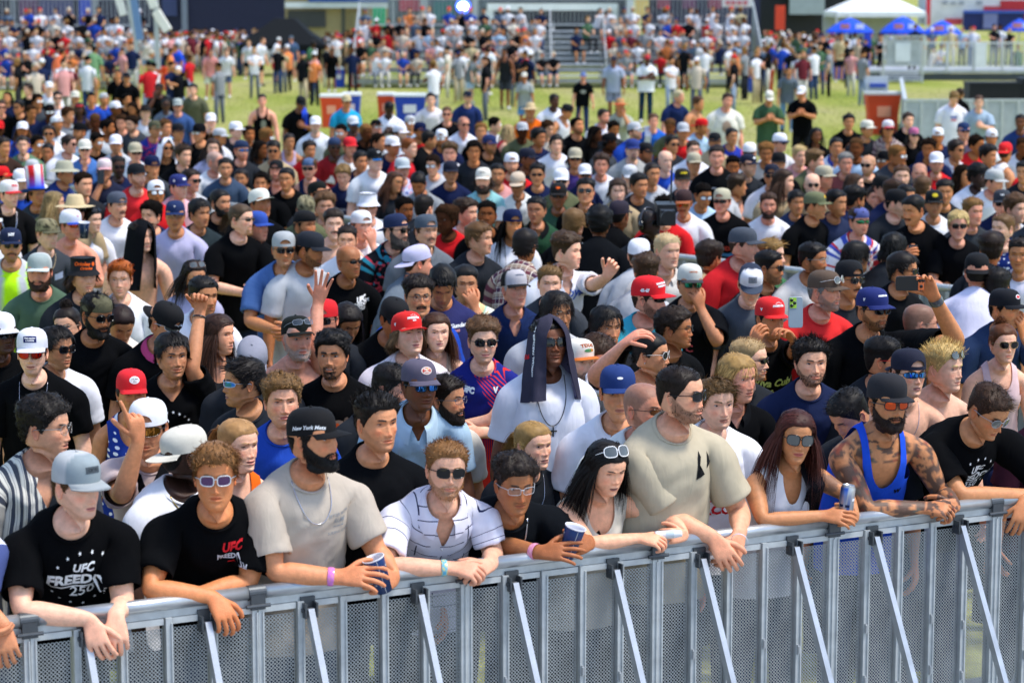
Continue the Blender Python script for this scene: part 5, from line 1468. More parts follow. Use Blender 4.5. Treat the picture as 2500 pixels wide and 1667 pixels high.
def front_barrier():
    R = np.stack([RU, -RNm, [0, 0, 1.0]], 1)          # x along, y away from the pit, z up
    t0 = .2046 * 4.76 - 2 * MODL
    strip = MODL / 5; pv, pf, pw, ph = perf_panel(strip - .034, 1.02)
    panel_me = None; shared = {}
    for i in range(8):
        o0 = RA + RU * (t0 + i * MODL)
        names = ['with the rail end by the pinstriped sleeve', 'below the black shirt with the starred print', 'below the bearded person in the beige shirt', 'below the windowpane shirt', 'below the sleeveless 176 top', 'below the white halter top', 'below the tattooed arms', 'at the far end below the downcast head']
        root = empty('crowd_barrier', o0, 'aluminium crowd barrier module ' + names[i], 'barrier', 'aluminium barriers along the front of the crowd')
        root.rotation_euler = (0, 0, math.atan2(RU[1], RU[0]))
        def sub(name, mb, m, key, par=root, **kw):
            if key in shared: ob = bpy.data.objects.new(name, shared[key]); COL.objects.link(ob); ob.parent = par; return ob
            ob = mb() .build(name, m, par, usecol=False, **kw); shared[key] = ob.data; return ob
        def f_rail(): b_ = MB(); b_.tube([(.012, 0, RZ - .026), (MODL - .012, 0, RZ - .026)], .027, 20); return b_
        r = sub('top_rail', f_rail, M['alu_rail'], 'rail'); [setattr(p, 'use_smooth', len(p.vertices) == 4) for p in r.data.polygons]
        def f_low(): b_ = MB(); b_.box((MODL / 2, .01, RZ - .066), (MODL - .02, .03, .03)); return b_
        sub('rail_lip', f_low, M['alu'], 'lip')
        for q in range(6):
            w = .022 if q in (0, 5) else .026
            def f_post(): b_ = MB(); b_.box((0, 0, (RZ - .08) / 2), (w, .05, RZ - .08)); b_.box((w * .36, -.028, (RZ - .1) / 2), (.006, .008, RZ - .1)); return b_
            p = sub('post', f_post, M['alu'], ('post', q in (0, 5))); p.location = (min(max(q * strip, .013), MODL - .013), 0, 0)
        for q in range(5):
            if 'panel' not in shared:
                ob = mk('perforated_panel', pv, [pf], M['alu_panel'], root, None, False); shared['panel'] = ob.data
            else: ob = bpy.data.objects.new('perforated_panel', shared['panel']); COL.objects.link(ob); ob.parent = root
            ob.location = (q * strip + (strip - pw) / 2, -.006, .07)
            def f_fr():
                b_ = MB()
                b_.box(((strip) / 2, 0, .055), (strip - .04, .03, .03)); return b_
            f_ = sub('panel_edge', f_fr, M['alu'], 'edge'); f_.location = (q * strip, 0, 0)
            f_ = sub('panel_edge', lambda: MB().box((strip / 2, -.004, RZ - .095), (strip - .036, .02, .024)), M['alu'], 'edge2'); f_.location = (q * strip, 0, 0)
        for xq in (strip * 1.18, strip * 3.82):
            def f_br():
                b_ = MB(); b_.beam((0, -.035, RZ - .115), (0, -.56, .06), .026, .036, up=(0, 1, 0)); return b_
            br = sub('brace', f_br, M['alu_rail'], 'brace'); br.location = (xq, 0, 0)
            def f_bk():
                b_ = MB(); b_.box((-.024, -.03, RZ - .115), (.008, .05, .06)); b_.box((.024, -.03, RZ - .115), (.008, .05, .06)); b_.tube([(-.034, -.034, RZ - .115), (.034, -.034, RZ - .115)], .009, 8); b_.box((0, -.012, RZ - .09), (.06, .012, .05)); return b_
            bk = sub('bracket', f_bk, M['steel_dark'], 'brk', br); bk.location = (0, 0, 0)
        def f_cl():
            b_ = MB(); b_.tube([(-.035, 0, RZ - .026), (.035, 0, RZ - .026)], .030, 20); b_.box((0, -.026, RZ - .06), (.06, .012, .06)); b_.tube([(-.05, -.03, RZ - .075), (.05, -.03, RZ - .075)], .008, 8); return b_
        sub('clamp', f_cl, M['steel_dark'], 'clamp')
        for q in (1, 2, 3, 4):
            def f_lat(): b_ = MB(); b_.box((0, -.03, 0), (.010, .010, .045)); b_.tube([(0, -.036, -.016), (0, -.036, .016)], .006, 8); return b_
            for z in (.38, .62): l_ = sub('latch', f_lat, M['alu_rail'], 'latch'); l_.location = (q * strip - .004, 0, z + .05 * (q % 2))
        def f_base(): b_ = MB(); b_.box((MODL / 2, -.33, .02), (MODL - .02, .66, .012)); b_.box((MODL / 2, .45, .02), (MODL - .02, .86, .012)); return b_
        sub('base_plate', f_base, M['alu_panel'], 'base')
front_barrier()
def mid_barrier():
    A, B = np.array([-5.9, 30.1, 0]), np.array([4.9, 17.6, 0]); u = nrm(B - A); n = np.array([u[1], -u[0], 0]) ; L = np.linalg.norm(B - A); k = int(L / 1.2); sh = {}
    pl = ['behind the straw hats at the left', 'behind the shirtless person under a black cloth', 'behind the lavender shirt', 'behind the cream flat cap', 'under the camouflage cap and cup', 'behind the white bucket hat', 'behind the patterned reversed cap', 'behind the grey reversed cap', 'below the grey shirt with bowed head', 'below the teal polo', 'below the white open shirt', 'beside the camera operator', 'below the white shirt with gold lenses', 'below the bearded person in white', 'behind the light shirt with spectacles', 'below the blond person in black', 'behind the reversed black cap']
    for i in range(k):
        o0 = A + u * i * 1.2; root = empty('crowd_barrier', o0, 'grey mid-lawn barrier module ' + pl[min(i, len(pl) - 1)] + ('' if i < len(pl) else ' beyond'), 'barrier', 'barriers across the middle of the crowd'); root.rotation_euler = (0, 0, math.atan2(u[1], u[0]))
        def sub(name, f, m, key):
            if key in sh: ob = bpy.data.objects.new(name, sh[key]); COL.objects.link(ob); ob.parent = root; return ob
            b_ = MB(); f(b_); ob = b_.build(name, m, root, usecol=False); sh[key] = ob.data; return ob
        sub('top_rail', lambda b_: b_.tube([(0, 0, 1.17), (1.19, 0, 1.17)], .028, 10), M['alu'], 'r')
        sub('mesh_sheet', lambda b_: b_.box((.6, .01, .6), (1.16, .006, 1.08)), M['alu_panel'], 's')
        for q in range(5): p = sub('post', lambda b_: b_.box((0, 0, .57), (.04, .05, 1.14)), M['alu'], 'p'); p.location = (q * .29 + .02, 0, 0)
        sub('base_plate', lambda b_: b_.box((.6, -.3, .02), (1.16, .6, .012)), M['alu_panel'], 'b')
mid_barrier()
# ------------------------------------------------------------------ far side of the lawn
M['paint'] = mat('painted_surface', attr=True, rough=.6, spec=.3, var=.06, vscale=3)
M['canvas'] = mat('tent_canvas', attr=True, rough=.8, spec=.15, bump=.2, bscale=3, var=.05, vscale=2)
M['galv'] = metalmat('galvanised_planks', 'b4b9bd', .55, .45, .12, 4)
def px_x(px, D): return (px - 1250) / F_PX * D * 1.0
def P3(px, py, D): return at_y(px, py, D)
def zat(py, D): return at_y(1250, py, D)[2]
def thing(name, loc, label, cat, group=None): return empty(name, np.asarray(loc, float), label, cat, group)
def part(name, mb, par, m=None, smooth=False): return mb.build(name, m or M['paint'], par, smooth, np.array(par.location))
def bleacher(D, x0, x1, label, aisle=None, nrow=5):
    o = thing('bleacher', ((x0 + x1) / 2, D, 0), label, 'bleacher', 'aluminium bleachers facing the stage'); seats = []
    for i in range(nrow):
        y, z = D + .75 * i, .45 + .40 * i
        b = MB().box(((x0 + x1) / 2, y, z), (x1 - x0, .28, .045)); part('seat_plank', b, o, M['galv'])
        b = MB().box(((x0 + x1) / 2, y + .40, z - .30 + .16), (x1 - x0, .42, .04)); part('foot_plank', b, o, M['galv'])
        b = MB().box(((x0 + x1) / 2, y + .18, z - .22), (x1 - x0, .02, .16)); part('riser', b, o, M['galv'])
        seats.append((y, z))
    for x in np.arange(x0 + .3, x1, 1.8):
        b = MB(); b.beam((x, D - .05, .02), (x, D + .75 * nrow, .40 * nrow + .2), .05); b.beam((x, D + .75 * nrow, 0), (x, D + .75 * nrow, .40 * nrow + .4), .05); b.beam((x, D + 1.5, 0), (x, D + 1.5, .9), .05); part('support_frame', b, o, M['alu'])
    yb = D + .75 * nrow + .1
    b = MB(); b.beam((x0, yb, 3.3), (x1, yb, 3.3), .05); b.beam((x0, yb, 2.3), (x1, yb, 2.3), .05); part('back_rail', b, o, M['alu'])
    b = MB()
    for x in np.arange(x0, x1, .16): b.beam((x, yb, 2.3), (x, yb, 3.3), .022)
    r = part('balusters', b, o, M['alu']); r['kind'] = 'stuff'
    if aisle:
        for i in range(nrow * 2): b = MB().box(((aisle[0] + aisle[1]) / 2, D - .12 + .375 * i, .26 + .2 * i), (aisle[1] - aisle[0], .30, .05)); part('aisle_step', b, o, M['galv'])
        for x in aisle: b = MB(); b.tube([(x, D - .1, .2), (x, D - .1, 1.1), (x, D + 3.2, 2.9), (x, D + 3.2, 2.1)], .025, 8); part('aisle_rail', b, o, M['alu'])
    return o, seats
_fc = MB(); _frng = np.random.default_rng(42)
_SH = ['e4e4ea'] * 9 + ['17181c'] * 6 + ['8a8e92'] * 3 + ['1e2848'] * 3 + ['c82a30'] * 2 + ['a8c0d8', '2c4cb0', '4c6a50', 'cdbfae', 'd89a98', 'c8b890', '5a6a80', '6a2a34', 'd8d0c0', 'e88a50']
_SK = ['dea98a', 'd99a80', 'c98d66', 'b07a52', '6a4228', 'e0b090', 'cf9a74']
def figure(p, yaw, seated, rng=_frng, mb=_fc):
    """A far-away spectator; p is where the seat (or the feet) touch."""
    R = rot(yaw); sk = rgb(_SK[rng.integers(len(_SK))]); sh = rgb(_SH[rng.integers(len(_SH))]) * .95; pt = rgb(['1c1e24', '3a4c70', 'b8a888', '6a7078', '8a9ab0', '2a2c30', 'c8c4b8'][rng.integers(7)]); k = .94 + .12 * rng.random(); bare = rng.random() < .6
    L = lambda v: np.asarray(v) @ R.T * k + p
    hip = .10 if seated else .90; ln = .04 + .14 * rng.random() if seated else 0.0
    a = np.arange(8) * np.pi / 4
    tor = np.concatenate([np.stack([w * np.sin(a), d * np.cos(a) - y, np.full(8, z)], 1) for w, d, y, z in ((.17, .13, 0, hip - .08), (.16, .12, 0, hip + .15), (.19, .125, ln * .7, hip + .38), (.15, .10, ln, hip + .50), (.05, .05, ln, hip + .56))])
    mb.add(L(tor), [grid_faces(5, 8, True)], 0, sh)
    hc = np.array([0, -ln - .03, hip + .70]); v, f = blob(hc, (.076, .10, .115), 8, 7); mb.add(L(v), f, 0, sk)
    hat = rng.random(); colr = rgb(['e8e8ee', '16181c', 'c8282c', '22305c', 'b8b0a0'][rng.integers(5)]) if hat < .45 else rgb(['15110f', '2a1c12', '4a3220', '8a6a40', '17120f'][rng.integers(5)])
    v, f = blob(hc + (0, .012, .03), (.085, .105, .098), 8, 6); v[:, 2] = np.maximum(v[:, 2], hc[2] + .022 - .03 * (v[:, 1] > .02)); mb.add(L(v), f, 0, colr)
    if hat < .4: mb.add(L(np.array([[-.07, -.07, .03], [.07, -.07, .03], [.06, -.17, .015], [-.06, -.17, .015]]) + hc), [[[0, 1, 2, 3]]], 0, colr)
    for s in (-1, 1):
        j = rng.random()
        if seated:
            mb.tube(L([(s * .09, 0, .06), (s * (.12 + .05 * j), -.42, .10), (s * (.11 + .04 * j), -.46, -.36)]), np.array([.08, .065, .045]), 6, 0, pt if not bare else pt * 1)
            if bare: mb.tube(L([(s * (.12 + .05 * j), -.43, .06), (s * (.11 + .04 * j), -.47, -.34)]), np.array([.056, .045]), 6, 0, sk)
            mb.add(*(lambda b_: (L(b_[0]), b_[1]))(blob((s * .13, -.52, -.36), (.05, .12, .05), 6, 4)), 0, rgb('d8d8d8'))
            wr = (s * .10 * (.3 + j), -.30 - .12 * j, .22 + .10 * j) if rng.random() < .8 else (s * .10, -.16, .62)
        else:
            mb.tube(L([(s * .09, 0, .9), (s * .11, -.02, .48), (s * .12, .0, .04)]), np.array([.085, .065, .05]), 6, 0, pt); wr = (s * .24, -.06, .82) if rng.random() < .6 else (s * .08, -.28, 1.15)
            if bare: mb.tube(L([(s * .11, -.02, .46), (s * .12, .0, .06)]), np.array([.052, .042]), 6, 0, sk)
        sh_ = np.array([s * .19, -ln, hip + .47]); el = (sh_ + wr) / 2 + (s * .06, .03, -.07)
        mb.tube(L([sh_, sh_ * .4 + el * .6]), np.array([.058, .055]), 6, 0, sh); mb.tube(L([sh_ * .5 + el * .5, el, wr]), np.array([.042, .04, .032]), 6, 0, sk); v, f = blob(wr, (.035, .045, .035), 6, 4); mb.add(L(v), f, 0, sk)
o, S_ = bleacher(91, px_x(868, 91), px_x(1848, 91), 'wide aluminium bleacher with a stepped aisle, filled with spectators', (px_x(1345, 91), px_x(1478, 91)))
for side, px in (('l', 868), ('r', 1850)):
    x = px_x(px, 92); v = np.array([[x, 90.8, .1], [x, 95, .1], [x, 95, 3.2], [x, 90.8, 1.25]]); v2 = v + (.05, 0, 0); mb = MB(); mb.add(np.vstack([v, v2]), [[[0, 1, 2, 3], [7, 6, 5, 4], [0, 3, 7, 4], [3, 2, 6, 7], [1, 5, 6, 2]]], 0, C('a0a8ac')); part('side_panel', mb, o)
for i, (y, z) in enumerate(S_):
    for x in np.arange(px_x(880, 91), px_x(1840, 91), .52):
        if px_x(1335, 91) < x < px_x(1485, 91): continue
        if _frng.random() < (.50 if i == 0 else .93): figure(np.array([x + .12 * _frng.normal(), y, z]), _frng.normal() * 16, True)
o, S2 = bleacher(89, px_x(-260, 89), px_x(335, 89), 'long aluminium bleacher packed with spectators beside the light tower')
for i, (y, z) in enumerate(S2):
    for x in np.arange(px_x(-250, 89), px_x(330, 89), .5):
        if _frng.random() < .93: figure(np.array([x + .1 * _frng.normal(), y, z]), 14 + _frng.normal() * 16, True)
for (a, b_, y0, y1, n) in ((372, 600, 104, 118, 95), (790, 872, 104, 118, 42), (1855, 2040, 100, 118, 60), (20, 690, 119, 124, 70), (2160, 2240, 112, 118, 10)):
    for _ in range(n):
        y = y0 + (y1 - y0) * _frng.random(); figure(np.array([px_x(a + (b_ - a) * _frng.random(), y), y, 0]), _frng.normal() * 60, False)
for a, b_, y0, y1, n in ((20, 560, 62, 88, 20), (560, 900, 74, 90, 9), (1050, 1330, 64, 88, 12), (1500, 1830, 66, 88, 9), (1840, 2110, 76, 100, 26), (2040, 2250, 100, 112, 16)):
    for _ in range(n):
        y = y0 + (y1 - y0) * _frng.random(); figure(np.array([px_x(a + (b_ - a) * _frng.random(), y), y, 0]), _frng.normal() * 90, False)
for i in (0, 2, 3, 4): figure(np.array([px_x(1350 + 28 * i, 91), S_[i][0] - .1, S_[i][1] + .02]), 10 * i, True)
for px in np.linspace(2225, 2500, 13): figure(np.array([px_x(px + 6 * _frng.normal(), 103), 102 + 2 * _frng.random(), .42]), _frng.normal() * 70, _frng.random() < .35)

def wallbox(name, px0, px1, py0, py1, D, colr, label, cat, dep=.4, extra=(), m=None):
    """Far structure from its outline; it stands on the ground unless py1 says otherwise. extra: (part, px0, px1, py0, py1, proud, colour)"""
    z1 = zat(py0, D) if py0 > -900 else 7.0; z0 = 0 if py1 is None else max(zat(py1, D), 0); x0, x1 = px_x(px0, D), px_x(px1, D)
    o = thing(name, ((x0 + x1) / 2, D, 0), label, cat); mb = MB().box(((x0 + x1) / 2, D + dep / 2, (z0 + z1) / 2), (x1 - x0, dep, z1 - z0), None, 0, C(colr)); part('wall' if name in ('building', 'container', 'trailer') else 'panel', mb, o, m)
    for (nm, a, b, c, d, pr, cc) in extra:
        za, zb = (7.02 if c < -900 else zat(c, D)), (0.0 if d is None else max(zat(d, D), 0)); xa, xb = px_x(a, D), px_x(b, D); mb = MB().box(((xa + xb) / 2, D - pr, (za + zb) / 2), (xb - xa, .06, za - zb), None, 0, C(cc)); part(nm, mb, o)
    return o
wallbox('fence', -260, 700, -999, None, 127, '20243c', 'tall dark blue screen fence behind the left bleacher', 'fence', .2, [('banner', 60, 105, -999, 60, .15, '5a3a60'), ('banner', 205, 238, -999, 70, .15, '2c46b8'), ('banner', 110, 190, 2, 52, .15, '3a3a68'), ('post', 40, 52, -999, None, .2, '6a707c'), ('post', 235, 250, -999, None, .2, '8a9098'), ('post', 452, 466, -999, None, .2, '7a8490'), ('banner', 405, 440, -999, 40, .15, '3a4468')])
wallbox('building', 690, 960, -999, None, 146, 'a89a74', 'tan building with dark openings behind the black canopy', 'building', 6, [('fascia', 690, 960, 6, 20, .6, 'e4e8ec'), ('sign_band', 760, 960, -999, 6, .7, '3058a8'), ('opening', 708, 800, 26, 68, .2, '4a4a4c'), ('post', 838, 848, -999, 90, .5, '4c4e44'), ('opening', 858, 905, 30, 70, .2, '8f845f')])
wallbox('portable_toilet', 912, 942, 20, None, 120, '20a068', 'green portable cabin beside the bleacher rail', 'cabin', 1.2)
wallbox('fence', 950, 1195, -999, None, 128, '5c6c74', 'grey-green scaffold screen behind the wide bleacher', 'screen', .3, [('post', 958, 968, -999, None, .3, '8c969a'), ('banner', 978, 1030, -999, 28, .2, 'b04a58'), ('post', 1028, 1048, -999, None, .3, 'a8b0b4'), ('banner', 1060, 1110, 4, 50, .2, '3a7474'), ('post', 1155, 1168, -999, None, .3, 'c0c8ce')])
wallbox('container', 1190, 1532, -999, None, 118, '3c4450', 'dark container behind the bleacher with a white pipe frame', 'container', 3, [('frame_bar', 1190, 1505, 9, 26, .5, 'eef2f4'), ('frame_bar', 1186, 1206, 26, 62, .45, 'eef2f4'), ('frame_bar', 1492, 1505, 26, 60, .45, 'd8dee2'), ('doorway', 1210, 1500, 26, 90, .2, '22262e'), ('lintel_bar', 1190, 1530, -999, 4, .3, '566070')])
wallbox('pillar', 1527, 1545, -999, None, 117, 'c4ccd2', 'pale square pillar between container and yellow panel', 'pillar', .4); wallbox('sign_board', 1548, 1582, -999, 48, 117.5, 'd8bc70', 'yellow upright panel beside the pale pillar', 'panel', .1)
wallbox('fence', 1580, 1850, -999, None, 121, '282c48', 'dark fence with reddish banners behind the bleacher', 'fence', .2, [('banner', 1600 + 62 * i, 1632 + 62 * i, -999, 22, .15, ('8a3a54', '6a3a60')[i % 2]) for i in range(4)])  # reddish panels paint in a band of distant red lights
wallbox('sign_board', 1758, 1832, -20, 18, 112, 'd8d8dc', 'white sign with red lettering above the bleacher corner', 'sign', .15, [('lettering', 1766 + 14 * i, 1776 + 14 * i, 3, 12, .1, 'c84858') for i in range(4)])
wallbox('fence', 1845, 2050, -999, None, 135, '26282c', 'black fence behind the walkway', 'fence', .3, [('panel_top', 1845, 2050, -999, -30, .2, '33363c')])
wallbox('container', 1922, 2006, -999, 36, 134, 'a4b0b4', 'pale grey box above the black fence', 'box', .4); wallbox('pillar', 1888, 1911, 14, 74, 112, 'd8482c', 'orange-red upright banner pillar by the walkway', 'banner', .3)
wallbox('trailer', 2256, 2560, -999, 62, 122, 'd0d4d8', 'white and red show trailer behind the viewing deck', 'trailer', 3, [('red_panel', 2430, 2560, 2, 62, .1, 'b83038'), ('red_panel', 2390, 2432, 16, 62, .09, 'c04048'), ('screen', 2338, 2486, 30, 76, .4, '1a2860'), ('screen_mark', 2386, 2420, 34, 70, .5, '7a80b0'), ('awning', 2336, 2490, 26, 33, .6, '3a5ab0'), ('pole', 2248, 2258, -999, 62, .5, 'c83040'), ('lettering', 2290, 2302, 3, 12, .1, '9098a4'), ('lettering', 2310, 2322, 5, 12, .1, '9098a4'), ('lettering', 2330, 2342, 4, 12, .1, '9098a4'), ('lettering', 2372, 2386, 3, 12, .1, '9098a4'), ('red_panel', 2298, 2338, 46, 62, .1, 'b84450')])
# white tent
def tent():
    D = 119; o = thing('tent', (px_x(2145, D), D, 0), 'large white marquee tent with open sides', 'tent'); x0, x1 = px_x(2036, D), px_x(2252, D); ze, zt = zat(30, D), zat(-26, D); y0, y1 = D, D + 5; xm, ym = (x0 + x1) / 2, (y0 + y1) / 2
    V = np.array([[x0, y0, ze], [x1, y0, ze], [x1, y1, ze], [x0, y1, ze], [xm, ym, zt], [x0, y0, ze - .25], [x1, y0, ze - .25], [x1, y1, ze - .25], [x0, y1, ze - .25]])
    mb = MB().add(V, [[[0, 1, 4], [1, 2, 4], [2, 3, 4], [3, 0, 4]], [[5, 6, 1, 0], [6, 7, 2, 1], [7, 8, 3, 2], [8, 5, 0, 3]]], 0, C('eaeef0')); part('canopy', mb, o, M['canvas'])
    for x, y in ((x0, y0), (x1, y0), (x1, y1), (x0, y1), (px_x(2062, D), y0)): part('pole', MB().beam((x, y, 0), (x, y, ze - .1), .09, col=C('c8ccd0')), o)
    part('back_sheet', MB().box((xm, y1, (ze) / 2), (x1 - x0, .04, ze - .3), None, 0, C('c4ccd8')), o, M['canvas'])
tent()
def umbrella(px, py0, py1, w, D, lab):
    zt, ze = zat(py0, D), zat(py1, D); x = px_x(px, D); r = w / F_PX * D / 2; o = thing('market_umbrella', (x, D, 0), lab, 'umbrella', 'blue umbrellas by the walkway'); n = 8; a = np.arange(n) * 2 * np.pi / n + .39
    V = [[x, D, zt]]
    for q, h in ((.35, .22), (.7, .55), (1, .92), (1.0, 1.05)): V += [[x + r * q * math.cos(t), D + r * q * math.sin(t), zt + (ze - zt) * h] for t in a]
    V = np.array(V); F4 = np.concatenate([grid_faces(4, n, True) + 1]); F3 = np.array([[0, 1 + j, 1 + (j + 1) % n] for j in range(n)]); mb = MB().add(V, [F3, F4], 0, C('2a56d8')); c_ = part('canopy', mb, o, M['canvas'])
    for t0, cc in ((-1.95, 'e09090'), (-1.2, 'c8d0e8')):
        v, f = rectm(0, 0, .5, .22, 3, 1); w_ = np.stack([x + r * .80 * np.cos(t0 + v[:, 0] / r), D + r * .80 * np.sin(t0 + v[:, 0] / r), zt + (ze - zt) * .66 + v[:, 1]], 1); w_[:, :2] = (w_[:, :2] - (x, D)) * 1.05 + (x, D); mb = MB().add(w_ + (0, -.05, .06), [np.array(f)], 0, C(cc)); b = mb.build('print', M['print'], c_, False, np.array(o.location))
    part('pole', MB().tube([(x, D, 0), (x, D, zt)], .03, 8, 0, C('d0d0d4')), o)
umbrella(2068, 44, 80, 118, 108, 'blue umbrella nearest the orange-red pillar'); umbrella(2196, 40, 82, 112, 107, 'blue umbrella in front of the white marquee'); umbrella(2292, 50, 84, 96, 106, 'blue umbrella beside the red pole'); umbrella(2478, 46, 76, 78, 109, 'blue umbrella beyond the viewing deck')
wallbox('banner_stand', 2030, 2102, 150, None, 100, '3658c8', 'blue and red sponsor banner on the walkway fence', 'banner', .1, [('red_print', 2064, 2100, 158, 178, .08, 'd84060')]); wallbox('banner_stand', 2103, 2120, 80, None, 104, '2440b8', 'tall narrow blue banner by the scaffold', 'banner', .1)
def trees():
    for px, h, l in ((2020, 7.2, 'leafy green tree between black fence and marquee'), (2066, 6.4, 'smaller green tree behind the white marquee')):
        D = 142; x = px_x(px, D); o = thing('tree', (x, D, 0), l, 'tree'); part('trunk', MB().tube([(x, D, 0), (x + .1, D, 2), (x - .1, D, 4)], np.array([.2, .16, .1]), 8, 0, C('4a3c2c')), o)
        n = 2600; p = nrm(_frng.normal(size=(n, 3))) * (_frng.random((n, 1)) ** .4) * np.array([1.7, 1.7, 2.1]); p *= (1 + .35 * vnoise(p, 1.3, 3))[:, None]; p += (x, D, h * .55); d1 = nrm(_frng.normal(size=(n, 3))) * .14; d2 = nrm(np.cross(d1, _frng.normal(size=(n, 3)))) * .09
        V = np.stack([p - d1, p + d2, p + d1, p - d2], 1).reshape(-1, 3); c = np.repeat(np.array([rgb('3c5a2a'), rgb('4c6c30'), rgb('2c4422')])[_frng.integers(0, 3, n)], 4, 0); mk('crown', V, [np.arange(4 * n).reshape(-1, 4)], M['canvas'], o, c, False, None, np.array(o.location))
trees()
def canopy_tent():
    D = 104; o = thing('canopy_tent', (px_x(693, D), D, 0), 'black peaked canopy tent in the middle of the lawn edge', 'tent'); x0, x1 = px_x(588, D), px_x(798, D); xt0, xt1 = px_x(668, D), px_x(718, D); ze, zm, zt = zat(110, D), zat(84, D), zat(47, D); y0, y1 = D, D + 3.2; ym = (y0 + y1) / 2; xm0, xm1 = px_x(620, D), px_x(758, D)
    V = np.array([[x0, y0, ze], [x1, y0, ze], [x1, y1, ze], [x0, y1, ze], [xm0, y0 + .5, zm], [xm1, y0 + .5, zm], [xm1, y1 - .5, zm], [xm0, y1 - .5, zm], [xt0, ym - .4, zt], [xt1, ym - .4, zt], [xt1, ym + .4, zt], [xt0, ym + .4, zt], [x0, y0, ze - .22], [x1, y0, ze - .22], [x1, y1, ze - .22], [x0, y1, ze - .22]])
    F = [[i, (i + 1) % 4, 4 + (i + 1) % 4, 4 + i] for i in range(4)] + [[4 + i, 4 + (i + 1) % 4, 8 + (i + 1) % 4, 8 + i] for i in range(4)] + [[8, 9, 10, 11]] + [[12 + i, 12 + (i + 1) % 4, (i + 1) % 4, i] for i in range(4)]
    part('canopy', MB().add(V, [F], 0, C('101418')), o, M['canvas']); part('back_sheet', MB().box(((x0 + x1) / 2 + .6, y1, ze / 2), ((x1 - x0) * .6, .04, ze), None, 0, C('0e1114')), o, M['canvas'])  # the dark rear sheet paints in the shade under the canopy
    for x, y in ((x0 + .05, y0 + .05), (x1 - .05, y0 + .05), (x1 - .05, y1 - .05), (x0 + .05, y1 - .05)): part('pole', MB().beam((x, y, 0), (x, y, ze), .05, col=C('2a2c30')), o)
canopy_tent()
def bin_(px0, px1, py0, py1, colr, label, lid=None):
    D = at_z(1250, py1, 0.0)[1]; x0, x1 = px_x(px0, D), px_x(px1, D); h = zat(py0, D); w = x1 - x0; o = thing('recycling_bin', ((x0 + x1) / 2, D, 0), label, 'bin', 'bins on the lawn'); t = .90
    V = [[(x0 + x1) / 2 + sx * w / 2 * k, D + .3 + sy * .32 * k, z] for z, k in ((0, t * .92), (h * .5, t * .97), (h - .06, 1.0)) for sx, sy in ((-1, -1), (1, -1), (1, 1), (-1, 1))]
    part('bin_body', MB().add(np.array(V), [grid_faces(3, 4, True)], 0, C(colr)), o)
    part('lid', MB().box(((x0 + x1) / 2, D + .3, h - .03), (w * 1.04, .68, .07), None, 0, C(lid or colr)), o); part('print', MB().box(((x0 + x1) / 2, D - .02, h * .55), (w * .4, .01, h * .25), None, 0, C('d8d8e0' if colr != 'e8502a' else 'f0a080')), o)
bin_(374, 411, 165, 206, 'e8502a', 'orange bin beside the royal blue shirt'); bin_(402, 418, 200, 222, 'e8502a', 'low orange bin in front of the other orange bin'); bin_(783, 838, 232, 312, 'e8502a', 'large orange bin behind the white cap', 'f0f0f0'); bin_(838, 880, 228, 308, '2a50c0', 'blue bin with white lid behind the cyan shirt', 'f0f2f4'); bin_(922, 962, 228, 306, 'e8502a', 'orange bin behind the white polo', 'f0f0f0'); bin_(963, 1040, 230, 310, '2444b0', 'wide blue bin behind the pale shirt', 'f0f2f4')
bin_(816, 844, 166, 214, '2a50c0', 'blue bin near the black canopy', 'c8d0d8'); bin_(856, 882, 160, 214, 'e8502a', 'orange bin at the end of the bleacher'); bin_(1824, 1862, 168, 226, '2a50c0', 'blue bin at the right end of the bleacher', 'b8c4d8'); bin_(1864, 1886, 172, 226, 'e8502a', 'orange bin beside the light jeans'); bin_(2114, 2196, 226, 330, 'e8502a', 'big tapered orange kiosk bin by the metal fence', 'd8d8dc')
wallbox('sign_board', 2112, 2164, 186, 224, at_z(1250, 332, 0)[1] + .1, 'c8ccd4', 'white and blue card standing on the orange kiosk', 'sign', .05, [('blue_print', 2118, 2158, 204, 214, .04, '4058b0')])
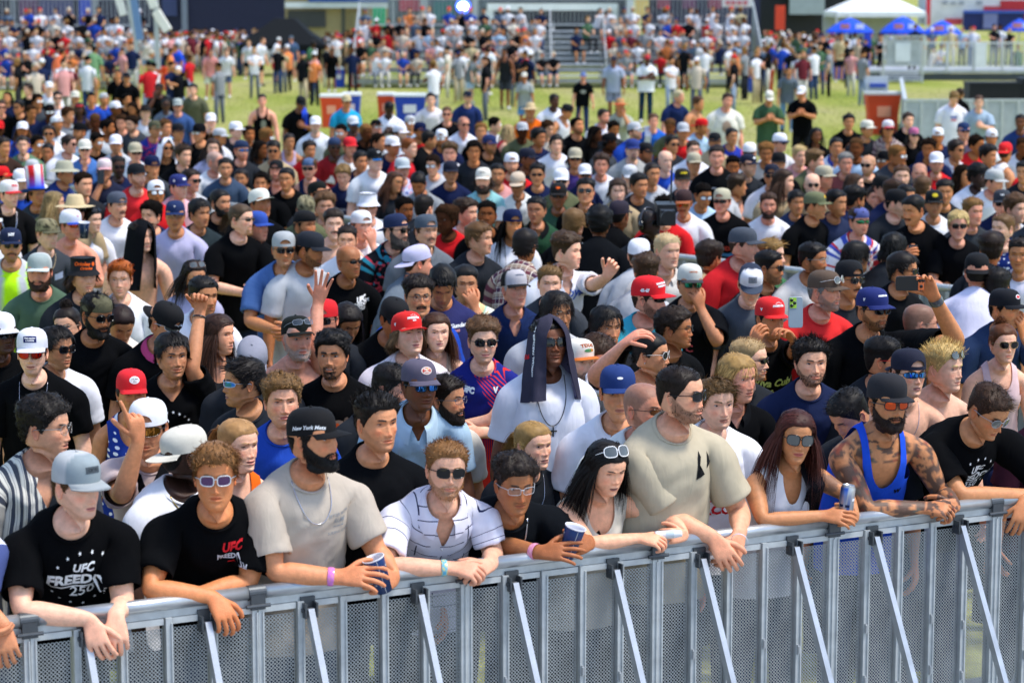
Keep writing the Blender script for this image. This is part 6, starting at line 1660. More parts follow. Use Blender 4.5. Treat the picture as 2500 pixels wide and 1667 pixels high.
# fenced pit with black cases, viewing deck
def pit():
    D = 52.5; o = thing('metal_fence', (px_x(2360, D), D, 0), 'grey corrugated metal fence round the equipment pit', 'fence'); x0, x1 = px_x(2206, D), px_x(2560, D); n = 9
    for i in range(n):
        xa, xb = x0 + (x1 - x0) * i / n, x0 + (x1 - x0) * (i + 1) / n; part('fence_panel', MB().box(((xa + xb) / 2, D, .6), (xb - xa - .02, .04 + .01 * (i % 2), 1.18), None, 0, C(('a8acac', '9a9ea0', 'b0b4b2')[i % 3])), o, M['galv']); part('rib', MB().box((xa, D - .03, .6), (.05, .05, 1.2), None, 0, C('b8bcbc')), o, M['alu'])
    part('top_rail', MB().box(((x0 + x1) / 2, D, 1.22), (x1 - x0, .09, .05), None, 0, C('d0d4d4')), o, M['alu'])
    part('side_rail', MB().beam((x0, D, 1.22), (px_x(2195, 66), 66, 1.22), .09, .05), o, M['alu']); part('side_panel', MB().add([[x0, D, 0], [px_x(2195, 66), 66, 0], [px_x(2195, 66), 66, 1.2], [x0, D, 1.2], [x0 + .03, D, 0], [px_x(2195, 66) + .03, 66, 0], [px_x(2195, 66) + .03, 66, 1.2], [x0 + .03, D, 1.2]], [[[0, 1, 2, 3], [7, 6, 5, 4], [3, 2, 6, 7]]], 0, C('a0a6a6')), o, M['galv'])
    for i, (a, b, t, bt) in enumerate(((2362, 2488, 206, 262), (2490, 2560, 196, 262))):
        D2 = 60; z1 = zat(t, D2); part_o = thing('equipment_case', (px_x((a + b) / 2, D2), D2, 0), 'black equipment case behind the metal fence ' + ('below the deck railing' if i == 0 else 'at its far end'), 'case'); part('case_body', MB().box((px_x((a + b) / 2, D2), D2 + .4, z1 / 2), (px_x(b, D2) - px_x(a, D2), .8, z1), None, 0, C('17191c')), part_o); part('case_lid', MB().box((px_x((a + b) / 2, D2), D2 + .4, z1 + .02), (px_x(b, D2) - px_x(a, D2) + .03, .84, .05), None, 0, C('22252a')), part_o)
    D = 99; o = thing('viewing_deck', (px_x(2330, D), D, 0), 'raised viewing deck with white railings and steps', 'deck'); x0, x1 = px_x(2110, D), px_x(2600, D); zf = .42
    part('deck_floor', MB().box(((x0 + x1) / 2, D + 3, zf - .06), (x1 - x0, 6, .12), None, 0, C('9aa2a6')), o, M['galv']); part('skirt', MB().box(((x0 + x1) / 2, D - .02, zf / 2 - .07), (x1 - x0, .04, zf - .14), None, 0, C('3a4246')), o)
    part('hand_rail', MB().beam((px_x(2240, D), D, zf + 1.1), (x1, D, zf + 1.1), .06, col=C('dadde0')), o); part('toe_rail', MB().beam((px_x(2240, D), D, zf + .12), (x1, D, zf + .12), .05, col=C('dadde0')), o); mb = MB()
    for x in np.arange(px_x(2240, D), x1, .13): mb.beam((x, D, zf + .1), (x, D, zf + 1.1), .03, col=C('d4d8dc'))
    r = part('balusters', mb, o); r['kind'] = 'stuff'
    for px in (2240, 2305, 2370, 2440, 2495): part('rail_post', MB().beam((px_x(px, D), D - .02, zf), (px_x(px, D), D - .02, zf + 1.15), .08, col=C('c8ccd0')), o)
    part('white_board', MB().box((px_x(2386, D), D - .08, zf + .6), (px_x(2400, D) - px_x(2374, D), .04, 1.0), None, 0, C('e0e4e8')), o)
    x0, x1 = px_x(2142, 97), px_x(2236, 97)
    for i in range(5): part('step', MB().box(((x0 + x1) / 2, 96 + i * .3, .1 + i * .09), (x1 - x0, .3, .05), None, 0, C('a8b0b4')), o, M['galv'])
    part('scaffold_frame', (lambda m_: (m_.beam((x0, 96, 0), (x0, 96, zat(88, 96)), .07), m_.beam((x1, 96, 0), (x1, 96, zat(88, 96)), .07), m_.beam((x0, 96, zat(90, 96)), (x1, 96, zat(90, 96)), .07), m_.beam((x0, 96, zat(160, 96)), (x1, 96, zat(160, 96)), .06))[0])(MB()), o, M['alu'])
    part('scaffold_board', MB().box(((x0 + x1) / 2, 96.1, (zat(96, 96) + zat(158, 96)) / 2), (x1 - x0 - .2, .04, zat(96, 96) - zat(158, 96)), None, 0, C('8c9aa0')), o, M['galv']); part('white_panel', MB().box((px_x(2198, 96), 96.02, zat(128, 96)), (.6, .03, .75), None, 0, C('dde2e8')), o)
pit()
def tower():
    D = 87; o = thing('light_tower', (px_x(345, D), D, 0), 'silver scaffold tower with slanted bright braces beside the left bleacher', 'tower')
    def B(a, b, w, c, m=None, nm='beam'): part(nm, MB().beam(P3(a[0], a[1], D), P3(b[0], b[1], D), w, w, up=(0, 1, 0), col=C(c)), o, m)
    B((318, -60), (342, 98), .24, '6a8ab4', None, 'blue_beam'); B((308, -40), (336, 110), .20, 'a8b4bc', M['alu']); B((352, -40), (378, 20), .28, 'e8e8e0', None, 'bright_plate'); B((380, 28), (410, 76), .30, 'e8e6dc', None, 'bright_plate'); B((283, -30), (302, 38), .26, 'e0e0dc', None, 'bright_plate'); B((378, -60), (386, 170), .16, '9aa4aa', M['alu'], 'post'); B((330, 60), (336, 205), .16, '9aa4aa', M['alu'], 'post')
    D = 100; q = thing('flood_lamp', P3(1131, 16, D), 'bright white floodlight with blue rim above the bleacher', 'lamp'); v, f = blob(P3(1131, 16, D), (.20, .10, .15), 14, 9); m = bpy.data.materials.new('lamp_glow'); m.use_nodes = True; bs = m.node_tree.nodes['Principled BSDF']; bs.inputs['Emission Color'].default_value = (.85, .93, 1, 1); bs.inputs['Emission Strength'].default_value = 14; mk('bulb', v, f, m, q, None, True, None, np.array(q.location))
    v, f = lathe([(.30, 0), (.31, .06), (.20, .14), (.0, .15)], 18); R = frame_of((0, 1, 0), (1, 0, 0)); mk('housing', v @ R.T + P3(1131, 16, D), f, M['paint'], q, np.tile(C('2a50c8'), (len(v), 1)), True, None, np.array(q.location)); part('lamp_post', MB().beam(P3(1131, 16, D) + (0, .2, 0), P3(1131, 16, D) * (1, 1, 0) + (0, .2, 0), .1, col=C('8a9298')), q)  # blue of the dish paints in the glow round the lamp
tower()
# ------------------------------------------------------------------ the people, from the rail backwards (x, y: middle of the head at eye height in the photograph)
def q(x, y, yaw, skin, hair, hc, shirt, **k):
    d = dict(x=x, y=y, yaw=yaw, skin=skin, hair=hair, hc=hc)
    if isinstance(shirt, str): s = shirt.split(':'); shirt = (s[0],) + tuple(s[1:])
    d['shirt'] = shirt
    for a in ('hat', 'glass'):
        if isinstance(k.get(a), str): k[a] = tuple(k[a].split(':'))
    d.update(k); PEOPLE.append(d); return d
WH, BK, RD, NV, OR, GRY = C('f2f2f2'), C('0c0c0e'), C('d02028'), C('1c2a5a'), C('e8601c'), C('8a8e92')
def T(s, x, y, sz, c=WH, bold=.0015, sh=0.0): return words_pieces([(s, x, y, sz, bold, sh)], c)
def ring_stars(r, n, c=WH, sz=.009, a0=0, span=2 * np.pi, ry=None):
    out = []
    for i in range(n):
        a = a0 + span * i / n; v, f = star(sz, (r * math.cos(a), (ry or r) * math.sin(a)), .2); out.append((v, f, c))
    return out
def rect(x, y, w, h, c, nx=4, ny=2, sh=0): v, f = rectm(x, y, w, h, nx, ny, sh); return (v, f, c)
def ell(x, y, rx, ry, c, n=18):
    a = np.arange(n) * 2 * np.pi / n; v = np.vstack([np.stack([x + rx * np.cos(a), y + ry * np.sin(a), 0 * a], 1), [[x, y, 0]]]); return (v, [(i, (i + 1) % n, n) for i in range(n)], c)
def freedom(c=WH):
    F_ = T('UFC', 0, .064, .044, c, .0018, .2) + T('FREEDOM', 0, .012, .062, c, .0026, .05) + T('250', .004, -.050, .066, c, .0008) + [rect(0, -.020, .24, .006, c, 12, 1)]
    return F_ + ring_stars(.125, 16, c, .0075, .1, 2 * np.pi, .115)
def freedom_s(c=WH): return T('UFC', 0, .022, .030, c, .002, .2) + T('FREEDOM', 0, 0, .024, c, .0016) + T('250', .004, -.022, .026, c, .0006)
def ufc_red(): return T('UFC', 0, .022, .042, RD, .0018, .2) + T('FREEDOM', 0, -.012, .026, C('c8c8d0'), .0008) + [rect(.01, -.034, .05, .005, RD)]
def emb(s, sz, c, bold=.0012, dy=0): return T(s, 0, dy, sz, c, bold)
def patch(w, h, c, extra=()): return [rect(0, 0, w, h, c)] + [(v + (0, 0, .0012), f, c2) for v, f, c2 in extra]
def blobs(n, w, h, cols, seed):
    r = np.random.default_rng(seed); return [ell(r.uniform(-w, w), r.uniform(-h, h), r.uniform(.008, .03), r.uniform(.008, .03), C(cols[i % len(cols)]), 9) for i in range(n)]
FR = 'people leaning on the front rail'
def rD(x, o=.10): return rail_at(x)[1] + o
def fr(x, y, yaw, skin, hair, hc, shirt, label, o=.10, **k):
    k.setdefault('byaw', 22); return q(x, y, yaw, skin, hair, hc, shirt, D=rD(x, o), label=label, group=FR, **k)
def arm(e, w, eo=.02, wo=-.03, **k):        # elbow and wrist pixels with distances behind the rail
    return dict(e=(e[0], e[1], rD(e[0], eo)), w=(w[0], w[1], rD(w[0], wo)), **k)
DN = np.array([0, 0, -1.0])
fr(-130, 1200, 35, 't', 'short', 'dark', ('button', 'white', {'pat': ('vstripe', 'e0e2ec', '4a5688', 'c0c6dc')}), 'person in white shirt with blue pinstripes at the end of the rail', aR=arm((-180, 1500), (-90, 1530)), aL=arm((-60, 1470), (6, 1525), .06, -.04, ef=(.25, -.4, -1), en=(.1, -1, .2), curl='hang'))
fr(187, 1184, 48, 'p', 'short', 'lbrown', 'tee:black', 'person in light grey cap and black shirt with white starred print, hands hanging', hat=('cap', 'b4b6b6', {'front': '8f9a9e', 'tall': 8, 'visor': '9aa0a2', 'emb': [('f', patch(.062, .026, C('4a5258'), emb('CREEK', .015, C('20262a'), .0004)), 2)]}), pitch=4,
   print=[(freedom(), .035, -.045, 1.0)], face={'blush': .9, 'frown': .3, 'lipc': 'b0525a'}, byaw=20, H=1.84, aR=arm((52, 1490), (222, 1512), .04, -.04, ef=(.35, -.45, -.9), en=(-.2, -.9, .6), curl='hang'), aL=arm((300, 1474), (282, 1500), .06, -.05, ef=(.12, -.45, -1), en=(.2, -1, .4), curl='hang'))
fr(525, 1160, 8, 'o', 'fringe', 'dblond', 'tee:black', 'person in black shirt with small red print, violet lenses, forearms crossed on rail', glass=('way', 'purple', 'd8d8d8'), print=[(ufc_red(), .06, .03, 1.0)], face={'stub': .0, 'frown': .3}, byaw=12, H=1.84, sh=1.02,
   aR=arm((366, 1440), (520, 1455), .06, -.02, ef=(.55, -.4, -.75), en=(.2, -.7, .7), curl='hang'), aL=arm((604, 1425), (470, 1450), .10, .06, ef=(-1, 0, -.1), en=(0, 0, 1), curl='relax'))
fr(764, 1068, 62, 't', 'fade', 'black', ('tee', 'b8ac9e', {'loose': .006, 'amp': .018}), 'person in beige shirt and black script cap gripping a starred paper cup', hat=('cap', '141416', {'emb': [('r', T('New York Mets', 0, -.004, .021, WH, .0006, .3), -18)]}), beard='full', bc='black', pitch=-3, ex=[('chain', 'c8c8d0', .085, .0022), ('band', -1, 'd070c8', .013, .03, 'e090a0')],
   print=[(T('BETTER WITH', 0, .03, .016, GRY, .0002) + T('RUM', 0, .006, .026, GRY, .0004, .3) + T('~ ~ ~', 0, -.015, .02, GRY) + T('SURFING CLUB', 0, -.04, .015, GRY, .0002), .10, -.015, 1.0)], byaw=30, H=1.88, sh=1.0, fat=.06, face={'blen': 1.3},
   aR=arm((672, 1398), (826, 1408), .05, -.06, ef=(.95, -.25, .1), en=(-.1, -.75, .65), curl=(18, 28, 20), spread=9, thumb=.1), aL=arm((922, 1350), (968, 1410), .08, -.03, ef=(-.55, -.7, .0), en=(.8, -.5, .2), curl='grip'))
fr(1089, 1143, 14, 'p', 'short', 'dblond', ('button', 'e4e2ee', {'pat': ('pane', 'dedcea', '20264a'), 'v': .24}), 'person in white shirt with broken dark windowpane lines, hands clasped', glass='way:black', beard='short', bc='9a6a3c', roll=3, ex=[('band', -1, '58b0d0', .012, .035, 'e0d060')], byaw=16, H=1.78, face={'wide': 1.02},
   aR=arm((936, 1384), (1104, 1386), .05, -.05, ef=(.95, -.3, -.05), en=(0, -.6, .8), curl='clasp', spread=6), aL=arm((1204, 1352), (1196, 1378), .12, -.06, ef=(-.8, -.6, -.2), en=(.3, -.7, .6), curl='clasp', spread=6))
fr(1255, 1178, 20, 'm', 'curlytop', 'dark', ('tee', '1c2026', {'loose': .01}), 'person in faded black shirt with clear spectacles and thick silver chain', glass=('rect', 'clear', 'c9ccd0'), pitch=9, ex=[('chain', 'c8c8d0', .10, .0042), ('band', -1, 'e08ab0', .014, .03, 'f0b0c0')], face={'fat': .3, 'stub': .55, 'stubs': 'mous'},
   print=[(T('PURIFY', 0, .012, .024, C('8a929c'), .0004) + T('THE CITY', 0, -.014, .024, C('8a929c'), .0004), .10, -.11, 1.0), (T('PRAY', 0, .012, .022, C('8a929c'), .0004) + T('OVER', 0, -.014, .022, C('8a929c'), .0004), -.07, -.11, 1.0)], byaw=18, H=1.72,
   aR=arm((1204, 1326), (1318, 1348), .24, -.05, ef=(.95, -.3, .12), en=(-.1, -.8, .55), curl=(16, 24, 18), spread=9, thumb=.1), aL=arm((1400, 1330), (1446, 1322), .12, -.02, ef=(-.6, -.7, .0), en=(.8, -.5, .3), curl='grip'))
fr(1481, 1138, 30, 'l', 'long', 'black', ('tank', 'cream', {'w': .142, 'neck': .26}), 'person in sleeveless cream 176 top looking down at a small white tube', fem=1, fat=.35, pitch=17, glass=('big', 'grey', 'f0f0f0', {'up': 46, 'ang': 40, 'back': 16}), ex=[('strap', 'black', -1, .012)], face={'eyeopen': .35, 'lash': 1.6, 'lipc': 'b0605e', 'blush': .7}, H=1.66,
   print=[(T('176', 0, 0, .115, C('4a74b4'), .006), .01, -.09, 1.0), (ring_stars(.035, 5, WH, .009) + ring_stars(.075, 7, WH, .008, .4, 2 * np.pi, .03), .01, -.09, 1.0)],
   aR=arm((1440, 1330), (1560, 1312), .02, -.04, ef=(.9, -.2, -.1), en=(-.1, -.5, .8), curl='half'), aL=arm((1640, 1272), (1676, 1306), .08, -.03, ef=(-.8, -.4, .05), en=(.5, -.7, .3), curl='grip'))
fr(1661, 960, 58, 'l', 'crew', 'dark', ('tee', 'b6aa92', {'loose': .006, 'amp': .018}), 'tall person in tan shirt with black mountain emblem and wayfarer sunglasses', glass='way:black', beard='short', bc='brown', face={'stub': .3, 'fat': .3}, byaw=26, H=1.92, fat=.12, sh=1.0, rec=.3,
   print=[([(np.array([[-.035, -.05, 0], [-.02, .03, 0], [-.008, .05, 0], [.0, .03, 0], [-.012, .005, 0], [.012, -.035, 0], [-.01, -.028, 0]]), [(0, 1, 2, 3, 4, 5, 6)], BK), (np.array([[.03, -.02, 0], [.045, .035, 0], [.06, .01, 0], [.075, -.02, 0], [.05, -.01, 0]]), [(0, 1, 2, 3, 4)], BK)], .09, .01, 1.0)],
   aR=arm((1640, 1268), (1742, 1312), .10, -.05, ef=(.55, -.5, -.8), en=(-.3, -.7, .6), curl='hang'), aL=arm((1806, 1252), (1806, 1300), .12, -.04, ef=(-.35, -.55, -.9), en=(.5, -.8, .2), curl='hang'), ex=[('band', 1, 'c8c8d0', .003, -.07)])
fr(1942, 1062, 8, 'o', 'long', 'auburn', ('tank', 'white', {'w': .135, 'neck': .25, 'nw': .048}), 'person in white halter top and oversized sunglasses holding a blue can', fem=1, fat=.12, glass='big:grey:101012', roll=5, pitch=3, face={'smile': .6, 'lipc': 'b04a50', 'blush': .4}, H=1.72, tattoo='L',
   aR=arm((1862, 1272), (2008, 1258), .03, -.05, ef=(.95, -.3, .0), en=(-.1, -.75, .6), curl=(22, 30, 20), spread=7), aL=arm((2062, 1205), (2092, 1262), .10, -.04, ef=(-.7, -.7, .1), en=(.6, -.7, .2), curl='grip'), ex=[('drape', '1a181c', 1)])
fr(2166, 980, 18, 'o', 'fade', 'dark', ('singlet', '2450c8', {'w': .105, 'neck': .36, 'nw': .075, 'loose': .01}), 'person with tattooed arms in blue tank top and black flat-peaked cap', hat=('snap', '26262a', {'yaw': 8, 'flat': 1, 'lift': 2}), glass='way:fire:0c0c0e', beard='full', bc='2a1a12', tattoo='full', fat=.15, sh=1.06, byaw=16, H=1.84,
   print=[(T('W', 0, 0, .034, BK, .002), .085, -.10, 1.0)], aR=arm((2118, 1246), (2256, 1238), .05, -.05, ef=(.9, -.35, -.05), en=(0, -.6, .8), curl='clasp', spread=6), aL=arm((2298, 1205), (2336, 1232), .12, -.05, ef=(-.85, -.5, -.1), en=(.3, -.8, .5), curl='clasp', spread=6))
fr(2413, 1000, 34, 'o', 'short', 'brown', 'tee:black', 'person in black starred shirt looking down through thin round sunglasses', glass='round:grey:a0a4a8', pitch=30, print=[(freedom(), .03, -.03, .9)], face={'stub': .12}, byaw=24, H=1.86, sh=1.08,
   aR=arm((2346, 1212), (2498, 1206), .05, -.0, ef=(1, -.2, -.05), en=(0, -.5, .9), curl='relax'), aL=arm((2560, 1175), (2502, 1222), .08, -.06, ef=(-.3, -.5, -1), en=(0, -1, .3), curl='hang'))
# ---- directly behind the front row
q(110, 1042, 76, 'l', 'curly', '1e1814', ('button', 'cream', {'pat': ('vstripe', 'd8d4c8', '4a4e58', 'b0aca4'), 'v': .3}), D=9.75, glass='round:clear:9a9a98', face={'open': .5, 'smile': .5}, an='the striped shirt', ex=[('strap', 'char', 1, .018)], dl='with lettered lanyard')
q(362, 1040, -4, 't', 'short', 'black', ('tee', 'b8a6a4'), D=10.2, hat=('back', 'e8e8ec', {}), glass='shield:gold:303030', pitch=4, face={'smile': .7}, aR=dict(w=(338, 1075, 10.0), pole=(-.3, 0, -1), ef=(-.1, -.2, 1), en=(.6, -.7, 0), curl='point'), an='the white reversed cap and gold shield lenses', ex=[('strap', 'black', 1, .03), ('strap', 'black', -1, .03)])
q(451, 1108, 118, 'k', 'crew', 'black', 'tee:white', D=9.95, hat=('back', 'd2cdbf', {'tilt': -12, 'emb': [(-100, patch(.05, .05, C('2a2a28'), emb('NY', .03, C('c8c4b0'))), -2)]}), byaw=60, an='the cream reversed cap', ex=[('chain', 'd0b060', .02, .003)])
q(582, 1084, 45, 'p', 'pony', 'blond', ('tank', 'orange', {'w': .12}), D=10.3, fem=1, bunat=(-20, 85, 60), face={'blush': 1, 'lipc': 'c05a5c'}, an='the orange top', ex=[('earring',)])
q(688, 978, 14, 'p', 'curly', '7a5a34', 'tee:blue', glass=None, pitch=-4, face={'frown': 1, 'blush': 1, 'eyeopen': .5, 'fat': .3, 'lipc': 'b8585c'}, fat=.2, print=[(blobs(9, .04, .035, ['c8d0d8', 'd8b838', 'e8e8e8'], 3), .03, -.10, 1.2)], an='the blue shirt with eagle print')
q(919, 1028, 36, 't', 'spike', '17120f', 'tee:16181c', D=9.95, H=1.82, face={'eyeopen': .45, 'smile': .3, 'fat': .25}, dl='squinting')
q(1023, 937, 26, 'b', 'crew', 'black', ('polo', 'b4d0e4', {'collarc': 'bcd4e4'}), hat=('cap', '5a5464', {'emb': [('f', [ell(0, 0, .028, .020, C('d8c8c0')), ell(0, .0, .022, .014, C('c04030')), ell(.004, .002, .01, .01, C('e8b840'))], 2)]}), glass='way:blue:16202c', fat=.2, face={'frown': .8}, H=1.8, an='the light blue polo')
q(1179, 830, 10, 'p', 'curlytop', 'lbrown', ('jersey', 'navy', {'pat': ('fade', '232a78', 'd8362c', 'd8362c')}), glass='way:black', aL={'k': 'cross'}, aR={'k': 'cross'}, H=1.74, face={'lipc': 'c06064'}, print=[(T('UFC', 0, 0, .036, WH, .003, .2), -.085, .03, 1), (T('V', 0, 0, .034, WH, .003), .07, .03, 1)] , an='the blue and red jersey', print_stars=1)
q(1339, 834, 20, '6b4029', 'crew', 'black', ('tee', 'dcdce4', {'amp': .016}), D=11.7, H=1.88, sh=.84, pitch=-8, hat=('hood', '3a3846', {'lining': '6a6480', 'open': 148, 'len': .9, 'emb': [(-62, [(np.stack([-v[:, 1], v[:, 0], v[:, 2]], 1), f, c) for v, f, c in T('OFFICIAL PARTNER OF ', 0, 0, .024, WH, .001)], -40), (-100, T('2026', 0, 0, .03, RD, .001), -70)]}), glass='way:black', ex=[('chain', 'black', .16, .0022, 'cross')], face={'stub': .12}, dl='with towel hood and cross necklace', an='the dark lettered towel hood')
q(1413, 882, 34, 'p', 'short', 'dark', 'tee:white', pitch=-5, D=12.8, hat=('cap', 'e0dace', {'visor': 'd07030', 'under': '2a6a40', 'flat': .6, 'tall': 6, 'emb': [('f', T('TEXAS', 0, .010, .026, C('a85020'), .0012) + [ell(0, -.018, .026, .009, C('4a8a5a')), ell(.02, -.016, .016, .008, C('d88830'))], 4)]}), beard='short', face={'stub': .4, 'eyeopen': .5, 'smile': .4}, an='the orange-peaked cap')
q(1508, 955, 4, 't', 'short', 'dark', ('button', 'white'), hat=('cap', '22386e', {'emb': [('f', [ell(0, 0, .014, .006, WH)], -2)]}), D=10.9, an='the navy dome cap', face={'lipc': 'a86058'})
q(1302, 1084, 40, 'p', 'tied', 'b08a50', 'tee:22252a', fem=1, D=10.9, face={'frown': .6, 'blush': .8, 'lipc': 'b06464'}, an='the charcoal shirt behind clear spectacles', ex=[('chain', 'c8c8d0', .1, .0014)])
q(1574, 996, 42, 'r', 'buzz', '4a4038', ('button', 'd8dad6'), D=10.5, glass='narrow:brown:2a2420', face={'buzz': .7, 'stub': .6, 'stubs': 'full'}, dl='with brown lenses')
q(1748, 983, 20, 'p', 'fringe', '6a5030', 'tee:ececf0', D=11.1, print=[([rect(.02, -.06 - .02 * i, .16, .008, RD, 6, 1) for i in range(4)] + ring_stars(.03, 3, NV, .01) , .0, -.03, 1.0), (T('CIRCUS', 0, -.2, .07, RD, .003), 0, 0, 1.0)], face={'blush': .8}, an='the white shirt with red bars')
q(1800, 921, 40, 'r', 'mullet', 'b08a50', ('polo', 'black'), face={'open': .4, 'blush': .9}, D=11.9, an='the black polo')
q(1828, 876, 62, 'p', 'crew', 'c0a070', 'tee:char', glass='narrow:black', beard='short', bc='b06a30', D=12.5)
q(1979, 882, 10, 'l', 'messy', '1c1613', 'tee:1e2746', beard='short', face={'stub': .5}, print=[(T('FREEDOM', 0, 0, .05, WH, .004), .05, -.17, 1)], an='the navy shirt')
q(2074, 1010, -55, 't', 'fade', 'black', 'tee:char', pitch=36, D=11.2, tattoo='R', dl='head bowed')
q(2217, 908, 22, 'p', 'short', 'brown', ('none', 'x'), hat=('back', '1e2030', {}), glass='wrap:blue:101014', ex=[('chain', 'c8c8d0', .12, .0015, 'x')], face={'blush': 1, 'lipc': 'b0646a'}, an='the blue wraparound lenses')
q(2304, 896, 45, 'p', 'spike', 'd0b070', ('none', 'x'), glass=('round', 'grey', '202024', {'up': 52, 'ang': 15, 'back': 4}), face={'smile': .5, 'blush': .8}, tips=1, dl='goggles pushed up')
q(2449, 836, 12, 'p', 'bun', '6a3c1e', ('tank', 'd8b8b8', {'w': .11}), fem=1, glass='avi:black:b09060', face={'frown': .7}, bunat=(0, 50, 118), an='the pink tank top', ex=[('earring',)])
q(2158, 876, 72, 't', 'fade', 'black', 'tee:char', glass='narrow:black:e02828', dl='with red sunglasses', face={'stub': .5, 'stubs': 'full'})
q(2575, 985, 30, 'o', 'short', 'dark', 'tee:maroon', D=11.75, pants=('jeans', '1c2030'))
q(2545, 1090, 25, 't', 'short', 'black', 'tee:navy', D=12.6, ez=1.4, pants=('jeans', '17181c'))
# ---- left block
q(79, 858, 4, 'p', 'short', 'brown', 'tee:black', hat=('snap', 'dcdce4', {'flat': .5, 'emb': [('f', patch(.068, .034, C('20285a'), emb('This seating', .012, WH, .0004, .006) + emb('is bullshit', .012, WH, .0004, -.007)), 2)]}), glass='avi:red:3a2a22', face={'stub': .35, 'stubs': 'goatee', 'open': .6}, ex=[('chain', 'c8c8d0', .16, .0015)], an='the orange aviators and white cap', fat=.1)
q(138, 848, 52, 't', 'bowl', 'black', 'tee:white', glass='way:black', ez=1.58)
q(165, 795, -10, 'l', 'bun', '241a14', ('tank', 'black', {'w': .12}), fem=1, fat=.2, glass='round:clear:c8a890', bunat=(0, 20, 128), roll=-6, aL={'k': 'front', 'dn': .10, 'fw': .14}, ez=1.58, dl='hand on chest', an='the high bun and clear spectacles', face={'iris': (.1, .14, .16)})
q(236, 766, 42, 'm', 'short', 'black', 'tee:black', hat=('durag', 'camo', {'lift': 2}), glass='way:black', beard='full', pitch=10, ez=1.68, an='the camouflage headwrap', band_white=1)
q(296, 790, 24, 'o', 'tied', '2a1814', ('tee', 'e4d8cc'), fem=1, pitch=30, print=[(blobs(10, .06, .05, ['d87080', '8a7a70', 'e090a0'], 8), .02, -.08, 1.2)], an='the cream shirt with pink flowers', ez=1.55)
q(403, 787, 56, 't', 'short', 'dark', ('tee', 'black', {'collar': 1, 'collarc': 'c04878'}), hat=('back', '141416', {'tilt': 10, 'emb': [(-60, [ell(0, 0, .016, .016, C('e0a0a0'))], -14)]}), glass='shield:grey:e0e0e0', pitch=14, an='the white ski-style goggles')
q(420, 866, 26, 't', 'bowl', '14100e', ('tee', 'black', {'v': .12, 'vw': .05}), ez=1.6, print=[(T('FREEDOM', 0, -.06, .06, WH, .004) + ring_stars(.1, 9, WH, .009, .2, 3), 0, -.09, 1)], aL=dict(w=(488, 762, 12.9), e=(468, 900, 12.75), ef=(.1, -.15, 1), en=(0, .9, .2), curl='fist'), ex=[('band', 1, 'black', .005, .03), ('earring',)], dl='left fist raised', an='the raised fist')
q(321, 957, 20, 'o', 'tied', 'dark', ('tank', '27408c', {'pat': ('stars', '22388a', 'e8e8f0')}), fem=1, hat=('cap', 'd82830', {'tall': 8, 'emb': [('f', [ell(0, 0, .026, .020, WH), ell(0, 0, .020, .015, C('c8c0c0'))] + [(v + (0, 0, .002), f, c) for v, f, c in T('TRUMP', 0, .004, .010, BK, .0003) + T('USA', 0, -.006, .010, BK, .0003)], 4)]}), face={'smile': 1, 'eyeopen': .5, 'lipc': 'b05050'}, ez=1.5, an='the round-patch red cap', ex=[('earring',)])
q(2, 812, 40, 'd', 'crew', 'black', 'tee:black', hat='cap:white', glass='way:black', print=[([rect(0, 0, .16, .2, C('a8d8b8'))] + [(v + (0, 0, .002), f, c) for v, f, c in blobs(6, .05, .08, ['3060a0', 'd0a040', 'b84030'], 2)], .0, -.10, 1)], ez=1.58)
q(534, 814, 62, 'l', 'long', '3a241a', ('tank', '2a2c30', {'w': .12}), fem=1, face={'frown': .4}, ez=1.56, hl=1)
q(496, 722, 40, 'o', 'fade', '15110e', 'tee:white', face={'frown': .9, 'stub': .2, 'browt': 1.5}, roll=2)
q(474, 672, 30, 't', 'long', '201610', 'tee:lav', fem=1, glass=('big', 'grey', '50301c', {'up': 44, 'ang': 38, 'back': 20}), pitch=10, dl='sunglasses pushed up')
q(616, 880, 6, 't', 'short', 'dark', 'tee:char', hat=('cap', '8c8c98', {'tilt': 14, 'emb': [('f', T('V', 0, 0, .05, OR, .005), 2)]}), pitch=26, ez=1.62, an='the grey cap with orange V')
q(595, 932, -66, 'o', 'fringe', '1c1613', 'tee:char', glass='wrap:blue:d0d4e0', face={'open': .4, 'lipc': 'a86058'}, ez=1.6, dl='in blue wraparound shades')
q(725, 823, 26, 'r', 'buzz', 'grey', ('none', 'x'), hat=('cap', '141814', {'tilt': -8}), glass=('rect', 'clear', '9aa4b0', {'up': 62, 'ang': 24, 'back': -8}), beard='short', bc='a8a49c', face={'buzz': .5, 'stub': .6, 'frown': .2}, aL=dict(w=(776, 742, 13.3), e=(768, 850, 13.2), ef=(.25, -.1, 1), en=(0, .95, .1), curl='wave', spread=9), dl='left hand raised open', an='the spectacles on a black cap')
q(812, 864, -8, 't', 'curly', '120e0c', 'tee:121214', fat=.35, beard='goatee', face={'teeth': 1, 'open': .8, 'smile': .7, 'browt': 1.7, 'stub': .2}, print=[(blobs(12, .06, .05, ['5a4a40', '8a7060', 'c85020', '2a2420'], 4), 0, -.12, 1.4)], H=1.72, an='the black portrait shirt')
q(792, 778, -8, 'r', 'crew', 'brown', 'tee:char', hat=('back', 'd02228', {'emb': [(120, [ell(0, 0, .014, .018, WH)], 0)]}), glass='way:black', ez=1.6)
q(848, 786, 30, 'm', 'long', '1c1512', 'tee:char', fem=1, pitch=26)
q(693, 607, 12, 'o', 'crew', 'grey', ('button', 'chambray', {'pat': ('heather', '3c5c92', '5a7ab0'), 'v': .36}), hat=('back', 'a4a8aa', {}), glass='way:black', beard='none', ez=1.80, D=17.0, face={'stub': .35, 'frown': .2}, aL={'k': 'front', 'dn': .36}, aR={'k': 'front', 'dn': .36}, an='the blue chambray shirt', H=1.92)
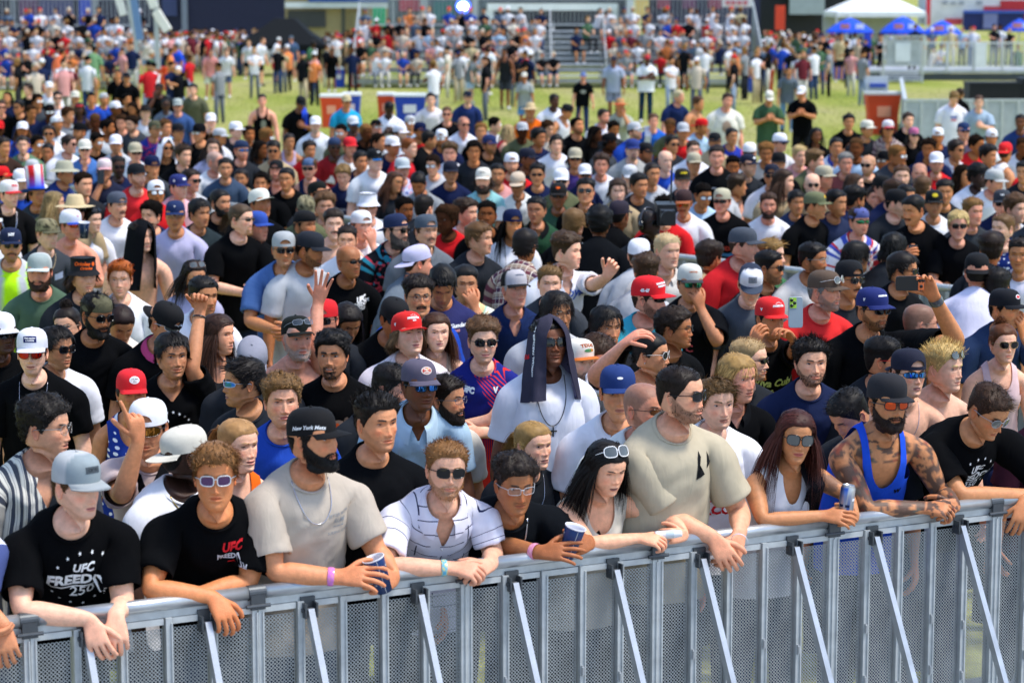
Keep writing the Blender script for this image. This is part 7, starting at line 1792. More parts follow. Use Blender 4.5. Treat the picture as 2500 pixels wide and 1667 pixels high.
q(851, 636, 42, 'm', 'bald', 'black', 'tee:121316', glass='narrow:black', fat=.3, print=[(freedom_s(), .09, .0, 1.3)], face={'stub': .12}, an='the bald head and black shirt')
q(589, 534, 56, 'p', 'tied', '5a4632', ('tee', 'black'), glass='narrow:black:6a6a60', beard='goatee', bc='a8804a', ez=1.74, H=1.86, aL={'k': 'front', 'dn': .38}, aR={'k': 'front', 'dn': .38}, dl='tall with hair tied back', tail=1)
q(995, 815, 30, 'p', 'mullet', '6a5236', 'tee:e6dce0', hat=('snap', 'd42a28', {'flat': .7, 'emb': [('f', T('FREEDOM', 0, .0, .016, WH, .001) + T('250', 0, -.015, .014, WH, .0006) + ring_stars(.02, 4, WH, .004, .5, 2.4), 6), (-78, T('V', 0, 0, .022, WH, .002), -18)]}), pitch=-12, face={'eyeopen': .4, 'blush': .8, 'fat': .35, 'lipc': 'b85a60'}, an='the red flat-peaked cap')
q(1065, 808, 16, 'p', 'long', '4a2c1a', ('tank', 'd0b8a0', {'w': .1}), fem=1, face={'blush': .9, 'lipc': 'b85860'}, tips=2.2, fat=.2)
q(1021, 722, 16, 't', 'curlytop', '1e1512', ('tee', 'blue'), glass='round:clear:202024', beard='mous', face={'browt': 1.6}, ez=1.66, an='the round dark spectacles')
q(1080, 696, 6, 'o', 'bowl', '0f0d0c', 'tee:2c2e58', pitch=32, print=[(T('Mr. Gundam', 0, .01, .034, WH, .0012, .2) + T('RACING', 0, -.02, .018, C('c08080')), .08, -.02, 1)], ez=1.70, an='the dark blue racing shirt')
q(1136, 691, 8, 't', 'slick', '14110f', ('button', 'd8e4d8', {'pat': ('flower', 'dce6da', 'a0c8b0', 'e0c090')}), face={'eyeopen': .25, 'frown': .7}, aL={'k': 'face'}, dl='hand to ear')
q(1256, 704, 26, 'r', 'crew', 'white', ('button', '1c2a50'), hat=('cap', '141414', {'front': 'b4b0b4', 'visor': '1a1a1c', 'tall': 4, 'emb': [('f', T('VETERAN', 0, 0, .014, C('606878'), .0006), 12)]}), pitch=-6, face={'frown': 1, 'hollow': 1.8, 'browa': .3}, an='the grey-fronted veteran cap')
q(962, 776, 30, 'm', 'short', 'black', 'tee:17181a', hat='cap:161618', pitch=20, fat=.3, ez=1.60)
q(1088, 972, 62, 't', 'short', 'dark', 'tee:cream', glass='rect:clear:6a6a72', beard='full', face={'teeth': 1, 'open': .8, 'smile': 1}, D=11.7)
q(955, 945, 66, 'r', 'short', '1c1613', 'tee:char', D=11.9, pitch=12)
q(1360, 762, 26, 'o', 'mid', '17110e', ('tee', 'lgrey'), glass='round:clear:141416', ez=1.68, fat=.15, an='the thick black round spectacles')
q(1342, 690, 5, 'p', 'short', '7a5c34', 'tee:dgrey', face={'eyeopen': .5, 'blush': .4}, ez=1.60)
q(1480, 797, 26, 't', 'mid', '0f0c0b', 'tee:char', face={'teeth': 1, 'open': .6, 'smile': .7, 'stub': .15}, ez=1.62)
q(1584, 727, 62, 'r', 'fade', 'brown', 'tee:3fa8bc', hat=('cap', 'd8222a', {'flat': .2, 'tall': 10, 'emb': [('f', T('MAKE AMERICA', 0, .012, .0145, WH, .0012) + T('GREAT AGAIN', 0, -.005, .0145, WH, .0012), 6), (-82, T('45-47', 0, 0, .024, WH, .0016), -22)]}), glass='wrap:black:101012', beard='short', ez=1.72, an='the red slogan cap')
q(1459, 868, 30, 'r', 'short', 'brown', 'tee:white', pitch=24, glass='way:black', aL=dict(w=(1523, 838, 12.3), e=(1448, 918, 12.5), ef=(.6, -.2, .45), en=(.2, -.4, .9), curl=(30, 40, 25)), ez=1.57, dl='left arm stretched up')
q(1589, 863, 66, 't', 'tied', '120f0e', ('tank', 'char', {'w': .12}), fem=1, glass='round:black:f0f0ea', ez=1.6, ex=[('earring',)], an='the white-rimmed round sunglasses')
q(1648, 800, 70, 'm', 'afro', '2a1c12', 'tee:1b1d20', glass='rect:clear:40342a', ez=1.6, face={'lips': 1.3, 'open': .3}, an='the large curly hair')
q(1684, 690, 10, 't', 'fade', 'black', 'tee:191b20', hat=('snap', 'd0cec4', {'visor': '3a3a3e', 'flat': .6, 'emb': [('f', T('ORIOLES', 0, 0, .014, C('c06020'), .0006), 4)]}), glass='way:green:101012', beard='mous', aL={'k': 'face'}, print=[(T('C', 0, 0, .07, C('c05060'), .002), 0, -.12, 1)], dl='fingers at mouth', an='the pinstriped white cap')
q(1577, 662, 178, 't', 'curly', '46301c', 'tee:lgrey', byaw=150, ez=1.62)
q(1384, 612, 62, 'p', 'curlytop', '4a3420', ('button', 'e8e8ee'), face={'blush': 1}, ez=1.74, print=[(T('Royals', 0, 0, .085, C('3a5ab0'), .002, .3), .05, .03, 1)], aL=dict(w=(1508, 672, 16.0), pole=(0, 0, -1), ef=(.5, -.1, .9), en=(.2, .9, 0), curl='grip'), an='the white Royals jersey')
q(1629, 611, 30, 'p', 'crew', 'plat', ('polo', 'cfc8c0'), face={'frown': .3, 'blush': .7}, ez=1.72)
q(1560, 622, 170, 'l', 'crew', 'brown', 'tee:lgrey', hat='cap:white', byaw=150)
q(1463, 545, 176, 'b', 'afro', '0d0b0a', 'tee:1a1d22', byaw=170, ez=1.72, an='the round black afro')
q(1282, 600, 162, 'o', 'bowl', '1c1512', ('button', '5a3a40', {'pat': ('plaid', '6a3a44', '2a2c48', 'b8a890'), 'v': .1}), byaw=150, ez=1.68, an='the plaid shirt')
q(1401, 547, 158, 'l', 'bowl', '7a5a34', 'tee:black', byaw=150)
q(1585, 546, 42, 'k', 'buzz', 'black', 'tee:char', glass='way:black', face={'buzz': .9}, pitch=-8, ez=1.66)
q(1310, 511, -16, 't', 'crew', '100e0d', ('polo', '16181a', {'yoke': '2a4a34'}), ez=1.66, face={'eyeopen': .4})
q(1512, 524, 150, 'b', 'crew', 'black', 'tee:16171a', hat=('cap', '2a2430'), byaw=140, ez=1.68, head_phones=1, an='the headphones')
q(1363, 477, -2, 'b', 'short', 'black', 'tee:dgreen', hat=('cap', '1e1c1c', {'emb': [('f', [ell(0, 0, .02, .012, OR)], 2)]}), glass='narrow:black', face={'smile': .8})
q(1430, 466, -6, 't', 'fade', 'black', 'tee:black', glass='way:black', pitch=-6, ez=1.68)
q(1264, 448, -14, 'm', 'short', 'black', ('button', 'e6e6e2'), hat='cap:c4b09a', glass='wrap:black', pitch=12, ez=1.56, aL={'k': 'front', 'dn': .4}, aR={'k': 'front', 'dn': .4}, an='the white open shirt')
q(1312, 425, -4, 'o', 'short', 'black', 'tee:navy', glass='narrow:black')
q(1170, 581, 62, 'l', 'bowl', '6a4a2a', 'tee:23262b', ez=1.70, face={'blush': .8}, dl='chin raised')
q(1139, 518, 52, 'l', 'curly', '3a281a', 'tee:white', face={'stub': .3})
q(1040, 562, 30, 'l', 'fringe', '4a3524', ('button', '6a7078'), hat=('back', '4a5460', {'tilt': -10}), beard='mous', ez=1.72, dl='cap reversed', an='the slate reversed cap')
q(966, 560, 56, 'p', 'short', 'dark', ('button', '1a1a20', {'pat': ('flower', '16181e', 'b03a48', '2a7a90'), 'v': .2}), hat=('back', '1e2a4a', {'tilt': -12}), glass='way:black', beard='long', bc='4a4440', ez=1.70, an='the floral black shirt')
q(882, 549, 32, 'r', 'crew', 'lbrown', 'tee:white', hat='back:ececec', aL={'k': 'face'}, dl='hand at chin')
q(848, 585, 0, 'l', 'crew', '2a1d14', 'tee:white', ez=1.62)
q(815, 546, 10, 'p', 'slick', '2c1e14', ('none', 'x'), beard='mous', face={'eyeopen': .3}, ez=1.66)
q(899, 503, 6, 'r', 'short', 'brown', 'tee:white', hat=('bucket', 'e8e8f0', {'lift': 2}), glass='wrap:gold:c08020', an='the white bucket hat')
q(1035, 508, 150, 'l', 'crew', '1f1712', 'tee:char', byaw=120)
q(1022, 447, -12, 'm', 'crew', '14100e', 'tee:8a8d90', pitch=32, beard='short', fat=.25, ez=1.56, aL={'k': 'front', 'dn': .42}, aR={'k': 'front', 'dn': .42}, an='the grey shirt and bowed head')
q(1180, 438, -8, 'l', 'mid', '3a2a1e', 'polo:8ec4c8', hat=('cap', 'dcd8cc', {'tall': 4, 'emb': [('f', T('UNION', 0, 0, .018, C('3a3a30'), .0006), 4)]}), beard='long', face={'blen': 1.6}, fat=.2, ez=1.6, an='the teal polo')
q(963, 444, 46, 'o', 'long', '4a2c1a', 'tee:char', fem=1, glass='narrow:brown:b08040', roll=8)
q(915, 390, 32, 'p', 'short', 'brown', 'tee:eeeeee', hat=('cap', '14161a', {'emb': [('f', T('UFC', 0, 0, .02, WH, .001), 2)]}), glass='wrap:blue', pitch=-6, ez=1.7)
q(838, 427, -6, 'p', 'fringe', '8a6c40', 'tee:1c2444', pitch=20, ez=1.5, print=[(T('VETERANS', 0, 0, .035, C('c0c8d8'), .001), 0, -.12, 1)], dl='looking down')
q(999, 360, 62, 'p', 'short', '8a4a1c', 'tee:c8242c', byaw=70)
q(1098, 374, -2, 'r', 'curly', '5a4020', 'tee:e6e4ea')
q(982, 411, 20, 'r', 'short', 'brown', ('tee', 'lav', {'pat': ('flower', 'c8cce4', '6070b0', 'd8a0b0')}), hat=('cap', 'b8c0c4', {}))
q(1019, 640, 112, 'r', 'crew', 'brown', ('tee', '6a747e'), hat=('back', 'c0bcd8', {'tilt': -16}), byaw=60, ez=1.64, an='the lilac reversed cap')
q(428, 525, 5, 'o', 'crew', 'dark', ('tee', 'b8b4d4'), hat=('cap', '1c2c54', {'emb': [('f', T('Y', 0, 0, .02, WH, .001), 2)]}), glass='rect:clear:2a1a14', face={'frown': .6, 'stub': .15}, ez=1.68, an='the lavender shirt')
q(487, 520, 42, 'o', 'bowl', '120f0d', 'tee:2a3438', ez=1.64)
q(538, 493, 46, 't', 'tied', '15110f', 'tee:17181b', beard='full', ez=1.66)
q(436, 455, 46, 'p', 'short', 'dark', 'tee:d8a8b0', hat=('cap', '27306a', {'emb': [('f', [ell(0, 0, .02, .012, WH)], 2), (-70, [ell(0, 0, .012, .012, WH)], -14)]}))
q(466, 440, 52, 'r', 'short', '2a1d16', 'tee:lgrey', glass='way:black')
q(635, 497, 42, 'm', 'fade', 'black', 'tee:141518', hat=('snap', 'd8d8cc', {'under': '1a3a30', 'flat': .8, 'tilt': -6}), ez=1.74, an='the cream flat cap', pitch=-8)
q(627, 552, 52, 'r', 'short', 'dark', 'tee:17181a', hat=('cap', '2f4ea0', {}), ez=1.66)
q(744, 548, 50, 'o', 'crew', 'black', 'tee:dgrey', hat='beanie:141416', beard='short')
q(732, 613, 52, 'b', 'short', '0f0d0c', 'tee:white', ez=1.64)
q(758, 607, 62, 'o', 'short', 'black', 'tee:lgrey', hat='cap:20242c', beard='short', pitch=8, ez=1.72)
q(747, 512, 10, 'p', 'short', 'brown', 'tee:olive', hat=('cap', 'camo', {'tilt': 10}), pitch=10)
q(793, 503, 12, 'l', 'curly', '6a4a2c', 'tee:tan', ez=1.6)
q(777, 475, 50, 't', 'short', 'black', 'tee:char', hat=('snap', '101412', {'flat': 1, 'tilt': -14}))
q(675, 415, -6, 'r', 'mid', '3a2a1c', ('tank', '1a2038', {'w': .15}), hat=('back', '14161a'), beard='short', fat=.4, ez=1.52, aL={'k': 'front', 'dn': .42}, aR={'k': 'front', 'dn': .42}, dl='leaning on the barrier', an='the navy sleeveless top')
q(589, 435, -6, 'o', 'tied', '1f1612', ('tank', 'tan', {'w': .11}), fem=1, aR={'k': 'face'}, ez=1.45)
q(550, 410, 10, 't', 'crew', '14110f', 'tee:3c4c62', ez=1.58)
q(525, 394, 62, 'r', 'buzz', 'grey', 'tee:eeeeee', glass='narrow:black', face={'buzz': .7})
q(755, 410, -6, 'r', 'short', 'lbrown', ('tank', '1e2440', {'w': .13}), hat='durag:52688c', glass='way:black', ez=1.6, an='the blue bandana')
q(589, 366, 32, 'r', 'short', 'ginger', 'tee:char', hat='beanie:22304e', glass='wrap:blue', beard='short', ez=1.68, an='the navy beanie')
q(448, 379, 42, 'l', 'messy', '3a2818', 'tee:141518', ez=1.68)
q(344, 576, 42, 'p', 'short', 'dark', ('none', 'x'), hat=('towel', '131418', {'open': 154, 'len': 1.25, 'tilt': 8}), ez=1.70, an='the black cloth over the head')
q(293, 680, 5, 'p', 'fringe', 'b05a1c', 'tee:eeeef0', face={'blush': .9, 'fat': .3, 'frown': .3}, ez=1.62, print=[([ell(0, 0, .012, .012, C('d89a40'))], .08, 0, 1)], an='the white shirt below the black cloth')
q(204, 672, 30, 'l', 'mid', '3a281c', 'tee:char', hat=('bucket', '1b1b1e', {'lift': 4, 'emb': [(-30, T('Orioles', 0, 0, .034, OR, .0012, .3), 8), (25, [ell(0, 0, .014, .014, OR)] , 6), (-10, T('Orioles', 0, 0, .026, OR, .001, .3), -22)]}), ez=1.66, an='the black and orange bucket hat')
q(97, 662, 0, 'r', 'short', '4a3020', ('tee', '4c6250'), hat=('cap', 'b4b8b4', {'front': '9aa6a4', 'visor': 'c4ccca', 'tall': 4}), beard='full', fat=.4, bc='3a2416', ez=1.66, an='the sage shirt')
q(26, 596, 16, 't', 'short', 'black', ('vest', 'neon', {'loose': .02}), hat=('cap', '1a2440', {'emb': [('f', T('NY', 0, 0, .032, WH, .0015), 2)]}), glass='round:black:c0a860', beard='mous', face={'stub': .5, 'smile': .5}, fat=.2, ez=1.68, an='the neon safety vest', pants=('jeans', '2a3040'))
q(115, 570, 42, 'p', 'short', 'dblond', 'tee:3a3e44', hat=('cap', 'camo', {}), face={'stub': .4, 'stubs': 'goatee'}, ex=[('chain', 'tan', .06, .003)], print=[([rect(0, 0, .07, .05, C('a8b4d0'))], .09, -.03, 1)], an='the camouflage cap')
q(173, 549, 46, 'r', 'short', 'brown', ('none', 'x'), hat=('cap', 'e4e4ec', {'visor': '2a4ab0', 'tall': 8, 'flat': .6, 'emb': [('f', T('U', 0, 0, .026, RD, .001), 2)]}), glass='wrap:fire:d07020', face={'blush': .8}, an='the white cap with blue peak', aL={'k': 'front', 'dn': .30})
q(224, 536, 52, 'p', 'tied', '17120f', 'tee:white', fem=1, glass=('way', 'black', '101012', {'up': 50, 'ang': 30, 'back': 14}))
q(286, 500, 42, 'l', 'short', 'black', 'tee:eeeef2', hat=('back', '4c5260', {}), beard='mous')
q(334, 429, 42, 'p', 'crew', 'ginger', 'tee:d83034', hat=('cap', '14181e', {}), beard='short', bc='8a4a20', pitch=-8, print=[(blobs(5, .03, .03, ['e0e0e0'], 5), .03, -.12, 1)], ez=1.74, an='the red shirt and black cap')
q(133, 494, 100, 'l', 'long', '8a744c', 'tee:olive', fem=1, byaw=80)
q(184, 510, 32, 'r', 'short', 'brown', 'tee:tan', hat='straw:c8b48c', glass='way:black')
q(90, 474, 42, 'o', 'tied', 'dark', 'tee:3a4044', fem=1, hat=('tophat', 'red', {'visor': 'royal', 'tilt': -10}), an='the striped red and white top hat', ez=1.58)
q(22, 473, 46, 'p', 'short', 'brown', 'tee:1b1b1d', hat=('cap', 'e4e0e0', {'visor': 'c82a30', 'tall': 6, 'emb': [('f', T('FAN', 0, 0, .03, RD, .002), 2)]}), ex=[('chain', 'c8c8d0', .12, .004, 'x')], ez=1.68, an='the red and white cap')
q(158, 420, 70, 'o', 'short', 'dark', 'tee:28386e', hat='wide:a8a690', byaw=60, an='the khaki sun hat')
q(255, 415, 12, 't', 'short', 'dark', 'tee:22263a', hat=('cap', 'd8a0a4', {'front': 'd8c8c8', 'visor': 'd8a0a4', 'tall': 6}), aR={'k': 'face'}, an='the pink cap')
q(288, 406, 22, 'd', 'crew', 'black', 'tee:navy', glass='way:black', beard='short')
q(207, 364, 10, 'r', 'short', 'lbrown', ('button', '4a72b0'), hat=('cap', 'd8d4c8', {'emb': [('f', [ell(0, 0, .014, .01, C('506050'))], 2)]}), glass='way:black')
q(117, 372, 0, 'm', 'crew', '100d0c', 'tee:28366e', ez=1.52)
q(56, 354, 10, 'p', 'crew', '2a2018', 'tee:5f7e62')
q(8, 358, 42, 'o', 'short', 'dark', 'tee:3a2a24')
# ---- right block
q(1876, 500, -2, 'r', 'short', '4a3220', ('tee', 'ececf0'), beard='full', bc='3a281c', ez=1.54, aL={'k': 'front', 'dn': .44}, aR={'k': 'front', 'dn': .44}, dl='leaning on the barrier', an='the full beard and white shirt')
q(1990, 500, 64, 'o', 'crew', 'brown', 'tee:17181b', hat=('cap', '6a6e50', {'emb': [('f', [ell(0, 0, .02, .014, C('d8b030')), ell(.02, 0, .01, .01, RD)], 2)]}), ez=1.62, an='the olive cap')
q(1763, 490, -22, 'r', 'short', 'brown', 'tee:17181b', hat='back:b8b298', glass='wrap:black', ez=1.58, fat=.2, print=[(T('THUNDER', 0, 0, .06, C('b04030'), .003) + [rect(0, -.06, .2, .03, C('4080b0'))], 0, -.14, 1)], an='the sand reversed cap')
q(1669, 494, -10, 'o', 'short', 'brown', 'tee:ededf2', hat=('cap', '3a2828', {'visor': '9a5838'}), glass='avi:gold:806020', beard='mous', ez=1.58, pitch=6, print=[([rect(.02, 0, .08, .012, C('a0a8d0')), rect(.02, -.03, .06, .01, C('d0a0a0'))], .06, -.14, 1)], an='the gold aviators')
q(1666, 440, 6, 'r', 'short', 'grey', 'tee:char', hat=('cap', '26241e', {'emb': [('f', T('ARMY', 0, 0, .026, C('d8c020'), .0014), 4)]}), an='the yellow-lettered cap')
q(1750, 382, -4, 'r', 'fade', '2a1e18', 'tee:16181b', ez=1.74, print=[([rect(0, 0, .08, .012, C('c0c0c8'))], -.04, -.02, 1)], face={'fat': .3})
q(1827, 402, 40, 'l', 'fringe', 'lbrown', 'tee:char', hat=('cap', '1c2236', {'emb': [('f', [ell(0, 0, .02, .012, WH)], 2)]}))
q(1830, 372, 160, 'l', 'short', 'brown', 'tee:lgrey', hat='cap:e4e4e4', byaw=140)
q(1901, 397, 6, 't', 'short', 'black', 'tee:black', hat='cap:121214', beard='goatee')
q(1983, 450, 0, 'p', 'bald', 'grey', 'tee:tan', glass='round:black')
q(1944, 494, 12, 'o', 'bowl', '100e0d', 'tee:34405e', ez=1.46)
q(2042, 494, 42, 'o', 'crew', '120f0e', 'tee:28304a')
q(1800, 452, 100, 'o', 'curly', '3c2a1c', 'tee:lgrey', fem=1, byaw=80)
q(1815, 596, 64, 'r', 'crew', 'brown', 'tee:c8262c', hat=('cap', '444a54', {}), ez=1.72, fat=.15, an='the charcoal cap and red shirt')
q(1882, 622, 64, 'p', 'fringe', '94723e', 'tee:green', ez=1.62)
q(1878, 652, 62, 'o', 'fade', 'black', 'tee:17181a', glass='way:black', beard='short', ez=1.60)
q(1832, 692, 2, 'p', 'short', 'brown', ('tee', '4a5058'), hat=('cap', '2a3244', {'front': 'e8e8ec', 'visor': '3a4454', 'tall': 8, 'emb': [('f', patch(.056, .042, C('8a8e96'), emb('TRAIL', .014, C('505860'), .0004, .006) + emb('CO', .012, C('505860'), .0004, -.008)), 4)]}), pitch=24, ez=1.62, face={'smile': .5, 'blush': .8}, an='the patched trucker cap')
q(1733, 628, 140, 'o', 'curly', '2e2016', 'tee:tan', byaw=110, ez=1.6)
q(1985, 632, 56, 'm', 'short', '15110f', 'tee:d0ccc8', glass='rect:clear:a0a0a0', beard='short', ez=1.66, an='the light grey shirt')
q(2072, 680, 32, 'o', 'short', 'dark', 'tee:2a2c30', hat=('back', '16181c', {'tilt': -6}), glass='way:black', beard='mous', ez=1.68)
q(2013, 708, 52, 'r', 'short', 'grey', ('tee', 'd83030'), hat=('cap', '5a4a3e', {}), glass=('round', 'grey', 'd8d8d8', {'up': 54, 'ang': 12, 'back': -8}), beard='short', bc='8a8278', face={'smile': .6, 'stub': .4}, ez=1.72, an='the brown cap with sunglasses on top')
q(1880, 776, 26, 'o', 'fade', 'black', 'tee:141518', hat=('snap', 'd82a2c', {'flat': .5, 'emb': [('f', T('FREEDOM', 0, 0, .016, WH, .001) + ring_stars(.022, 6, WH, .004, .3, 2.6), 5), (-70, T('V', 0, 0, .02, WH, .002), -16)]}), print=[(T('Viva Cuba', 0, .03, .062, C('c8d070'), .002, .2) + T('Libre', 0, -.04, .06, C('c8d070'), .002, .2), .03, -.10, 1)], aL=dict(w=(1955, 796, 12.9), pole=(.5, .2, -1), ef=(-.5, -.25, .7), en=(.5, .3, .4), curl='half'), aR=dict(w=(1908, 822, 12.8), pole=(-.3, 0, -1), ef=(.25, -.2, .9), en=(-.6, -.6, .2), curl='half'), ez=1.62, dl='filming with a phone', an='the red cap behind a raised phone')
q(2130, 753, 32, 'o', 'fade', 'black', 'tee:121316', fat=.5, hat=('cap', '222c66', {'emb': [('f', T('FREEDOM', 0, 0, .014, WH, .0008), 6), (-76, T('V', 0, 0, .02, WH, .002), -16)]}), glass='way:black', beard='short', ez=1.72, H=1.84, print=[(T('¡Viva', 0, 0, .075, C('c8d070'), .002, .2), .07, -.10, 1)], aL=dict(w=(2282, 728, 12.75), e=(2338, 838, 12.9), ef=(-.42, -.1, .75), en=(.3, .9, .2), curl=(25, 45, 30), thumb=.2), ex=[('band', 1, '50545a', .02, .02)], dl='holding a phone high', an='the raised black phone')
q(2204, 660, 62, 'o', 'bowl', '1c1511', 'tee:1e2024', glass='way:black', ez=1.64)
q(2385, 662, 174, 'r', 'short', 'black', 'tee:dcd8ec', hat=('back', '121316', {}), byaw=160, ez=1.68, fat=.2, an='the white shirt seen from behind')
q(2090, 628, 130, 'o', 'mid', '120f0d', 'tee:lgrey', byaw=110, ez=1.62, ex=[('earring',)])
q(2182, 606, 150, 'o', 'mid', '0f0d0b', 'tee:char', byaw=130, ez=1.68)
q(2247, 788, 96, 'r', 'buzz', '4a3a2e', 'tee:char', glass='narrow:black:20202a', face={'buzz': .85}, byaw=70)
q(2454, 752, 42, 'o', 'short', 'black', 'tee:2a3a58', hat=('cap', '16181e', {'emb': [('f', [ell(0, 0, .02, .014, WH), ell(0, 0, .015, .01, RD)], 2)]}), aL={'k': 'face'}, ez=1.62)
q(2434, 700, 160, 'o', 'curly', '17120f', 'tee:char', byaw=140, ez=1.58)
q(2339, 549, -4, 'r', 'bowl', 'c8ac70', 'tee:15161a', glass='way:black', face={'smile': .5, 'blush': .8}, print=[([ell(0, 0, .02, .035, WH)], .07, -.09, 1)], aL={'k': 'front', 'dn': .42}, aR={'k': 'front', 'dn': .42}, ez=1.6, an='the pale-haired figure in black')
q(2230, 512, -46, 'o', 'slick', '100d0c', ('tee', '131418'), aR={'k': 'front', 'dn': .22}, pitch=8, ez=1.72, dl='checking a phone', print=[([rect(-.02, .0, .03, .16, C('8a90b0'), 2, 6)], -.08, -.03, 1)], beard='mous')
q(2097, 539, 22, 'r', 'short', 'brown', ('tee', 'white', {'pat': ('flower', 'e8e4ea', 'c83038', '4858b0')}), hat='durag:58609a', glass='wrap:green', ez=1.6, an='the red, white and blue shirt')
q(2449, 556, -50, 'p', 'crew', '7a5a38', ('tee', 'navy', {'pat': ('stars', '20306e', 'e8e8f0')}), ez=1.64, face={'blush': .8}, an='the star-spangled shirt')
q(2375, 516, 24, 'r', 'short', '8a6434', 'tee:33373c', face={'blush': 1.2})
q(2280, 496, -4, 'o', 'short', 'dark', 'tee:e8e8ea', hat=('cap', '14181a', {'emb': [('f', [ell(0, 0, .026, .018, C('d8c030'))], 4)]}), face={'smile': .8}, an='the black cap with yellow badge')
q(2306, 468, -6, 'o', 'fade', 'black', 'tee:char', face={'stub': .3})
q(2201, 430, -2, 'p', 'crew', '5a3c24', 'tee:dgrey', face={'smile': 1, 'teeth': 1, 'open': .5}, ez=1.66)
q(2245, 424, -8, 'r', 'buzz', 'brown', 'tee:navy', face={'buzz': .5, 'stub': .4, 'blush': 1.2})
q(2286, 397, -6, 'r', 'short', 'grey', 'tee:red', hat='cap:e8e8ee', beard='short', bc='9a7a5a')
q(2120, 402, -30, 'l', 'buzz', '9a6a3a', 'tee:14161a', glass='way:black', beard='short', bc='8a5a34', face={'buzz': .6})
q(2064, 398, 4, 'r', 'short', 'grey', 'tee:8a4a48')
q(2388, 430, 40, 'k', 'afro', '0c0a0a', 'tee:e6e6ec', hat='durag:121218')
q(2428, 442, 44, 'r', 'short', 'brown', 'tee:white', hat='cap:b0b2b0', pitch=6)
q(2446, 495, -10, 'r', 'short', 'brown', 'tee:navy', hat=('cap', '343840', {'emb': [('f', T('WC', 0, 0, .02, WH, .001), 2)]}), glass='way:black')
q(2334, 366, 42, 'o', 'fringe', '2c1f16', ('button', 'e6e4ea'), glass='way:black', an='the white piped jersey')
q(2413, 380, 42, 'o', 'curly', '14100e', 'tee:lgrey')
q(2454, 372, 150, 'o', 'short', 'brown', ('tank', 'e4e2e0', {'w': .13}), hat=('back', 'd82428', {}), byaw=120, an='the red reversed cap')
q(2153, 458, 36, 'r', 'short', 'black', 'tee:char', hat='cap:131416', glass='way:black')
q(2087, 448, 70, 'p', 'long', '4a3424', 'tee:maroon', fem=1, byaw=60)
q(2135, 482, 4, 'r', 'crew', 'brown', 'tee:tan', fem=1)
q(2087, 486, 120, 'o', 'messy', '120f0e', 'tee:navy', byaw=90)
q(2189, 494, 60, 'p', 'short', 'black', 'tee:char', hat='cap:121316')
q(2490, 620, -20, 'o', 'short', 'dark', 'tee:e4e0ee', byaw=-30)
q(2480, 510, 30, 'p', 'curly', '5a3e24', 'tee:lgrey')
q(2420, 610, 170, 'o', 'curly', '2a1c14', 'tee:char', byaw=150)
# ---- the back of the crowd, towards the lawn
q(69, 218, -32, 'p', 'mid', '2a1c14', 'tee:14161a', print3=None)
q(120, 214, 20, 'p', 'short', 'brown', 'tee:e4e2e8', hat='cap:e8e8ec')
q(140, 240, 20, 'p', 'short', '2a1e16', 'tee:e8e6f0', glass='way:black', ez=1.7, an='the white shirt near the lawn', dl='with blue printed line')
q(184, 238, 10, 'o', 'short', 'brown', 'tee:tan', hat='cap:d8d4c4')
q(194, 266, 10, 'd', 'long', '120e0d', ('tank', '2c3260', {'w': .1}), fem=1, hat='headband:d83440', an='the red headband')
q(288, 182, 6, 'o', 'crew', '2a2018', 'polo:101114', legs=1, pants=('shorts', 'd0c8b0'), glass=None, an='the black polo and cream shorts', ez=1.66)
q(309, 190, 4, 'o', 'short', 'black', 'tee:14151a', hat='cap:1c1c24')
q(46, 262, -24, 'o', 'short', '100e0d', 'tee:141518', glass='way:black', aL=dict(w=(56, 285, 37.5), ef=(.5, -.5, .2), curl='relax'))
q(3, 262, 20, 'r', 'short', 'brown', 'tee:17181b', glass='way:black')
q(355, 276, 16, 'p', 'short', 'brown', 'tee:e4e2ea', hat='cowboy:1a1716', an='the black cowboy hat')
q(388, 218, -16, 'd', 'crew', '0f0d0c', 'tee:17181a', aR={'k': 'face'})
q(434, 258, 4, 'r', 'short', 'brown', 'tee:3a5486', hat='cap:a8b0ac', glass='way:black', an='the grey cap and blue shirt')
q(472, 220, 0, 'p', 'bowl', '120f0e', 'tee:5a5c48', an='the olive shirt')
q(405, 256, 16, 'd', 'tied', 'black', 'tee:6a7480', fem=1, glass='way:black')
q(377, 315, 42, 'o', 'short', 'black', ('jersey', '2c3486', {'pat': ('flower', '2c3486', 'd83a48', '2c3486')}), hat='cap:50503c')
q(283, 352, 6, 'o', 'short', 'dark', 'tee:lgrey', hat='cap:e8e8f2', an='the bright white cap')
q(405, 361, 30, 'o', 'short', 'dark', 'tee:17181a', hat=('towel', 'e8e8f0', {'len': .7}), glass='way:black', an='the white head towel')
q(120, 326, 6, 'o', 'mid', '1c1412', 'tee:white', glass='way:black')
q(168, 352, 66, 'r', 'crew', '2a1e18', 'tee:e4e4ea', glass='way:black')
q(434, 322, 44, 'o', 'short', 'black', 'tee:navy', hat='cap:15161c')
q(515, 296, 12, 'p', 'short', 'brown', 'tee:1a1c20', hat='cap:eaeaf2', aR=dict(w=(506, 268, 33.6), pole=(-1, 0, .3), curl='relax'), dl='arm over the head', an='the arm laid over a white cap')
q(576, 318, 52, 'p', 'short', 'lbrown', 'tee:char', hat='cap:e8e8ee')
q(640, 246, 8, 'r', 'crew', '2a1f18', ('tank', '14151a', {'w': .1}), legs=1, pants=('shorts', 'a8a494'), print3=[([ell(0, 0, .05, .09, C('9a9c90'))], .02, -.12, 1)], an='the black tank top')
q(734, 252, 30, 'b', 'short', 'black', 'tee:15161a', hat='cap:16181c', pitch=20, ex=[('drape', '2a4ac0', 1)], aL={'k': 'front'}, an='the blue towel over black')
q(770, 304, 6, 'p', 'short', 'grey', 'tee:d8dce4', hat='cap:eaeaf0', beard='short', bc='c0b8a8')
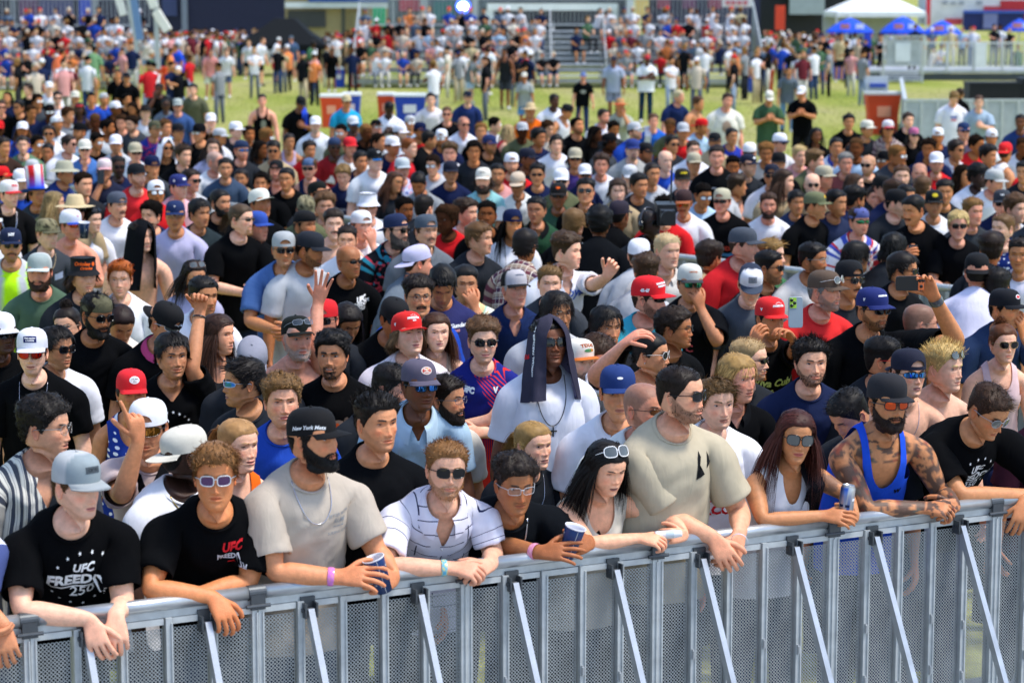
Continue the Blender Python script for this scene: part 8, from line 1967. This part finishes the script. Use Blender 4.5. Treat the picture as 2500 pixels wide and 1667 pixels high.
q(846, 248, 24, 'o', 'short', 'brown', 'tee:28a0cc', hat='cap:c8b890', glass='way:black', an='the bright cyan shirt')
q(862, 303, 22, 'd', 'short', 'black', 'tee:3c4450', hat='cap:d0d4d8', glass='wrap:blue')
q(854, 358, 26, 'r', 'short', 'brown', 'tee:e4e0dc', hat=('cap', 'd82a32', {'emb': [('f', T('MAKE AMERICA', 0, .008, .012, WH, .001), 4)]}), an='the red cap at the lawn edge')
q(706, 346, 20, 'o', 'tied', '2a1e18', ('tank', 'b8a4c0', {'w': .1}), fem=1)
q(816, 358, 16, 'd', 'crew', 'black', 'tee:dred', hat='beanie:2c3c5c', glass='way:black')
q(755, 366, 30, 'o', 'messy', '1c1310', 'tee:red', fem=1)
q(950, 266, 10, 'k', 'crew', '0a0909', ('polo', 'e6e6ee'), pitch=26, aL={'k': 'front'}, aR={'k': 'front'}, legs=1, an='the white polo and lowered head')
q(1052, 244, 4, 'p', 'short', '2a2018', 'tee:e0dade', ez=1.72)
q(1091, 279, 0, 'r', 'crew', '6a4a30', 'tee:15161b', glass='way:black')
q(1132, 304, 24, 'r', 'buzz', 'brown', ('polo', 'e2e2ea'), glass='way:black', face={'buzz': .6})
q(1142, 238, 16, 'l', 'short', 'brown', 'tee:22305e', hat='cap:1c2434', legs=1, an='the navy shirt and cap')
q(1047, 340, 110, 'o', 'crew', '0f0d0c', 'tee:17181a', byaw=90)
q(1195, 352, 44, 'o', 'short', 'black', 'tee:17181a', hat='cap:22305c', beard='short')
q(1241, 322, 140, 'p', 'long', 'b09668', ('tank', 'c0303c', {'w': .1}), fem=1, byaw=100)
q(1295, 270, 10, 'o', 'short', 'brown', 'tee:e0681c', hat='straw:c8b088', an='the orange shirt and straw hat')
q(1353, 246, 32, 'd', 'crew', 'black', 'tee:e4e4ec', ez=1.7)
q(1384, 272, 60, 'o', 'short', 'black', ('tank', 'dedce0', {'w': .13}), hat='back:15161a', pitch=20, byaw=50)
q(1315, 336, 44, 'm', 'afro', '100d0c', 'tee:navy')
q(1358, 352, 8, 'p', 'mid', '17120f', 'tee:e6e6ee')
q(1473, 284, 40, 'r', 'crew', '2c2018', 'tee:e2e0e6', beard='short', aL={'k': 'front'}, aR={'k': 'front'})
q(1514, 258, 6, 'o', 'tied', 'brown', 'tee:a8ac9c', fem=1, hat=('straw', 'b88a5a', {'visor': 'c84a28'}), aL={'k': 'face'}, an='the orange straw hat', ez=1.64)
q(1595, 296, 6, 'r', 'short', 'lbrown', ('jersey', '2a62c0'), ex=[('drape', 'e4e4ea', -1)], an='the blue jersey with white towel', ez=1.55)
q(1657, 236, 60, 'r', 'short', 'd8c8a0', 'tee:1c2850', ez=1.66)
q(1544, 364, 10, 'p', 'short', 'brown', 'tee:a8a8a4', hat=('cap', '2a3a78', {}), beard='goatee', fat=.3, ez=1.68)
q(1575, 372, 50, 'm', 'short', 'black', 'tee:23262a', hat='cap:17181c', beard='short')
q(1625, 392, 20, 'p', 'bald', 'grey', 'tee:blue')
q(1538, 430, 4, 'p', 'short', 'brown', ('tee', 'b4b4b4'), hat=('cap', 'c0c2c6', {'emb': [('f', T('UFC', 0, 0, .02, C('90949c'), .001), 4)]}), pitch=8, ez=1.6)
q(1508, 466, 4, 'p', 'mid', '3c2a1c', 'tee:tan', ez=1.6)
q(1428, 425, 2, 'o', 'short', 'black', 'tee:navy', hat=('cap', 'e8e8ee', {}), glass='way:black', fem=1)
q(1215, 425, 0, 'o', 'crew', 'black', 'tee:pink', beard='short', ez=1.62)
q(1705, 252, 60, 'o', 'short', '5a3a22', ('none', 'x'), byaw=50, an='the bare shoulders on the lawn edge')
q(1776, 246, 14, 'r', 'short', '3a2418', ('tee', 'd8d4c8', {'loose': .04}), roll=10, fat=.3, print3=[([ell(0, 0, .08, .10, C('a08878'))], 0, -.1, 1)], an='the big cream shirt', ez=1.74)
q(1878, 238, 4, 'o', 'short', 'black', 'tee:3e5a40', hat='cap:d8d4c8', pitch=24, legs=1, pants=('shorts', '8a8c98'), aL={'k': 'front'}, aR={'k': 'front'}, an='the green shirt and grey shorts')
q(1957, 226, -24, 'o', 'short', 'dark', 'tee:121316', hat='cap:eaeaf0', legs=1, pants=('shorts', '17181c'), pitch=12, aL={'k': 'front'}, aR={'k': 'front'}, an='the white cap and long black clothes')
q(1904, 348, 40, 'r', 'short', 'brown', 'tee:d0ccd0', hat=('cap', 'e8e8f0', {'visor': '3c4460'}), glass='way:black')
q(2072, 298, 4, 'o', 'messy', '15110f', 'tee:131416', aL={'k': 'front'}, aR={'k': 'front'}, print3=[([ell(0, 0, .05, .05, C('8a6a30'))], 0, -.1, 1)])
q(1993, 330, 10, 'b', 'long', '0f0d0c', 'tee:17181b', fem=1)
q(1786, 333, 22, 'o', 'crew', '100e0d', ('jersey', '2a3a9a', {'sleevec': 'd8504a'}))
q(2041, 358, 6, 'o', 'crew', '14110f', ('button', 'e0e0ea', {'collarc': '3a4a9a'}))
q(1952, 380, 20, 'p', 'short', 'd0b47c', 'tee:pink')
q(1745, 346, 10, 'o', 'short', 'black', 'tee:tan', hat='cap:17181c')
q(1990, 392, 70, 'p', 'curly', '7a5c38', 'tee:olive')
q(2117, 314, 40, 'o', 'short', 'black', 'tee:23262b', hat='cap:d8d4c4')
q(2168, 314, 4, 'o', 'mid', '2a1c15', ('button', '6a4a54', {'pat': ('plaid', '6a4654', '3a3246', 'a89898'), 'v': .3}), hat=('cap', 'd8d4d8', {'visor': 'b82430'}), glass='way:black', beard='mous', an='the maroon plaid shirt')
q(2217, 294, 12, 'p', 'short', 'brown', 'tee:17191e')
q(2230, 330, 12, 'p', 'long', '1f1612', 'tee:15161a', fem=1, hat=('cap', '46404c', {'front': 'c06a90'}), glass='way:black')
q(2329, 240, 0, 'p', 'fringe', '8a6a3c', 'tee:e8e6ee', pitch=30, print3=[([rect(0, .02, .12, .04, C('5a68a8')), rect(0, -.03, .1, .03, C('d05a68'))], 0, -.1, 1)], an='the white shirt by the metal fence', ez=1.7)
q(2390, 250, -6, 'p', 'crew', '5a4030', 'tee:9cb0c4', aL={'k': 'front'}, an='the pale blue shirt')
q(2352, 320, 8, 'r', 'short', 'brown', 'tee:50485a', hat='cap:22345c', glass='narrow:black', ez=1.66)
q(2492, 298, -20, 'b', 'crew', 'black', 'tee:2a3e70')
q(2344, 228, 160, 'o', 'bun', '3a2618', 'tee:17181a', fem=1, byaw=150)
q(2500, 420, -30, 'o', 'short', 'black', 'tee:char')
for _i, _r in enumerate('520,362,10,p,long,brown,lav,|668,368,0,o,short,black,tan,|880,394,30,o,crew,black,navy,|958,356,50,o,short,black,navy,cap|1288,386,60,b,short,black,char,cap|1404,386,0,o,mid,black,purple,cap|1468,402,0,r,curly,brown,white,|1592,424,20,o,tied,dark,lgrey,|1694,398,10,o,short,black,white,cap|1640,352,30,o,short,black,char,|1692,366,10,p,short,brown,white,|2012,432,40,r,short,dark,char,cap|1914,442,60,p,long,brown,tan,|1884,428,-10,o,short,dark,white,back|2182,468,60,r,short,brown,navy,|2252,458,160,p,fringe,lbrown,maroon,|2212,482,20,o,crew,black,sage,|330,372,20,r,short,dark,white,cap|700,436,-10,o,tied,black,black,|1100,420,10,o,short,black,navy,cap|1560,452,30,o,short,black,char,|1370,440,0,p,short,brown,olive,cap'.split('|')):
    _r = _r.split(','); q(int(_r[0]), int(_r[1]), int(_r[2]), _r[3], _r[4], _r[5], 'tee:' + _r[6], **({'hat': (_r[7], ('e4e4e8', '1c2030', 'b0a890')[_i % 3])} if _r[7] else {}), **({'byaw': 130} if int(_r[2]) > 100 else {}), **({'glass': 'way:black'} if _i % 4 == 1 else {}))
# ---- walking on the lawn
LW = 'people standing on the open lawn'
def lw(x, yt, yb, yaw, skin, hc, shirt, pants, **k):
    """Head top and feet in the photograph give the distance: feet on the ground."""
    g = at_z(x, yb, 0.0); y = g[1]; k.setdefault('hair', 'crew')
    top = at_y(x, yt, y)[2]; H = min(max(top, 1.55), 1.95); e = at_y(x, yt, y); ez = H * .936
    hair = k.pop('hair')
    # the eye pixel at that distance
    pz = (ez - CAM_H); d = y; py = 833.5 + F_PX * ((-pz * CP - d * SP) / (d * CP - pz * SP))
    return q(x, py, yaw, skin, hair, hc, shirt, D=y, H=H, legs=1, pants=pants, group=LW, **k)
lw(153, 118, 268, 150, 'o', 'brown', 'tee:f07a50', ('shorts', '8a8460'), byaw=150, an='the coral shirt')
lw(230, 112, 262, 170, 'o', 'black', 'tee:6a9068', ('shorts', 'a87830'), byaw=170, an='the green shirt and mustard shorts')
lw(428, 108, 232, -60, 'o', 'brown', 'tee:2a50d0', ('jeans', '17181c'), byaw=-50, an='the royal blue shirt')
lw(355, 92, 190, 10, 'p', 'dark', 'tee:d0c8c0', ('shorts', '8aa0bc'), fem=1, hair='long')
lw(515, 120, 245, 20, 'r', 'brown', 'polo:d08a88', ('shorts', 'ccd0bc'), byaw=20, an='the pink polo')
lw(553, 120, 240, 20, 'p', 'brown', 'tee:dcdee4', ('shorts', '5a688a'), an='the slate shorts')
lw(607, 100, 195, 30, 'p', 'blond', 'tee:c8ccd4', ('shorts', '1c1e28'))
lw(642, 92, 212, 60, 'p', 'lbrown', 'tee:e0e2ea', ('shorts', '14161c'), byaw=60)
lw(681, 92, 205, 170, 'r', 'brown', 'tee:d8dade', ('shorts', 'd03a40'), hat='cap:e0e0e0', an='the red shorts')
lw(711, 88, 200, 10, 'r', 'brown', 'tee:4a6080', ('shorts', 'c0b090'), hat='cap:5a6a7a')
lw(765, 86, 240, 160, 'd', 'black', 'tee:3c6044', ('shorts', '14161a'), ex=[('drape', 'e8e8ee', 1)], an='the dark green shirt with white cloth')
lw(811, 142, 226, 30, 'b', 'black', 'tee:17181c', ('shorts', '17181c'))
lw(1160, 135, 255, 160, 'p', 'brown', 'tee:6a7478', ('shorts', 'a0b8d0'), fem=1, hair='mid', an='the denim skirt')
lw(1193, 110, 232, 160, 'p', 'brown', 'tee:e4e8f0', ('shorts', '2c5a90'), byaw=160)
lw(1231, 118, 268, -20, 'b', 'black', ('tank', '24262b', {'w': .13}), ('shorts', '3c4048'), an='the black sleeveless top')
lw(1280, 190, 330, -10, 'm', 'black', 'tee:9aa0a4', ('shorts', '5a88b8'), fem=1, hat='cap:dcd8cc')
lw(1424, 180, 330, 5, 'r', 'brown', 'tee:16181e', ('jeans', '26355c'), hat='cap:6a7cb0', print3=[([ell(0, 0, .07, .05, C('a8a8b0'))], 0, -.08, 1)], an='the black shirt and denim')
lw(1498, 138, 300, 0, 'b', 'black', 'tee:a0aac4', ('shorts', '8a90a8'), hat='cap:2a2c40', fat=.4, byaw=0, an='the wide lavender-grey shirt')
lw(1580, 134, 300, 10, 'd', 'black', ('tee', 'e6e8ee', {'loose': .02}), ('jeans', '1e3448'), aL={'k': 'cross'}, aR={'k': 'cross'}, hat='cap:c03040', an='the white shirt and dark jeans')
lw(1926, 164, 325, 10, 'o', 'black', 'tee:5a646e', ('jeans', '6a90b4'), an='the light jeans')
for _i, (_x, _t, _b, _s, _p, _hh) in enumerate([(1868, 72, 168, '3c6050', 'shorts:50586a', 0), (1895, 80, 165, '8a2a34', 'jeans:2a3040', 0), (1912, 70, 200, '3e4c4a', 'shorts:23262a', 1), (1950, 66, 195, '48604c', 'jeans:2c2c30', 0), (1990, 78, 200, '17181c', 'shorts:14161a', 0), (2008, 76, 205, '1c1d20', 'shorts:6a94b8', 1), (2054, 70, 202, 'c4b08c', 'shorts:16202e', 0), (2075, 82, 186, 'e0e0e4', 'shorts:9a9a90', 1), (2095, 96, 190, 'b8a488', 'jeans:3a4048', 0)]):
    lw(_x, _t, _b, (-40, 30, 160, 10, 60)[_i % 5], 'rodlb'[_i % 5], ('brown', 'black', 'blond')[_i % 3], 'tee:' + _s, tuple(_p.split(':')), **({'hat': 'cap:' + ('e0e0e4', '2a3050')[_i % 2]} if _hh else {}))
# ------------------------------------------------------------------ words for each person
_CN = {'black': '141416', 'white': 'e8e8ec', 'grey': '8a8c90', 'dark grey': '44484e', 'light grey': 'bcbec2', 'navy': '1e2848', 'blue': '2c4cb0', 'light blue': 'a8c4dc', 'cyan': '30a4cc', 'teal': '86c6c8', 'red': 'd02a2c', 'maroon': '7a2830', 'green': '446a4a', 'sage': '90a08c', 'olive': '5e6148', 'tan': 'b49a78', 'cream': 'dcd4c4', 'orange': 'e2681e', 'coral': 'f07a50', 'pink': 'd89a98', 'lavender': 'b8b4d4', 'purple': '4a3c70', 'brown': '5a4636', 'neon yellow': 'b8f020', 'slate blue': '50688c', 'yellow': 'd8b838'}
_CL = [(n, np.array([int(h[i:i + 2], 16) for i in (0, 2, 4)], float)) for n, h in _CN.items()]
def cname(c):
    h = CLOTH.get(c, c); v = np.array([int(h[i:i + 2], 16) for i in (0, 2, 4)], float); return min(_CL, key=lambda t: ((t[1] - v) ** 2).sum())[0]
def describe(P):
    sh = P['shirt']; opt = sh[2] if len(sh) > 2 else {}
    pat = {'vstripe': 'striped ', 'plaid': 'plaid ', 'flower': 'patterned ', 'stars': 'starry ', 'fade': '', 'pane': '', 'heather': ''}.get(opt.get('pat', ('',))[0], '')
    g = {'tee': 'shirt', 'tank': 'sleeveless top', 'singlet': 'tank top', 'polo': 'polo', 'button': 'collared shirt', 'jersey': 'jersey', 'none': '', 'vest': 'vest'}[sh[0]]
    s = 'person ' + ('with bare chest and shoulders' if sh[0] == 'none' else f'in {cname(sh[1])} {pat}{g}')
    h = P.get('hat'); x = []
    if h: x.append(cname(h[1]) + ' ' + {'cap': 'cap', 'back': 'reversed cap', 'snap': 'flat-peaked cap', 'bucket': 'bucket hat', 'wide': 'sun hat', 'straw': 'straw hat', 'cowboy': 'cowboy hat', 'tophat': 'top hat', 'beanie': 'close cap', 'headband': 'headband', 'durag': 'bandana', 'hood': 'hood', 'towel': 'head cloth'}[h[0]])
    if P.get('glass'): x.append('spectacles' if P['glass'][1] == 'clear' else 'sunglasses')
    if P.get('dl'): x.append(P['dl'])
    return s + ((', ' if sh[0] == 'none' else ' with ') + ', '.join(x) if x else ', hatless')
def facing(P):
    y = P['yaw']; return 'facing left' if y < -15 else 'facing ahead' if y < 15 else 'facing right' if y < 100 else 'seen from behind'
def label_all():
    anchors = [P for P in PEOPLE if P.get('an')]
    for P in PEOPLE:
        if 'label' in P: continue
        if P.get('an'): P['label'] = 'person with ' + P['an'][4:] + ', ' + facing(P)
        else: P['label'] = describe(P)
    from collections import Counter
    for rnd in range(3):
        cnt = Counter(P['label'] for P in PEOPLE)
        for P in PEOPLE:
            if cnt[P['label']] < 2 or P.get('an'): continue
            A = sorted(anchors, key=lambda a: math.hypot(a['x'] - P['x'], a['y'] - P['y']))
            a = A[rnd]; dx, dy = P['x'] - a['x'], P['y'] - a['y']
            rel = ('right of ' if dx > 0 else 'left of ') if abs(dx) > abs(dy) * 1.1 else ('behind ' if dy < 0 else 'in front of ')
            base = P.setdefault('_base', describe(P)); P['label'] = base + ', ' + rel + a['an']
    cnt = Counter(P['label'] for P in PEOPLE)
    for l, n in cnt.items():
        if n > 1:
            for i, P in enumerate(sorted([p for p in PEOPLE if p['label'] == l], key=lambda p: p['x'])): P['label'] = ('first ', 'second ', 'third ', 'fourth ', 'fifth ')[i] + l + ' from the left'
    for P in PEOPLE:
        w = P['label'].split()
        if len(w) > 16: P['label'] = ' '.join(w[:16]).rstrip(',')
label_all()
for i, P in enumerate(PEOPLE):
    E0 = at_y(P['x'], P['y'], P['D']) if 'D' in P else at_z(P['x'], P['y'], P.get('ez', 1.53 if P.get('fem') else 1.63))
    s = F_PX / E0[1]; P['tier'] = 0 if s > 395 else 1 if s > 205 else 2
    P['seed'] = i + 11
    make(P)

# ------------------------------------------------------------------ the rest of the crowd: half-hidden people between the others, one object together with the far stands
def fill():
    r = np.random.default_rng(77); heads = [(P['x'], P['y'], F_PX / P['_b'].E[1]) for P in PEOPLE]; bases = [np.array(P['_b'].base[:2]) for P in PEOPLE]; n = 0
    for _ in range(9000):
        x, y = -40 + 2580 * r.random(), 215 + 330 * r.random() ** 1.15
        if y < np.interp(x, [0, 300, 520, 700, 900, 1300, 1700, 1800, 2050, 2200, 2500], [232, 232, 300, 330, 300, 292, 300, 350, 330, 320, 330]) + 26 * r.random(): continue
        ez = 1.54 + .16 * r.random(); E = at_z(x, y, ez); s = F_PX / E[1]
        if any(((x - a) / (.155 * s)) ** 2 + ((y - c) / (.20 * s)) ** 2 < 1 for a, c, _s in heads): continue
        if any(((x - a) / (.17 * s)) ** 2 + ((y - c) / (.30 * s)) ** 2 < 1 for a, c, _s in heads if c < y): continue
        bb = E[:2] + (0, .05)
        if min(np.hypot(*(bb - q_)) for q_ in bases) < .36: continue
        f_ = int(r.random() < .2); hat = r.random(); hc = ('black', 'dark', 'brown', 'black', 'lbrown', 'dblond')[r.integers(6)]
        P = dict(x=x, y=y, ez=ez, yaw=float(26 + 34 * r.normal()), pitch=float(6 * r.normal()), skin='plrtoommbdo'[r.integers(11)], hair=('tied', 'long')[r.integers(2)] if f_ else ('short', 'crew', 'curly', 'messy', 'fade', 'bowl')[r.integers(6)], hc=hc, fem=f_, shirt=('tee', ('white', 'black', 'white', 'black', 'lgrey', 'navy', 'dgrey', 'grey', 'red', 'lblue', 'char', 'beige', 'olive', 'blue')[r.integers(14)]), hat=(('cap', 'cap', 'back')[r.integers(3)], ('white', 'black', 'navy', 'white', 'lgrey', 'red', 'black')[r.integers(7)]) if hat < .36 else None, glass=('way', 'black') if r.random() < .3 else None, beard='short' if (not f_ and r.random() < .25) else None, fat=float(max(0, .25 * r.normal())), tier=2, seed=900 + n, label='x')
        P['byaw'] = P['yaw'] * .5
        if s > 205: P['tier'] = 1
        root = make(P); heads.append((x, y, s)); bases.append(np.array(P['_b'].base[:2])); n += 1
        off = np.array(root.location); kids = list(root.children_recursive)
        for o in kids:
            me = o.data; k = len(me.vertices); v = np.empty(k * 3); me.vertices.foreach_get('co', v); v = v.reshape(-1, 3) + off; lt = np.empty(len(me.polygons), np.int32); ls = lt.copy(); me.polygons.foreach_get('loop_total', lt); me.polygons.foreach_get('loop_start', ls); li = np.empty(len(me.loops), np.int32); me.loops.foreach_get('vertex_index', li)
            c = np.ones(k * 4); a = me.color_attributes.get('col'); c = c * .03 if a is None else c
            if a is not None: a.data.foreach_get('color', c)
            _fc.add(v, [li[ls[lt == m][:, None] + np.arange(m)] for m in np.unique(lt)], 0, c.reshape(-1, 4)[:, :3])
        for o in kids: bpy.data.meshes.remove(o.data)
        bpy.data.objects.remove(root)
    print('filled', n)
fill()
tag(_fc.build('crowd', M['cloth'], None, True), 'half-hidden people between the others and far spectators on the bleachers', 'crowd', kind='stuff')
# ------------------------------------------------------------------ things they hold
def who(key):
    for P in PEOPLE:
        if key in P['label'] or P.get('an') == key: return P
def palm(P, s, f=.088, n=.045):
    A = P['_b'].arms[s]; return A['Wr'] + A['ef'] * f - A['en'] * n
def held():
    P = who('gripping a starred paper cup'); A, B = palm(P, -1, .11, .04), palm(P, 1, .09, .04)
    cup(at_y(925, 1402, rD(925, -.10)), np.array([-.32, -.12, 1]), (0, -1, 0), 'navy starred paper cup gripped by the bearded person in beige', h=.15)
    cup(at_y(1394, 1322, rD(1394, -.09)), np.array([.30, -.1, 1]), (0, -1, 0), 'navy starred paper cup held by the person in clear spectacles', h=.14)
    can(at_y(2068, 1216, rD(2068, -.09)), np.array([.1, 0, 1]), (0, -1, 0), 'blue and silver can held by the person in white halter top')
    c = at_y(1632, 1304, rD(1632, -.08)); o = empty('tube', c, 'small white tube with teal label in the looking-down person\'s hands', 'tube'); v, f = lathe([(.001, -.058), (.016, -.058), (.018, -.05), (.018, .03), (.014, .05), (.012, .058), (.001, .058)], 18); R = frame_of((.98, .05, .06), (0, -1, 0)); cl = np.where(np.abs(v[:, 2:3] + .03) < .012, C('2a98b0'), C('e8e8e8')); mk('tube_body', v @ R.T + c, f, M['gloss2'], o, cl, True, None, c)
    v, f = lathe([(.0183, -.012), (.0183, .022)], 18); mk('print', v @ R.T + c, f, M['gloss2'], o, np.tile(C('c8d4d8'), (len(v), 1)), True, None, c)
    P = who('the raised black phone'); c = at_y(2222, 692, 12.68); phone(c, np.array([0, .0, -1.0]), np.array([1.0, .05, -.04]), 'black phone with orange camera plate held high above the crowd', '17181a', .078, .155, ('e07038', (0.0, .058), (.07, .032)))
    P = who('the red cap behind a raised phone'); c = at_y(1940, 760, 12.70); phone(c + np.array([0, -.04, 0]), np.array([1.0, .1, .0]), np.array([.02, .1, 1.0]), 'pale phone with green camera frame held by the red cap wearer', '8a98a4', .078, .165, ('9ac830', (-.014, .05), (.036, .055)))
    P = who('the headphones'); E = P['_b'].E; c = E + np.array([.13, .02, .08]); o = empty('video_camera', c, 'black broadcast video camera on the shoulder of the headphone wearer', 'camera'); mb = MB()
    mb.box(c, (.15, .34, .17)); mb.box(c + (.0, -.26, .0), (.11, .2, .11)); mb.build('camera_body', M['gloss'], o, False, c, False); o.children[0].data.materials[0] = mat('camera_plastic', rgb('16171a'), rough=.5)
    mb = MB(); mb.tube([c + (.05, .1, .08), c + (.06, .1, .42)], .007, 8); mb.build('antenna', bpy.data.materials['camera_plastic'], o, False, c, False)
    mb = MB(); mb.tube([c + (0, -.34, 0), c + (0, -.42, 0)], .06, 18); mb.build('lens_hood', bpy.data.materials['camera_plastic'], o, False, c, False)
    for s in (1, -1):
        v, f = blob(P['_toW']([s * 86, 6, -10]), (.028, .04, .045), 12, 8); mk('ear_cup', v, f, M['gloss'], P['_root'], np.tile(C('101012'), (len(v), 1)), True, None, P['_root'].location)
    a = np.linspace(-1.5, 1.5, 14); pts = P['_toW'](np.stack([92 * np.sin(a), 0 * a + 4, 8 + 124 * np.cos(a)], 1)); v, f = tube(pts, .009, 6); mk('headphone_band', v, f, M['gloss'], P['_root'], np.tile(C('3a3a40'), (len(v), 1)), True, None, P['_root'].location)
    P = who('the white cap with blue peak'); cup(at_y(205, 562, P['_b'].E[1] - .45), (0.05, -.1, 1), (0, -1, 0), 'navy paper cup held before the bare chest beside orange lenses', h=.13)
    c = at_y(712, 492, 25.6); cup(c, (0.05, -.1, 1), (0, -1, 0), 'navy paper cup held over the barrier by the navy sleeveless top', h=.13)
    for key, s, l in (('checking a phone', -1, 'dark phone held up before the black shirt with white strip'),):
        P = who(key); c = palm(P, s, .1, .03); phone(c, P['_b'].S, (0, .3, 1), l)
    P = who('the pink cap'); c = at_y(246, 432, P['_b'].E[1] - .2); phone(c, (1, 0, 0), (.1, .1, 1), 'black phone raised beside the pink cap')
held()
